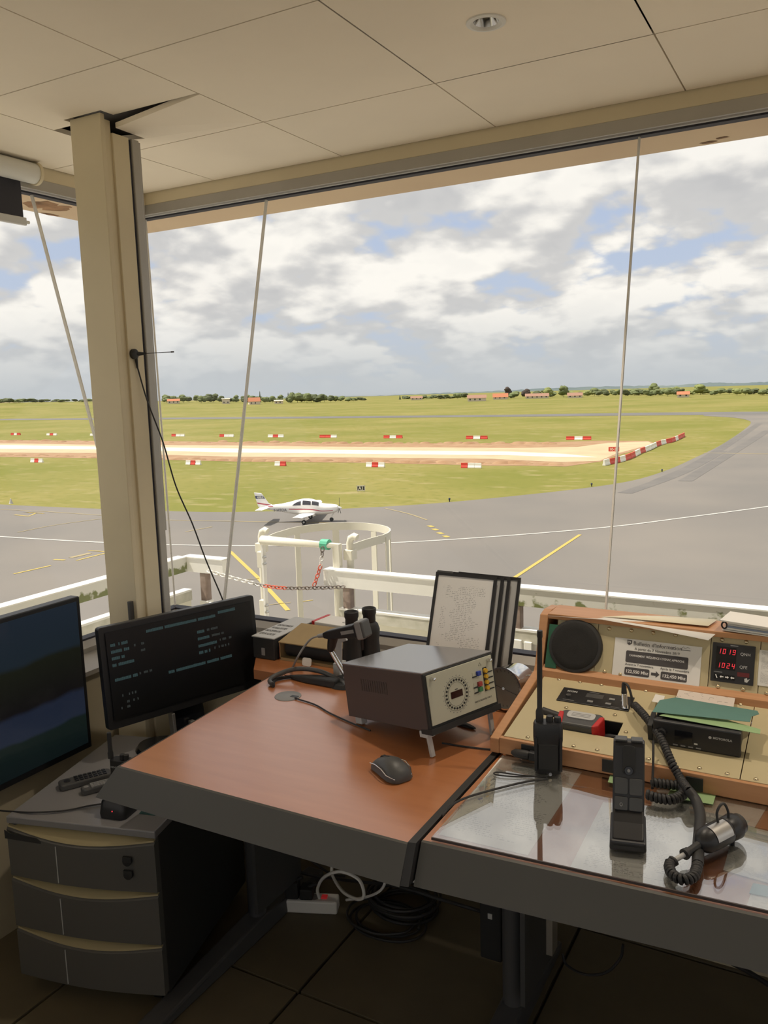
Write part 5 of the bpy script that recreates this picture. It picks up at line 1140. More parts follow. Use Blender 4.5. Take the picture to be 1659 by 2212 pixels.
# ================================================================== INSTRUMENT BOX (direction finder)
Mg = Matrix.Translation((-0.8043, 1.6397, 0.810)) @ Matrix.Rotation(1.2034, 4, 'Z') @ Matrix.Rotation(-0.1593, 4, 'X')
gW, gL, gH = 0.2338, 0.3152, 0.1404
gn = thing('direction_finder', 'brown metal direction-finder box with ring dial raised on two legs', 'instrument', Mg.translation, rot=Mg.to_euler())
MB().bx(0, gW, 0.006, gL, 0, gH-0.003).build('case', M_['gonio_case'], gn, bevel=0.002)
MB().bx(-0.0005, gW+0.0005, 0.0, gL+0.0005, gH-0.004, gH).build('lid', M_['gonio_top'], gn, bevel=0.0015)
MB().bx(0.0, gW, -0.002, 0.006, 0.0, gH-0.004).build('bezel', M_['black_matte'], gn, bevel=0.002)
MB().bx(0.006, gW-0.008, -0.005, -0.002, 0.014, gH-0.008).build('front_panel', M_['gonio_panel'], gn, bevel=0.001)
MB().hexa([(-0.001, -0.008, -0.006), (gW+0.001, -0.008, -0.006), (gW+0.001, 0.03, -0.006), (-0.001, 0.03, -0.006), (-0.001, -0.008, 0.008), (gW+0.001, -0.008, 0.008), (gW+0.001, 0.03, 0.004), (-0.001, 0.03, 0.004)]).build('lower_lip', M_['black_matte'], gn)
MfP = Matrix.Translation((0, -0.005, 0)) @ Matrix.Rotation(R(90), 4, 'X')      # panel plane: x right, y up, z towards the viewer
dx, dz, rr_ = 0.094, 0.068, 0.034
for r0_ in (rr_+0.0055, rr_-0.0055):
    ringp = [MfP @ Vector((dx+r0_*math.cos(2*math.pi*k_/40), dz+r0_*math.sin(2*math.pi*k_/40), 0.0003)) for k_ in range(40)]
    MB().tube(ringp, 0.00035, 4, closed=True).build('dial_ring', M_['ink'], gn)
for k_ in range(24):
    a = 2*math.pi*(k_+0.5)/24; c_ = Vector((dx+rr_*math.cos(a), dz+rr_*math.sin(a), 0.0)); MB().cyl(MfP @ c_, MfP @ (c_+Vector((0, 0, 0.0014))), 0.0026, n=10).build('dial_lamp', M_['black'], gn)
    c2 = Vector((dx+(rr_+0.010)*math.cos(a), dz+(rr_+0.010)*math.sin(a), 0.0003))
    MB().bx(c2.x-0.0016, c2.x+0.0016, c2.y-0.0008, c2.y+0.0008, 0, 0.0004, MfP).build('dial_figure', M_['grey'], gn)
MB().bx(dx-0.019, dx+0.019, dz-0.008, dz+0.008, 0.0, 0.0014, MfP).build('readout', mat('dark_red_window', (0.03, 0.008, 0.008), 0.15), gn)
MB().bx(dx-0.004, dx+0.005, dz+0.0105, dz+0.0125, 0.0, 0.0004, MfP).build('caption', M_['ink'], gn)
YEL = mat('yellow_button', (0.65, 0.38, 0.03), 0.4); BLU = mat('blue_button', (0.03, 0.06, 0.35), 0.4); GRN = mat('green_button', (0.05, 0.20, 0.08), 0.4); RDB = mat('red_button', (0.35, 0.04, 0.04), 0.4)
bxp, byp = 0.196, 0.100
MB().bx(bxp-0.0065, bxp+0.0065, byp-0.050, byp+0.008, 0, 0.001, MfP).build('button_strip', M_['black'], gn)
for k_ in range(4):
    v = byp-0.014*k_; c_ = Vector((bxp, v, 0.001)); MB().cyl(MfP @ c_, MfP @ (c_+Vector((0, 0, 0.006))), 0.0058, 0.0052, 16).build('yellow_button', YEL, gn, 40)
    MB().bx(bxp+0.008, bxp+0.024, v-0.0045, v+0.006, 0, 0.0008, MfP).build('legend_plate', M_['gonio_panel'], gn)
    MB().bx(bxp+0.008, bxp+0.025, v-0.0072, v-0.0050, 0, 0.003, MfP).build('legend_bar', M_['black'], gn)
for (u, v, m_, nm) in ((0.172, 0.099, BLU, 'blue_button'), (0.172, 0.073, RDB, 'red_button'), (0.172, 0.060, GRN, 'green_button')):
    MB().bx(u-0.006, u+0.006, v-0.0055, v+0.0055, 0, 0.007, MfP).build(nm, m_, gn, bevel=0.001)
    MB().bx(u-0.019, u-0.008, v-0.004, v+0.005, 0, 0.0008, MfP).build('legend_plate', M_['gonio_panel'], gn)
    MB().bx(u-0.020, u-0.007, v-0.0070, v-0.0048, 0, 0.003, MfP).build('legend_bar', M_['black'], gn)
text('RADIOGONIOMETRE TYPE KT', 0.0062, M_['ink'], gn, MfP @ Matrix.Translation((0.150, 0.030, 0.0002)), 'LEFT', 0.0001, font_scale_x=0.72)
em = MfP @ Vector((0.182, 0.118, 0.0003))
MB().tube([MfP @ Vector((0.182+0.006*math.cos(2*math.pi*k_/3+1.57), 0.118+0.005*math.sin(2*math.pi*k_/3+1.57), 0.0003)) for k_ in range(3)], 0.0004, 4, closed=True).build('emblem', M_['ink'], gn)
for u in (0.020, gW-0.022):
    MB().lathe([(0.005, 0), (0.005, 0.003), (0.0035, 0.010), (0.004, 0.013), (0.001, 0.014)], MfP @ Vector((u, gH-0.018, 0)), MfP.to_3x3() @ Vector((0, 0, 1)), 14).build('thumbscrew', M_['chrome'], gn, 40)
inv = Mg.inverted()
for lx, fx in ((0.004, (935, 1634)), (gW-0.02, (1064, 1586))):
    MB().bx(lx-0.004, lx+0.022, 0.012, 0.040, -0.016, 0.0).build('leg_block', M_['lgrey'], gn, bevel=0.002)
    f_ = inv @ flat(*fx, ZD+0.002); a_ = Vector((lx+0.009, 0.022, -0.012)); u_ = Vector((0.006, 0, 0)); v_ = Vector((0, 0.004, 0))
    MB().hexa([f_-u_-v_, f_+u_-v_, f_+u_+v_, f_-u_+v_, a_-u_-v_, a_+u_-v_, a_+u_+v_, a_-u_+v_]).build('folding_leg', M_['lgrey'], gn, bevel=0.001)
for lx in (0.012, gW-0.03): MB().bx(lx, lx+0.02, gL-0.035, gL-0.010, -0.022, 0.0).build('rear_foot', M_['lgrey'], gn, bevel=0.002)
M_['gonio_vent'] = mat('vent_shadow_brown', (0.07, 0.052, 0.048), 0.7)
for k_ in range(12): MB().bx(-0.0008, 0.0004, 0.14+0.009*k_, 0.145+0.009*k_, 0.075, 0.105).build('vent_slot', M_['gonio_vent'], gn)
# ================================================================== MOUSE, GROMMET, SMALL LEADS
p_ = flat(842, 1680); mo = thing('computer_mouse', 'black computer mouse on the cherry desk', 'mouse', (p_.x-0.005, p_.y+0.016, ZD), R(62))
secs = []
for (y, hw, h) in ((-0.052, 0.016, 0.012), (-0.046, 0.027, 0.022), (-0.03, 0.0325, 0.034), (-0.005, 0.031, 0.039), (0.02, 0.028, 0.033), (0.042, 0.027, 0.022), (0.051, 0.022, 0.014)):
    secs.append([(hw*math.cos(R(a))*(1 if 0 <= a <= 180 else 1), y, max(0.003, 0.004+h*max(0, math.sin(R(a)))**0.75)) for a in range(0, 181, 15)] + [(-hw*0.9, y, 0.002), (hw*0.9, y, 0.002)])
MB().loft(secs).build('shell', M_['dark_grey'], mo, 50)
MB().tube([(0, 0.006, 0.0415), (0, 0.02, 0.0375), (0, 0.032, 0.0315), (0, 0.043, 0.0255), (0, 0.0505, 0.0175)], 0.0009, 6).build('button_split', M_['black'], mo)
MB().cyl((-0.004, 0.028, 0.026), (0.004, 0.028, 0.026), 0.0095, n=16).build('scroll_wheel', M_['rubber'], mo)
for s_ in (-1, 1): MB().tube([(s_*0.0275, 0.045, 0.018), (s_*0.0295, 0.02, 0.024), (s_*0.0335, -0.01, 0.026), (s_*0.033, -0.03, 0.018), (s_*0.022, -0.049, 0.012)], 0.0013, 6).build('trim_line', M_['chrome'], mo, 60)
text('hp', 0.008, M_['lgrey'], mo, Matrix.Translation((0, -0.006, 0.0432)) @ Matrix.Rotation(R(180), 4, 'Z'), 'CENTER', 0.0001) if False else None
p_ = flat(622, 1504); gm = thing('cable_grommet', 'oval grey cable grommet set in the cherry desk', 'cable grommet', (p_.x, p_.y, ZD))
MB().lathe([(0.001, 0.003), (0.034, 0.003), (0.038, 0.0015), (0.0385, 0.0)], (0, 0, 0), (0, 0, 1), 32).build('cap', M_['grey'], gm, 40)
MB().bx(0.012, 0.034, -0.006, 0.006, 0.0028, 0.004).build('cable_slot', M_['black'], gm)
def cable(pts, r, label, name='cable', m_='rubber', n=6, k_=8, cat='cable'):
    o_ = MB().tube(spline(pts, k_), r, n).build(name, M_[m_], None, 60); tag(o_, label, cat); return o_
cable([flat(637, 1508, ZD+0.0035), flat(680, 1522, ZD+0.003), flat(712, 1540, ZD+0.003), flat(760, 1562, ZD+0.003), flat(800, 1578, ZD+0.003)], 0.0022, 'thin black lead from the desk grommet to the instrument box')
cable([flat(955, 1605, ZD+0.003), flat(1000, 1612, ZD+0.003), flat(1050, 1618, ZD+0.003), flat(1095, 1622, ZD+0.004), flat(1125, 1632, ZD+0.014)], 0.0022, 'thin black lead running under the instrument box to the radio plug')
o = MB().sphere((0, 0, 0.004), 1, 16, 8, (0.045, 0.011, 0.004)).build('pen_case', M_['rubber'], None, 60); p_ = flat(1000, 1567); o.location = (p_.x, p_.y, ZD); o.rotation_euler = (0, 0, R(-20)); tag(o, 'slim dark case lying under the instrument box', 'case')
# ================================================================== THINGS ON THE LEDGE
# vented black box
zt = PY(600, 1383, 2.075).z
x0, x1, y0, y1 = -1.664, -1.578, 2.085, 2.33
vb = thing('vented_unit', 'black unit with grey vented lid behind the monitor', 'electronic unit', (0, 0, 0))
MB().bx(x0, x1, y0, y1, ZD+0.001, zt-0.004).build('body', M_['black_matte'], vb, bevel=0.003)
MB().bx(x0-0.002, x1+0.002, y0-0.002, y1, zt-0.004, zt).build('lid', M_['lgrey'], vb, bevel=0.001)
for k_ in range(4):
    yv = y0+0.028+0.034*k_
    MB().bx(x0+0.004, x1-0.022, yv, yv+0.016, zt, zt+0.0006).build('vent_strip', mat('vent_mesh', (0.05, 0.05, 0.05), 0.8, col2=(0.40, 0.40, 0.39), vscale=260, ramp_=(0.45, 0.55)) if k_ == 0 else bpy.data.materials['vent_mesh'], vb)
q = PY(565, 1410, 2.072); MB().bx(q.x-0.008, q.x+0.004, y0-0.003, y0, q.z-0.012, q.z+0.012).build('socket', M_['grey'], vb)
# cardboard box with a dark roll inside
cb = thing('cardboard_box', 'open tan cardboard box with a dark roll inside', 'box', (0, 0, 0))
x0, x1, y0, y1 = -1.568, -1.352, 2.10, 2.215; zt = PY(650, 1393, y0).z
wl_ = 0.003
MB().bx(x0, x1, y0, y1, ZD+0.001, ZD+0.004).build('bottom', M_['cardboard'], cb)
for (a0, a1, b0, b1) in ((x0, x0+wl_, y0, y1), (x1-wl_, x1, y0, y1), (x0+wl_, x1-wl_, y1-wl_, y1)): MB().bx(a0, a1, b0, b1, ZD+0.004, zt).build('side', M_['cardboard'], cb)
MB().bx(x0, x1, y0, y0+wl_, ZD+0.004, ZD+0.010).build('front_lip', M_['cardboard'], cb)
MB().hexa([(x0, y0-0.004, zt-0.002), (x1+0.02, y0-0.004, zt-0.002), (x1+0.03, y1, zt+0.03), (x0+0.01, y1, zt+0.03), (x0, y0-0.004, zt+0.001), (x1+0.02, y0-0.004, zt+0.001), (x1+0.03, y1, zt+0.033), (x0+0.01, y1, zt+0.033)]).build('flap', M_['cardboard'], cb)
MB().bx(x0-0.0006, x0, y0, y0+0.012, ZD+0.004, zt).build('red_tape', M_['red'], cb)
rl = thing('dark_roll', 'dark cylinder stored inside the cardboard box', 'roll', ((x0+x1)/2, (y0+y1)/2, ZD+0.004))
MB().cyl((-0.097, -0.012, 0.032), (0.097, -0.012, 0.032), 0.031, n=24).build('tube', M_['black_matte'], rl, 40); MB().cyl((-0.0985, -0.012, 0.032), (-0.097, -0.012, 0.032), 0.024, n=20).build('end_disc', M_['dark_grey'], rl)
q = flat(662, 1440); o = MB().prism(rr_poly(0.034, 0.026, 0.007, 4), -0.001, 0.001, Matrix.Rotation(R(78), 4, 'X')).build('white_tag', M_['paper_white']); o.location = (q.x, 2.085, ZD+0.014); tag(o, 'small white rounded tag in front of the cardboard box', 'tag')
# white carton behind
wc = thing('white_carton', 'flat white carton with red edge behind the cardboard box', 'box', (-1.535, 2.245, 0.776), R(-4))
MB().bx(0, 0.20, 0, 0.09, 0.0, 0.060).build('carton', M_['paper_white'], wc, bevel=0.002); MB().bx(-0.001, 0.010, -0.001, 0.091, 0.046, 0.0615).build('red_edge', M_['red'], wc)
text('CE 30', 0.02, M_['ink_box'], wc, Matrix.Translation((0.10, 0.03, 0.0605)), 'LEFT', 0.0001)
# binoculars
bi = thing('binoculars', 'black binoculars standing upright on the window ledge', 'binoculars', (-1.288, 2.15, ZD+0.0005), R(62))
for s_ in (-1, 1):
    x = 0.034*s_; dy = 0.0
    b1_ = MB().lathe([(0.030, 0.0), (0.032, 0.01), (0.030, 0.05), (0.0275, 0.09), (0.030, 0.105), (0.031, 0.125), (0.026, 0.142), (0.019, 0.150)], (x, dy, 0), (0, 0, 1), 22).build('barrel', M_['black_matte'], bi, 50)
    MB().lathe([(0.018, 0.150), (0.020, 0.154), (0.0195, 0.172), (0.0225, 0.180), (0.0225, 0.196), (0.020, 0.198), (0.016, 0.190), (0.001, 0.188)], (x*0.95, dy, 0), (0, 0, 1), 22).build('eyepiece', M_['rubber'], bi, 40)
    MB().cyl((x, dy, 0.0), (x, dy, 0.012), 0.0328, n=22).build('objective_ring', M_['rubber'], bi)
MB().cyl((0, 0, 0.06), (0, 0, 0.135), 0.010, n=14).build('hinge', M_['black'], bi, 40); MB().cyl((0, 0, 0.137), (0, 0, 0.155), 0.013, n=16).build('focus_wheel', M_['rubber'], bi); MB().bx(-0.03, 0.03, -0.006, 0.006, 0.105, 0.125).build('bridge', M_['black_matte'], bi)
# microphone on stand
YM = 2.0
ma_, mb_ = PY(700, 1372, YM), PY(793, 1357, YM)
mc = thing('desk_microphone', 'black and grey rectangular microphone on a chrome stem', 'microphone', (0, 0, 0))
ax_ = (mb_-ma_).normalized(); upv = Vector((0, 0, 1)); upv = (upv-ax_*upv.dot(ax_)).normalized(); sdv = ax_.cross(upv)
def sq(c, hw, hh): return [c+sdv*hw+upv*hh, c-sdv*hw+upv*hh, c-sdv*hw-upv*hh, c+sdv*hw-upv*hh]
ln_ = (mb_-ma_).length
MB().loft([sq(ma_, 0.008, 0.008), sq(ma_+ax_*0.02, 0.013, 0.013), sq(ma_+ax_*ln_*0.75, 0.020, 0.019), sq(ma_+ax_*ln_*0.8, 0.022, 0.021)]).build('body', M_['black'], mc, bevel=0.003)
MB().loft([sq(ma_+ax_*ln_*0.8, 0.021, 0.020), sq(ma_+ax_*ln_*0.98, 0.023, 0.025), sq(ma_+ax_*ln_, 0.020, 0.022)]).build('head', M_['dark_grey'], mc, bevel=0.004)
MB().loft([sq(ma_+ax_*ln_*0.82, 0.0235, 0.027), sq(ma_+ax_*ln_*0.97, 0.0235, 0.027)]).build('head_band', M_['grey'], mc, bevel=0.004)
c0 = ma_+ax_*ln_*0.62+sdv*0.0205
MB().hexa([c0+ax_*-0.02-upv*0.004, c0+ax_*0.025-upv*0.004, c0+ax_*0.025-upv*0.004+sdv*0.002, c0-ax_*0.02-upv*0.004+sdv*0.002, c0+ax_*-0.02+upv*0.006, c0+ax_*0.025+upv*0.006, c0+ax_*0.025+upv*0.006+sdv*0.002, c0-ax_*0.02+upv*0.006+sdv*0.002]).build('switch_plate', M_['grey'], mc)
j_ = PY(712, 1400, YM); bs = flat(752, 1476, ZD+0.012); bs = PY(748, 1462, YM+0.0)
MB().lathe([(0.016, 0), (0.013, 0.03), (0.010, 0.045)], ma_+ax_*0.03-upv*0.010, (j_-(ma_+ax_*0.03)), 14).build('swivel', M_['black'], mc, 40)
MB().cyl(j_, bs, 0.0075, n=14).build('stem', M_['chrome'], mc, 40)
MB().cyl((bs.x, bs.y, ZD+0.001), (bs.x, bs.y, ZD+0.012), 0.055, 0.05, 28).build('base', M_['black_matte'], mc, 40)
MB().cyl((bs.x, bs.y, ZD+0.012), bs, 0.012, 0.009, 14).build('collar', M_['chrome'], mc, 40)
MB().cyl(ma_-ax_*0.022, ma_, 0.0055, 0.0075, 12).build('cable_boot', M_['grey'], mc, 40)
k0 = PY(686, 1376, YM)
cable([ma_-ax_*0.02, PY(672, 1380, YM-0.01), PY(655, 1400, YM-0.02), PY(640, 1425, YM-0.03), flat(628, 1447, ZD+0.004), flat(600, 1462, ZD+0.004)], 0.0032, 'thin grey-brown lead hanging from the microphone', m_='grey')
# white clip bracket leaning behind the microphone
wb = thing('clip_bracket', 'white folded bracket behind the microphone stem', 'bracket', PY(733, 1400, 2.05))
MB().prism([(-0.012, -0.045), (0.006, -0.045), (0.010, 0.02), (0.030, 0.028), (0.026, 0.034), (0.0, 0.032), (-0.014, 0.018)], -0.004, 0.004, Matrix.Rotation(R(90), 4, 'X')).build('plate', M_['lgrey'], wb, bevel=0.001)
MB().bx(-0.012, 0.010, -0.02, 0.02, ZD+0.001-PY(733, 1400, 2.05).z, -0.044).build('foot', M_['lgrey'], wb)
# headset band and leads on the desk
cable([flat(588, 1478, ZD+0.010), flat(583, 1470, ZD+0.012), flat(598, 1458, ZD+0.020), flat(640, 1445, ZD+0.032), flat(690, 1450, ZD+0.030), flat(735, 1470, ZD+0.014), flat(748, 1482, ZD+0.010)], 0.007, 'thick dark curved hose arching in front of the cardboard box', name='hose', m_='dark_grey', n=8, cat='hose')
cable([flat(590, 1482, ZD+0.006), flat(596, 1468, ZD+0.006), flat(640, 1461, ZD+0.006), flat(700, 1462, ZD+0.006), flat(745, 1466, ZD+0.006)], 0.0052, 'black cable lying flat below the arching hose')
bi.scale = (1, 1, 0.94)
hb = thing('headset_pad', 'long flat black pad lying behind the instrument box', 'pad', flat(680, 1476))
MB().loft([[(-0.085, -0.004, 0.001), (-0.085, 0.006, 0.001), (-0.085, 0.006, 0.012), (-0.085, -0.004, 0.012)], [(-0.03, -0.014, 0.001), (-0.03, 0.014, 0.001), (-0.03, 0.012, 0.020), (-0.03, -0.012, 0.020)], [(0.08, -0.018, 0.001), (0.08, 0.016, 0.001), (0.08, 0.014, 0.024), (0.08, -0.016, 0.024)]]).build('cushion', M_['black_matte'], hb, bevel=0.004)
# ================================================================== DOCUMENT STAND
ds = thing('document_stand', 'black flip-panel document stand with printed sheets by the window', 'document stand', (0, 0, 0))
TL_, TR_ = PY(943, 1235, 2.205), PY(1072, 1243, 2.205)
pw = TR_.x-TL_.x; ztop = TL_.z; zbot = ZD+0.018; lean = R(21); ph = (ztop-zbot)/math.cos(lean)
lab_ = ['front printed sheet']
for i, (sx, sy, sz) in enumerate(((0, 0, 0), (0.016, 0.012, 0.0), (0.031, 0.024, -0.002), (0.056, 0.040, -0.004))):
    Mp = Matrix.Translation((TL_.x+sx, 2.205+sy-(ztop-zbot)*math.tan(lean), zbot+sz)) @ Matrix.Rotation(R(90)-lean, 4, 'X') @ Matrix.Rotation(R(3+i), 4, 'Y')
    fr = MB(); b_w = 0.009
    fr.prism(rr_poly(pw, ph, 0.008, 4, pw/2, ph/2), -0.003, 0.0, Mp)
    pn = fr.build('panel', M_['black_matte'], ds)
    rim_ = MB()
    for (a0, a1, b0, b1) in ((0, pw, 0, b_w), (0, pw, ph-b_w, ph), (0, b_w, b_w, ph-b_w), (pw-b_w, pw, b_w, ph-b_w)): rim_.bx(a0, a1, b0, b1, 0.0, 0.0035, Mp)
    rim_.build('rim', M_['black'], pn)
    sh = MB().bx(0, pw-2*b_w, 0, ph-2*b_w, 0, 0.0006).build('sheet', M_['paper_list'] if i == 0 else M_['lgrey'], pn); sh.matrix_local = Mp @ Matrix.Translation((b_w, b_w, 0.0002))
    if i == 0:
        text('Instruction Tour de CTA', 0.008, M_['ink'], pn, Mp @ Matrix.Translation((pw*0.5, ph*0.76, 0.0012)), 'CENTER', 0.0001) if False else None
        MB().prism(rr_poly(0.05, 0.006, 0.002, 3, 0.028, ph+0.002), -0.003, 0.003, Mp).build('index_tab', M_['dark_grey'], pn)
MB().bx(TL_.x-0.01, TL_.x+pw+0.07, 2.03, 2.215, ZD+0.0008, ZD+0.020).build('base', M_['black_matte'], ds, bevel=0.003)
# ================================================================== ROUND GAUGE
gc = PY(1104, 1490, 2.035); gz = ZD+0.058
ga = thing('round_gauge', 'round chrome-cased barometer standing between box and console', 'gauge', (gc.x, gc.y, gz), 0)
axg = Vector((-0.16, -1.0, 0.10)).normalized(); axg = Vector((-0.22, -0.97, 0.10)).normalized()
rg = gz-ZD-0.001
MB().lathe([(rg*0.98, -0.040), (rg*0.98, 0.030), (rg, 0.032), (rg, 0.040), (rg*0.93, 0.041), (rg*0.93, 0.032)], (0, 0, 0), axg, 40).build('case', M_['chrome'], ga, 40)
MB().cyl(axg*0.030, axg*0.034, rg*0.93, n=40).build('dial', mat('gauge_dial', (0.32, 0.33, 0.30), 0.4), ga)
MB().cyl(axg*0.0385, axg*0.0395, rg*0.93, n=40).build('glass', M_['glass'], ga)
up2 = Vector((0, 0, 1)); sd2 = axg.cross(up2).normalized(); up2 = sd2.cross(axg)
a_, b2_ = axg*0.036+sd2*rg*0.75+up2*rg*0.12, axg*0.036-sd2*rg*0.75-up2*rg*0.16
MB().cyl(a_, b2_, 0.0008, n=5).build('needle', M_['ink'], ga); MB().cyl(axg*0.035, axg*0.038, 0.004, n=10).build('needle_hub', M_['chrome'], ga)
for k_ in range(24):
    a = 2*math.pi*k_/24; d_ = sd2*math.cos(a)+up2*math.sin(a); MB().cyl(axg*0.0345+d_*rg*0.78, axg*0.0345+d_*rg*0.88, 0.0006, n=4).build('graduation', M_['ink'], ga)
MB().tube([axg*0.0-sd2*rg*0.8+up2*rg*0.66, -axg*0.0-sd2*rg*1.05+up2*rg*0.75, -sd2*rg*1.1+up2*rg*0.55-axg*0.01, -sd2*rg*0.95+up2*rg*0.5-axg*0.01], 0.0025, 6).build('latch', M_['chrome'], ga, 60)
# green card at the console end
o = MB().bx(0, 0.030, -0.0008, 0, 0, 0.115).build('card', M_['green_dark']); q = PY(1173, 1447, 2.05); o.location = (-0.664, 2.0535, 0.858); o.rotation_euler = (R(-21.8), 0, 0); tag(o, 'dark green card stuck at the left end of the upper panel', 'card')
# ================================================================== ON TOP OF THE CONSOLE
def curl_sheet(px_pts, zlist, m_, label, name='paper_sheet', res=8):
    """sheet bent over the console edge: rows of points (pixel x, pixel y, depth Y)"""
    rows = [[PY(x, y, Y) for x, y, Y in r_] for r_ in px_pts]
    vs, fs = [], []; nC = len(rows[0])
    for r_ in rows: vs += r_
    for i in range(len(rows)-1):
        for j in range(nC-1): fs.append((i*nC+j, i*nC+j+1, (i+1)*nC+j+1, (i+1)*nC+j))
    o_ = MB().add(vs, fs).build(name, m_, None, 80); s = o_.modifiers.new('thick', 'SOLIDIFY'); s.thickness = 0.0006; tag(o_, label, 'paper'); return o_
PWH = M_['paper_white']
curl_sheet([[(1183, 1330, 2.10), (1300, 1338, 2.095), (1400, 1356, 2.085), (1530, 1383, 2.065)], [(1190, 1326, 2.14), (1310, 1330, 2.14), (1420, 1343, 2.13), (1545, 1370, 2.10)], [(1210, 1322, 2.17), (1330, 1324, 2.18), (1440, 1333, 2.18), (1560, 1357, 2.15)]], None, PWH, 'white sheet curling forward over the top edge of the console')
zt = 0.9935
curl_sheet([[(1200, 1329, 2.12), (1340, 1334, 2.12), (1530, 1352, 2.12)], [(1240, 1322, 2.19), (1360, 1326, 2.19), (1550, 1338, 2.19)]], None, mat('yellowed_sheet', (0.78, 0.72, 0.55), 0.7), 'yellowed sheet lying flat on top of the console')
bd = thing('ring_binder', 'white binder stuffed with papers on top of the console', 'binder', (PY(1560, 1362, 2.11).x, 2.105, 0.9945), R(-8))
MB().bx(0.0, 0.30, 0.0, 0.085, 0.0, 0.003).build('cover', M_['white'], bd, bevel=0.001)
for k_ in range(4): MB().hexa([(0.012, 0.002, 0.004+0.005*k_), (0.29, 0.002, 0.004+0.003*k_), (0.29, 0.084, 0.004+0.003*k_), (0.012, 0.084, 0.004+0.005*k_), (0.012, 0.002, 0.0085+0.005*k_), (0.29, 0.002, 0.0065+0.003*k_), (0.29, 0.084, 0.0065+0.003*k_), (0.012, 0.084, 0.0085+0.005*k_)]).build('papers', [M_['paper_white'], mat('blue_divider', (0.25, 0.30, 0.42), 0.7), M_['lgrey'], M_['paper_white']][k_], bd)
MB().hexa([(-0.004, -0.004, 0.024), (0.30, -0.004, 0.017), (0.30, 0.088, 0.017), (-0.004, 0.088, 0.024), (-0.004, -0.004, 0.027), (0.30, -0.004, 0.020), (0.30, 0.088, 0.020), (-0.004, 0.088, 0.027)]).build('top_cover', M_['paper_white'], bd)
MB().tube([(0.004+0.006*math.cos(a), 0.004, 0.013+0.008*math.sin(a)) for a in [2*math.pi*k_/14 for k_ in range(14)]], 0.0022, 6, closed=True).build('ring_clip', M_['black'], bd, 60)
# ================================================================== HANDHELD RADIO (right)
pb = flat(1180, 1678); hr = thing('handheld_radio', 'black handheld radio with long antenna standing before the console', 'handheld radio', (pb.x+0.0, pb.y+0.012, ZG+0.006), R(20))
Yh = pb.y+0.012; zb_ = ZG+0.006; bh = PY(1190, 1560, Yh).z-zb_; at_ = PY(1166, 1362, Yh)
MB().loft([[(x, y, z_) for x, y in rr_poly(w_, d_, 0.010, 4)] for w_, d_, z_ in ((0.056, 0.036, 0.0), (0.058, 0.038, 0.01), (0.060, 0.040, bh*0.55), (0.064, 0.042, bh*0.68), (0.064, 0.040, bh*0.93), (0.058, 0.034, bh))]).build('body', M_['black'], hr, 40)
MB().bx(-0.022, 0.022, -0.022, -0.0185, 0.012, bh*0.62).build('battery_back', M_['black_matte'], hr, bevel=0.003)
MB().bx(-0.030, -0.024, -0.024, -0.017, 0.01, bh*0.75).build('belt_rail', M_['black'], hr); MB().bx(0.024, 0.030, -0.024, -0.017, 0.01, bh*0.75).build('belt_rail', M_['black'], hr)
la = (at_ - Vector((pb.x, Yh, zb_))); la = Matrix.Rotation(R(-20), 3, 'Z') @ la
ab = Vector((-0.018, 0.004, bh)); ad = (la-ab).normalized(); al = (la-ab).length
MB().lathe([(0.0085, 0.0), (0.0085, 0.022), (0.0055, 0.03), (0.006, al*0.5), (0.0052, al*0.92), (0.0062, al*0.93), (0.006, al)], ab, ad, 14).build('antenna', M_['rubber'], hr, 40)
for x, h_ in ((0.004, 0.014), (0.021, 0.012)): MB().lathe([(0.008, 0), (0.0085, h_*0.5), (0.007, h_), (0.001, h_)], (x, 0.002, bh-0.001), (0, 0, 1), 12).build('knob', M_['rubber'], hr, 40)
MB().tube([(0.0, -0.02, 0.004), (0.004, -0.03, 0.006)], 0.004, 8).build('strap_eye', M_['chrome'], hr)
# wrist strap and cable
sz = ZG+0.0085
cable([flat(1185, 1676, sz), flat(1140, 1678, sz), flat(1090, 1676, sz), flat(1068, 1672, sz), flat(1075, 1668, sz), flat(1120, 1674, sz), flat(1160, 1677, sz), flat(1180, 1680, sz)], 0.0016, 'thin black wrist strap loop of the handheld radio', name='wrist_strap', cat='strap')
cable([flat(1180, 1683, sz), flat(1140, 1688, sz), flat(1080, 1702, sz), flat(1010, 1722, sz), flat(975, 1740, sz), flat(955, 1762, sz+0.002)], 0.0026, 'black cord running left across the glass from the radio strap')
pg = thing('power_plug', 'black inline plug beside the handheld radio', 'plug', PY(1132, 1630, 1.715))
MB().lathe([(0.004, -0.03), (0.009, -0.022), (0.011, 0.0), (0.010, 0.012)], (0, 0, 0), (1, 0, 0), 14).build('body', M_['rubber'], pg, 40); MB().bx(0.012, 0.034, -0.008, 0.008, -0.009, 0.011).build('socket', M_['black'], pg, bevel=0.002)
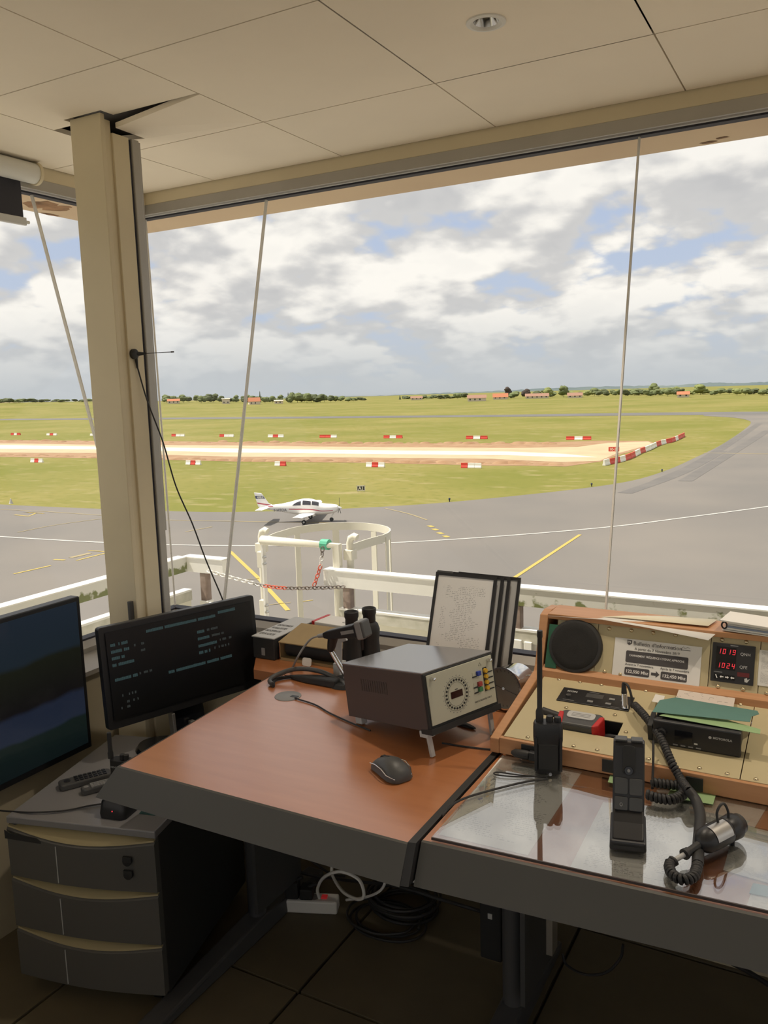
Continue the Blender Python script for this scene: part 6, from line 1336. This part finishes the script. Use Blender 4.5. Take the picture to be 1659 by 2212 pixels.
# ================================================================== DESK MICROPHONE (upright)
b0 = flat(1316, 1836, ZG+0.006); b1 = flat(1397, 1846, ZG+0.006)
yz = math.atan2(b1.y-b0.y, b1.x-b0.x); bwid = (b1-b0).length
dm = thing('paging_microphone', 'black upright paging microphone with four keys on the glass', 'microphone', (b0.x, b0.y, ZG+0.006), yz)
topz = PY(1362, 1602, b0.y+0.105).z-(ZG+0.006)
MB().loft([[(0, -0.0, 0), (bwid, 0.0, 0), (bwid, 0.105, 0), (0, 0.105, 0)], [(0.001, 0.0, 0.020), (bwid-0.001, 0.0, 0.020), (bwid, 0.105, 0.022), (0, 0.105, 0.022)]]).build('base', M_['black'], dm, bevel=0.004)
MB().bx(0.008, bwid-0.008, -0.0015, 0.001, 0.008, 0.012).build('base_slot', M_['black_matte'], dm)
prof = [(0.004, 0.020), (0.034, 0.040), (0.052, 0.055), (0.094, topz-0.008), (0.100, topz), (0.118, topz), (0.118, topz-0.02), (0.075, 0.02)]
MB().prism([(y, z_) for y, z_ in prof], 0.004, bwid-0.004, MX).build('stalk', M_['black'], dm, bevel=0.004, seg=3)
fn = Vector((0, 0.094-0.052, topz-0.008-0.055)); fl_ = fn.length; fn.normalize()
Mk = Matrix.Translation((0, 0.052, 0.055)) @ frame(None, Vector((1, 0, 0)), fn, Vector((1, 0, 0)).cross(fn))
MB().prism(rr_poly(bwid*0.36, fl_*0.46, 0.006, 3, bwid*0.5, fl_*0.79), 0.0, 0.0025, Mk).build('grille_bar', M_['black_matte'], dm, bevel=0.001)
MB().cyl(Mk @ Vector((bwid*0.5, fl_*0.62, 0.002)), Mk @ Vector((bwid*0.5, fl_*0.62, 0.006)), 0.0085, 0.0075, 20).build('badge_button', M_['black_gloss'], dm, 40)
MB().cyl(Mk @ Vector((bwid*0.5, fl_*0.62, 0.006)), Mk @ Vector((bwid*0.5, fl_*0.62, 0.0063)), 0.003, n=10).build('emblem', M_['grey'], dm)
for i in range(2):
    for j in range(2):
        kx, ky = bwid*(0.30+0.40*i), fl_*(0.10+0.27*j)
        kb = MB().prism(rr_poly(bwid*0.36, fl_*(0.21 if j == 0 else 0.26), 0.003, 3, kx, ky), 0.0005, 0.004, Mk).build('key', M_['dark_grey'], dm, bevel=0.001)
        if i == 0 and j == 0: MB().tube([Mk @ Vector((kx+0.0022*math.cos(a), ky-0.002+0.003*math.sin(a), 0.0045)) for a in [2*math.pi*k_/10 for k_ in range(10)]], 0.0004, 4, closed=True).build('key_symbol', M_['lgrey'], kb)
for u in (0.28, 0.72): MB().bx(bwid*u-0.011, bwid*u+0.011, 0.097, 0.117, topz-0.001, topz+0.004).build('top_cap', M_['dark_grey'], dm, bevel=0.002)
# ================================================================== HAND MICROPHONE + CORDS
zc_ = ZG+0.006+0.024
h0, h1 = flat(1512, 1822, zc_), flat(1597, 1778, zc_+0.004)
hm = thing('hand_microphone', 'black fist microphone lying on the glass with a wire bail', 'microphone', (0, 0, 0))
ad = (h1-h0).normalized(); ln_ = (h1-h0).length
MB().lathe([(0.006, -0.006), (0.014, 0.0), (0.022, 0.012), (0.0235, 0.03), (0.0235, ln_*0.62), (0.022, ln_*0.64), (0.023, ln_*0.66), (0.024, ln_*0.86), (0.021, ln_*0.9), (0.019, ln_*0.98), (0.012, ln_)], h0, ad, 24).build('housing', M_['black'], hm, 40)
sdm = ad.cross(Vector((0, 0, 1))).normalized(); upm = sdm.cross(ad)
pl_ = []
for k_ in range(7):
    a = R(60-14*k_+20); pl_.append((upm*math.cos(a)*1+sdm*math.sin(a)))
vs, fs = [], []
for u in (0.022, ln_*0.58):
    for d_ in pl_: vs.append(h0+ad*u+d_*0.0243)
fs = [(i, i+1, 7+i+1, 7+i) for i in range(6)]
MB().add(vs, fs).build('label_plate', M_['steel'], hm, 60)
MB().cyl(h0+ad*ln_*0.93, h0+ad*ln_*0.99, 0.0195, 0.019, 24).build('grille', M_['rubber'], hm, 40)
bl = PP(1548, 1750, h0, sdm) if False else None
bc = h0+ad*ln_*0.56+upm*0.021
MB().tube(spline([bc-ad*0.012, bc-ad*0.016+upm*0.022, bc-ad*0.006+upm*0.034, bc+ad*0.006+upm*0.032, bc+ad*0.016+upm*0.014, bc+ad*0.017], 6), 0.0024, 8).build('bail', M_['rubber'], hm, 60)
MB().bx(-0.004, 0.004, -0.008, 0.008, -0.012, 0.0, Matrix.Translation(h0+ad*ln_*0.82-upm*0.020)).build('foot', M_['rubber'], hm)
tip = flat(1478, 1846, zc_-0.004); end_ = flat(1458, 1858, zc_-0.010)
MB().lathe([(0.010, 0), (0.0095, 0.006), (0.0075, 0.007), (0.0085, 0.012), (0.0065, 0.014), (0.0065, (h0-tip).length)], tip, h0-tip, 14).build('strain_relief', M_['rubber'], hm, 40)
MB().cyl(end_, tip, 0.0045, n=10).build('cable_core', M_['lgrey'], hm, 40)
zr = ZG+0.0062+0.011
pc = [end_+Vector((0, 0, 0.0)), flat(1446, 1868, zr), flat(1452, 1888, zr), flat(1475, 1900, zr), flat(1498, 1893, zr), flat(1507, 1868, zr)]
cd1 = thing('coiled_cord', 'black coiled cord looping from the hand microphone up to the console', 'cord', (0, 0, 0))
MB().tube(helix(spline(pc, 10), 0.0065, 0.0072, 12), 0.0036, 6).build('coil', M_['rubber'], cd1, 60)
zz_ = ZG+0.02
mid = [flat(1507, 1868, zr), flat(1508, 1830, zr), flat(1511, 1790, zr), flat(1512, 1760, zr+0.002), flat(1504, 1730, zr+0.010), flat(1488, 1708, zr+0.022)]
MB().tube(spline(mid, 8), 0.0105, 10).build('sleeve', M_['rubber'], cd1, 60)
up_ = [flat(1488, 1708, zr+0.022), PY(1470, 1682, 1.715), PY(1450, 1645, 1.74), PY(1430, 1600, 1.79), PY(1408, 1566, 1.84), PY(1388, 1541, 1.88), LPt(1370, 1522, 0.02)]
MB().tube(helix(spline(up_, 8), 0.0060, 0.0078, 12), 0.0038, 6).build('coil', M_['rubber'], cd1, 60)
cd2 = thing('coiled_cord', 'short black coiled cord behind the upright paging microphone', 'cord', (0, 0, 0))
p2_ = [flat(1398, 1716, ZG+0.022), flat(1420, 1724, ZG+0.020), flat(1450, 1727, ZG+0.020), flat(1475, 1716, ZG+0.020), flat(1474, 1700, ZG+0.022), flat(1440, 1694, ZG+0.022), flat(1408, 1690, ZG+0.022)]
MB().tube(helix(spline(p2_, 8), 0.0070, 0.0080, 12), 0.0040, 6).build('coil', M_['rubber'], cd2, 60)
cable([PY(1411, 1600, 1.76), PY(1411, 1640, 1.735), PY(1410, 1680, 1.715), flat(1409, 1704, ZG+0.010)], 0.0028, 'straight black lead hanging down the front of the console')
# ================================================================== LEFT: TV, MONITOR, DRAWERS
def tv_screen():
    ma = mat('dim_tv_bands', (0.006, 0.007, 0.009), 0.15); t_ = ma.node_tree; b = t_.nodes['Principled BSDF']  # dim bluish and dark bands by height, put into the emission
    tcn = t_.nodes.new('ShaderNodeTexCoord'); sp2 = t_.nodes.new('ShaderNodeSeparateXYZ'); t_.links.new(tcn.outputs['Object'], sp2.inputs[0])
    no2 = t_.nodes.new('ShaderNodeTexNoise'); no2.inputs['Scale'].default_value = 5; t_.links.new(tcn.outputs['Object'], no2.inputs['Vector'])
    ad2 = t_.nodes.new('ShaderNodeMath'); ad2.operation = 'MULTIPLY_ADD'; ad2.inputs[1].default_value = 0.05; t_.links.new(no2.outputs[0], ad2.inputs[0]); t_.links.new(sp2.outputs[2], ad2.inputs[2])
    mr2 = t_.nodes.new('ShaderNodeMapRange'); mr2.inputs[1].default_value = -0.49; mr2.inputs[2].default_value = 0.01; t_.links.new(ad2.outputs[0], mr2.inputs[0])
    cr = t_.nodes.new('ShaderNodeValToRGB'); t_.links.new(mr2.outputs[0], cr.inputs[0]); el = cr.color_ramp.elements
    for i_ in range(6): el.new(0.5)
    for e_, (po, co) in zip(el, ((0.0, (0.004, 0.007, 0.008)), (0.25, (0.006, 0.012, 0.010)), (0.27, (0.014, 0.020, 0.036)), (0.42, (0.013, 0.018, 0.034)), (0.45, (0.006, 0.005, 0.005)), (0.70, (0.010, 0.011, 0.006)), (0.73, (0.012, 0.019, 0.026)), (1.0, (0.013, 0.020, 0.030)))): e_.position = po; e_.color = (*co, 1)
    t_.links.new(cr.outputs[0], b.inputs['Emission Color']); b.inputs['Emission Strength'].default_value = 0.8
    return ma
tv = thing('wall_television', 'large black television screen mounted on the left wall', 'television', (-2.1, 1.773, 0.98))
tw, th_ = 0.89, 0.504
MB().bx(-0.038, 0.0, -tw, 0.0, -th_, 0.0).build('casing', M_['black'], tv, bevel=0.003)
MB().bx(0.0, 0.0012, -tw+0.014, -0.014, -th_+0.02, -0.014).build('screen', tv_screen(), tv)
MB().bx(-0.075, -0.038, -0.62, -0.28, -0.40, -0.12).build('wall_bracket', M_['black_matte'], tv)
Mm = Matrix.Translation((-1.8732, 1.6486, 0.617)) @ Matrix.Rotation(1.2297, 4, 'Z') @ Matrix.Rotation(-0.0755, 4, 'X')
mn = thing('computer_monitor', 'black computer monitor showing dim teal text lines', 'monitor', Mm.translation, rot=Mm.to_euler())
mW, mH = 0.54, 0.3128
MB().prism(rr_poly(mW, mH, 0.010, 4, mW/2, mH/2), -0.004, 0.022, Matrix.Rotation(R(90), 4, 'X') @ Matrix.Translation((0, 0, -0.022))).build('casing', M_['black'], mn, bevel=0.002)
MB().bx(0.018, mW-0.018, -0.0052, -0.004, 0.028, mH-0.018).build('screen', mat('matte_screen', (0.006, 0.006, 0.007), 0.38), mn)
def trow(u, v, w_, h_=0.010, m_='screen_txt', seed=0):
    """a line of screen characters as small lit blocks"""
    r_ = random.Random(seed+int(u*1000)+int(v*997)); mb = MB(); x = u*mW
    while x < (u+w_)*mW:
        cw = r_.uniform(0.004, 0.006)
        if r_.random() < (0.9 if m_ == 'screen_txt' else 0.6): mb.quad((x, -0.0056, v*mH), (x+cw*0.85, -0.0056, v*mH), (x+cw*0.85, -0.0056, v*mH+h_*r_.uniform(0.8, 1)), (x, -0.0056, v*mH+h_*r_.uniform(0.8, 1)))
        x += cw
    mb.build('text_line', M_[m_], mn)
for a in ((0.27, 0.86, 0.44), (0.735, 0.885, 0.12), (0.055, 0.80, 0.10), (0.055, 0.735, 0.10), (0.055, 0.67, 0.075), (0.055, 0.605, 0.125), (0.06, 0.46, 0.125), (0.585, 0.73, 0.045), (0.585, 0.66, 0.07), (0.585, 0.585, 0.12), (0.585, 0.515, 0.075), (0.38, 0.40, 0.42)): trow(*a)
for a in ((0.19, 0.755, 0.06), (0.19, 0.69, 0.06), (0.205, 0.47, 0.09), (0.65, 0.735, 0.07), (0.68, 0.665, 0.09), (0.73, 0.60, 0.08), (0.68, 0.53, 0.13), (0.07, 0.30, 0.10), (0.07, 0.23, 0.12), (0.07, 0.18, 0.06)): trow(*a, h_=0.008, m_='screen_txt2')
# stand
MB().hexa([(0.21, 0.02, -0.085), (0.33, 0.02, -0.085), (0.33, 0.045, -0.085), (0.21, 0.045, -0.085), (0.22, 0.02, 0.10), (0.32, 0.02, 0.10), (0.32, 0.04, 0.10), (0.22, 0.04, 0.10)]).build('stand_neck', M_['black_gloss'], mn, bevel=0.004)
MB().bx(0.205, 0.215, 0.0, 0.03, -0.085, -0.005).build('neck_trim', M_['steel'], mn, bevel=0.002); MB().bx(0.262, 0.278, -0.004, 0.012, -0.085, -0.045).build('neck_trim', M_['steel'], mn, bevel=0.002)
inm = Mm.inverted(); bz = 0.5125
bpts = [inm @ Vector((-1.775+0.13*math.cos(a)*1.0, 1.80+0.085*math.sin(a), bz)) for a in [2*math.pi*k_/28 for k_ in range(28)]]; bpt2 = [inm @ Vector((-1.775+0.12*math.cos(a), 1.80+0.078*math.sin(a), bz+0.012)) for a in [2*math.pi*k_/28 for k_ in range(28)]]
MB().loft([bpts, bpt2]).build('stand_base', M_['black_gloss'], mn, 40)
MB().tube([inm @ Vector((-1.79, 1.84, bz+0.01)), inm @ Vector((-1.79, 1.90, bz+0.03)), Vector((0.27, 0.032, -0.07))], 0.02, 10).build('stand_foot', M_['black_gloss'], mn, 60)
# drawer unit
Mc = Matrix.Translation((-1.897, 1.299, 0.0)) @ Matrix.Rotation(0.2666, 4, 'Z')
cw_, cd_, ch_ = 0.436, 0.534, 0.511
cab = thing('drawer_cabinet', 'grey three-drawer pedestal with wavy drawer fronts under the desk corner', 'drawer cabinet', Mc.translation, rot=Mc.to_euler())
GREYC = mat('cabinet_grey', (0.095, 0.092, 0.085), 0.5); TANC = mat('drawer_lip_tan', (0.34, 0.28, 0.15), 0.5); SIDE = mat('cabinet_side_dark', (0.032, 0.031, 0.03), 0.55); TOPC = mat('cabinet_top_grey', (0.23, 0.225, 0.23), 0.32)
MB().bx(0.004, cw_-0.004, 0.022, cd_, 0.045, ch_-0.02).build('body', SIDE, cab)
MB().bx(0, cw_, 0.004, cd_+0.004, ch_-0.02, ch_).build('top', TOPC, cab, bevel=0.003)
def drawer(z0, z1, first):
    secs = []
    for k_ in range(13):
        u = k_/12; x = 0.002+u*(cw_-0.004); s = math.sin(math.pi*u); bul = -0.016*s
        zt_ = z1-0.006-0.022*s
        secs.append([(x, bul, z0), (x, 0.022, z0), (x, 0.022, zt_+0.012), (x, bul+0.004, zt_), (x, bul, zt_-0.004)])
    d_ = MB().loft(secs).build('drawer', GREYC, cab, 30)
    ls = []
    for k_ in range(13):
        u = k_/12; x = 0.004+u*(cw_-0.008); s = math.sin(math.pi*u)
        ls.append([(x, -0.016*s+0.003, z1-0.004-0.022*s), (x, 0.020, z1-0.004), (x, 0.020, z1), (x, -0.014*s+0.005, z1-0.001-0.019*s)])
    MB().loft(ls).build('grip_lip', TANC, d_, 30)
    MB().bx(cw_*0.36, cw_*0.364, -0.0165, -0.012, z0+0.004, z1-0.035).build('seam', M_['lgrey'], d_)
    if first:
        for zz2, rr2 in ((z1-0.055, 0.012), (z1-0.092, 0.012)):
            MB().cyl((cw_*0.83, -0.016, zz2), (cw_*0.83, -0.004, zz2), rr2, n=16).build('lock', M_['black'], d_, 40); MB().bx(cw_*0.83-0.010, cw_*0.83+0.014, -0.018, -0.012, zz2, zz2+0.014).build('key_tab', M_['black_matte'], d_)
        MB().prism([(0.004, z1-0.03), (0.004, z1-0.006), (0.02, z1-0.014), (0.10, z1-0.020), (0.125, z1-0.035)], 0.010, 0.0115, Matrix.Rotation(R(90), 4, 'X')).build('dark_patch', M_['black_matte'], d_)  # flat dark patch at the upper left of the top drawer
hs = [0.052, 0.196, 0.343, 0.490]
for i in range(3): drawer(hs[i]+0.003, hs[i+1]-0.003, i == 2)
for x in (0.05, cw_-0.05):
    for y in (0.06, cd_-0.06): 
        MB().cyl((x-0.012, y, 0.020), (x+0.012, y, 0.020), 0.0195, n=14).build('castor', M_['black'], cab, 40); MB().bx(x-0.008, x+0.008, y-0.008, y+0.008, 0.030, 0.046).build('castor_fork', M_['grey'], cab)
ZC = ch_+0.0005
def onc(px, py, dz=0.0): return PZ(px, py, ZC+dz)
# remotes
def remote(pa, pbx, wid, label, m_, mk):
    a, b = onc(*pa), onc(*pbx); d_ = (b-a); rz = math.atan2(d_.y, d_.x); L_ = d_.length
    t = thing('remote_control', label, 'remote control', (a.x, a.y, ZC), rz)
    MB().prism(rr_poly(L_, wid, 0.012, 5, L_/2, 0), 0, 0.018).build('shell', m_, t, bevel=0.004)
    for i in range(7):
        for j in range(3): MB().bx(L_*(0.30+0.09*i), L_*(0.30+0.09*i)+0.009, (j-1)*wid*0.28-0.004, (j-1)*wid*0.28+0.004, 0.018, 0.0205).build('button', mk, t)
    MB().cyl((L_*0.16, 0, 0.018), (L_*0.16, 0, 0.0195), wid*0.2, n=14).build('dial_pad', mk, t)
remote((128, 1705), (240, 1676), 0.046, 'long dark grey remote control on the drawer unit', M_['dark_grey'], M_['black'])
remote((176, 1716), (245, 1698), 0.034, 'shorter remote control half hidden by the desk edge', M_['dark_grey'], M_['grey'])
# charger with handheld radio
p_ = onc(262, 1752); ck = thing('radio_charger', 'black desktop charger cradle with a red lamp on the drawer unit', 'charger', (p_.x, p_.y, ZC), R(12))
MB().loft([[(x, y, z_) for x, y in rr_poly(w_, d_, 0.015, 4)] for w_, d_, z_ in ((0.078, 0.090, 0.0), (0.080, 0.092, 0.012), (0.074, 0.080, 0.040), (0.066, 0.066, 0.048))]).build('cradle', M_['black'], ck, 40)
MB().sphere((0.004, -0.043, 0.022), 0.0022, 8, 5).build('lamp', M_['led_red'], ck)
r2 = thing('handheld_radio', 'black handheld radio with stubby antenna in the charger by the drawers', 'handheld radio', (p_.x, p_.y+0.012, ZC+0.0485), R(12))
tz = PY(236, 1580, p_.y+0.012); bz_ = PY(262, 1640, p_.y+0.012).z-(ZC+0.0485)
MB().loft([[(x, y, z_) for x, y in rr_poly(w_, d_, 0.009, 4)] for w_, d_, z_ in ((0.050, 0.032, 0.0), (0.054, 0.034, bz_*0.6), (0.054, 0.032, bz_))]).build('body', M_['black'], r2, 40)
ht = tz.z-(ZC+0.0485); axx = (tz.x-p_.x)
MB().lathe([(0.0075, 0), (0.0075, 0.015), (0.006, 0.02), (0.0055, max(0.04, ht-bz_)), (0.001, max(0.041, ht-bz_+0.001))], (max(-0.03, axx), 0, bz_), (0, 0, 1), 12).build('antenna', M_['rubber'], r2, 40)
for x in (0.006, 0.018): MB().cyl((x, 0, bz_), (x, 0, bz_+0.014), 0.007, n=12).build('knob', M_['rubber'], r2, 40)
text('KENWOOD', 0.0075, M_['lgrey'], r2, Matrix.Translation((0, -0.0175, bz_*0.80)) @ Matrix.Rotation(R(90), 4, 'X'), 'CENTER', 0.0001)
cable([onc(232, 1735, 0.004), onc(190, 1741, 0.004), onc(140, 1751, 0.004), onc(70, 1755, 0.004), PZ(10, 1752, 0.505), PZ(-40, 1748, 0.47), Vector((-2.12, 1.35, 0.42))], 0.0025, 'thin black lead crossing the drawer top to the charger')
o = sheet([(300, 1758), (335, 1762), (345, 1748), (312, 1744)], ZC, mat('teal_note', (0.03, 0.10, 0.10), 0.7), 'small teal note beside the charger', name='note', cat='note')
# ================================================================== COLUMN ANTENNA
an = thing('magnetic_antenna', 'small black magnetic antenna stuck on the column', 'antenna', PX(288, 765, -2.0+0.001))
MB().lathe([(0.0165, 0.0), (0.0165, 0.008), (0.012, 0.012), (0.004, 0.013)], (0, 0, 0), (1, 0, 0), 20).build('base', M_['rubber'], an, 40)
tipA = PX(376, 760, -1.905) - an.location
MB().lathe([(0.0085, 0.008), (0.0075, 0.012), (0.003, 0.040)], (0, 0, 0), tipA, 14).build('boot', M_['rubber'], an, 40)
MB().cyl(tipA.normalized()*0.035, tipA*0.93, 0.0012, n=6).build('whip', M_['black'], an); MB().cyl(tipA*0.92, tipA, 0.0022, n=8).build('whip_tip', M_['black'], an)
MB().cyl((0.006, 0.004, -0.008), PX(297, 795, -1.995)-an.location, 0.006, 0.003, 10).build('cable_boot', M_['rubber'], an, 40)
cable([PX(296, 790, -1.995), PX(318, 865, -1.985), PX(352, 955, -1.96), PX(380, 1050, -1.93), PX(415, 1130, -1.89), PX(445, 1210, -1.85), PX(480, 1293, -1.80), PX(490, 1330, -1.79)], 0.0024, 'thin black aerial cable drooping from the column to the monitor')
o = MB().bx(-0.003, 0.010, -0.008, 0.008, -0.05, 0.03).build('cable_clip', M_['dark_grey'], None, bevel=0.002); q = PY(280, 1318, 1.905); o.location = (q.x, 1.907, q.z); tag(o, 'dark clip strip on the lower front of the column', 'clip')
# corner tray on the sill behind the monitor
ct = thing('cable_tray', 'low grey tray in the window corner behind the monitor', 'tray', (-2.12, 2.12, 0.776))
MB().bx(-0.02, 0.32, 0.0, 0.10, 0.0, 0.012).build('tray', M_['grey'], ct, bevel=0.003); MB().bx(0.02, 0.28, 0.02, 0.08, 0.012, 0.024).build('lid', M_['lgrey'], ct, bevel=0.003)
# ================================================================== UNDER THE DESK
rk = random.Random(4)
ps = thing('power_strip', 'white multi-socket power strip with a red switch on the floor', 'power strip', PZ(612, 1972, 0.0), R(22))
MB().bx(0, 0.17, 0, 0.05, 0.0, 0.042).build('body', M_['white'], ps, bevel=0.006)
MB().bx(0.118, 0.136, 0.016, 0.034, 0.042, 0.047).build('switch', mat('switch_red', (0.3, 0.01, 0.01), 0.4, emit=(1.0, 0.05, 0.05), es=0.12), ps, bevel=0.001)
for k_ in range(3): MB().cyl((0.025+0.035*k_, 0.025, 0.040), (0.025+0.035*k_, 0.025, 0.0425), 0.016, n=18).build('socket', M_['grey'], ps)
for k_ in range(2):
    q = ps.location + Matrix.Rotation(R(22), 3, 'Z') @ Vector((0.03+0.045*k_, 0.025, 0.043)); t = thing('mains_plug', ['bulky black mains adaptor in the power strip', 'small black mains plug in the power strip beside the switch'][k_], 'plug', q, R(22))
    MB().bx(-0.022, 0.018, -0.022, 0.022, 0.0, 0.055-0.02*k_).build('body', M_['black_matte'], t, bevel=0.004); MB().cyl((0.0, 0.0, 0.05-0.02*k_), (0.03, 0.0, 0.065-0.02*k_), 0.006, n=8).build('cord_boot', M_['rubber'], t)
zf = 0.006
def loop(cx_, cy_, rx_, ry_, n_, label, m_='rubber', r_=0.0045, h_=0.04):
    pts = []
    for k_ in range(n_*14+1):
        a = 2*math.pi*k_/14; j = 1+0.14*math.sin(a*0.37+n_)+rk.uniform(-0.03, 0.03)
        pts.append((cx_+rx_*j*math.cos(a)+0.01*math.sin(a*0.21), cy_+ry_*j*math.sin(a), zf+h_*(0.5+0.5*math.sin(a*0.29+cx_*9))))
    return cable(pts, r_, label, name='cable_coil', m_=m_, k_=4)
c1 = PZ(870, 1950, 0.02); c2 = PZ(830, 1985, 0.01)
loop(c1.x, c1.y, 0.10, 0.085, 7, 'thick tangled coil of black cable under the desk joint', h_=0.05)
loop(c2.x, c2.y, 0.115, 0.08, 3, 'looser loops of black cable on the floor tiles', r_=0.004, h_=0.012)
cable([PY(718, 1860, 1.95), PY(718, 1890, 1.93), PY(740, 1925, 1.88), PY(770, 1942, 1.85), PY(786, 1935, 1.84), PY(775, 1900, 1.84), PY(735, 1883, 1.84), PY(700, 1895, 1.85), PY(686, 1920, 1.86), PY(690, 1940, 1.87)], 0.005, 'white looped cable hanging under the desk', m_='white')
cable([PY(748, 1944, 1.88), PY(790, 1938, 1.87), PY(820, 1925, 1.87), PY(832, 1905, 1.87), PY(826, 1890, 1.88), PY(815, 1880, 1.90)], 0.004, 'white cable rising right of the white loop', m_='white')
cable([PY(598, 1870, 2.0), PY(680, 1892, 1.98), PY(780, 1905, 1.95), PY(860, 1915, 1.92), PY(960, 1945, 1.9), PY(1060, 1975, 1.88)], 0.005, 'black cable slung below the desks')
cable([PY(650, 1840, 1.98), PY(690, 1872, 1.97), PY(720, 1890, 1.96), PY(745, 1893, 1.96)], 0.004, 'black cable dropping from the desk underside')
cable([PY(1085, 1905, 1.96), PY(1150, 1925, 1.96), PY(1250, 1970, 1.95), PY(1370, 2015, 1.94), PY(1500, 2045, 1.94), PY(1600, 2090, 1.93), PY(1680, 2140, 1.92)], 0.006, 'bundle of black cable along the right desk underside')
cable([PY(1215, 2060, 1.85), PY(1225, 2085, 1.84), PY(1265, 2105, 1.83), PY(1310, 2100, 1.82), PY(1340, 2070, 1.82), PY(1346, 2040, 1.82)], 0.0035, 'dangling loop of black cable right of the second desk leg')
cable([PY(1000, 1905, 1.9), PY(1030, 1925, 1.9), PY(1060, 1935, 1.9), PY(1090, 1925, 1.9), PY(1110, 1930, 1.9)], 0.004, 'short black lead under the desk joint')
bb = thing('adaptor_box', 'black adaptor box hanging beside the second desk leg', 'adaptor', PZ(1082, 2100, 0.10) + Vector((-0.04, 0.06, 0)))
MB().bx(-0.03, 0.03, -0.03, 0.03, 0.0, 0.16).build('body', M_['black_matte'], bb, bevel=0.004); MB().bx(-0.006, 0.006, -0.032, -0.03, 0.12, 0.135).build('label_mark', M_['lgrey'], bb)
cable([bb.location+Vector((0, 0, 0.15)), bb.location+Vector((0.0, 0.01, 0.30)), bb.location+Vector((-0.02, 0.03, 0.5))], 0.0035, 'lead holding up the adaptor box')
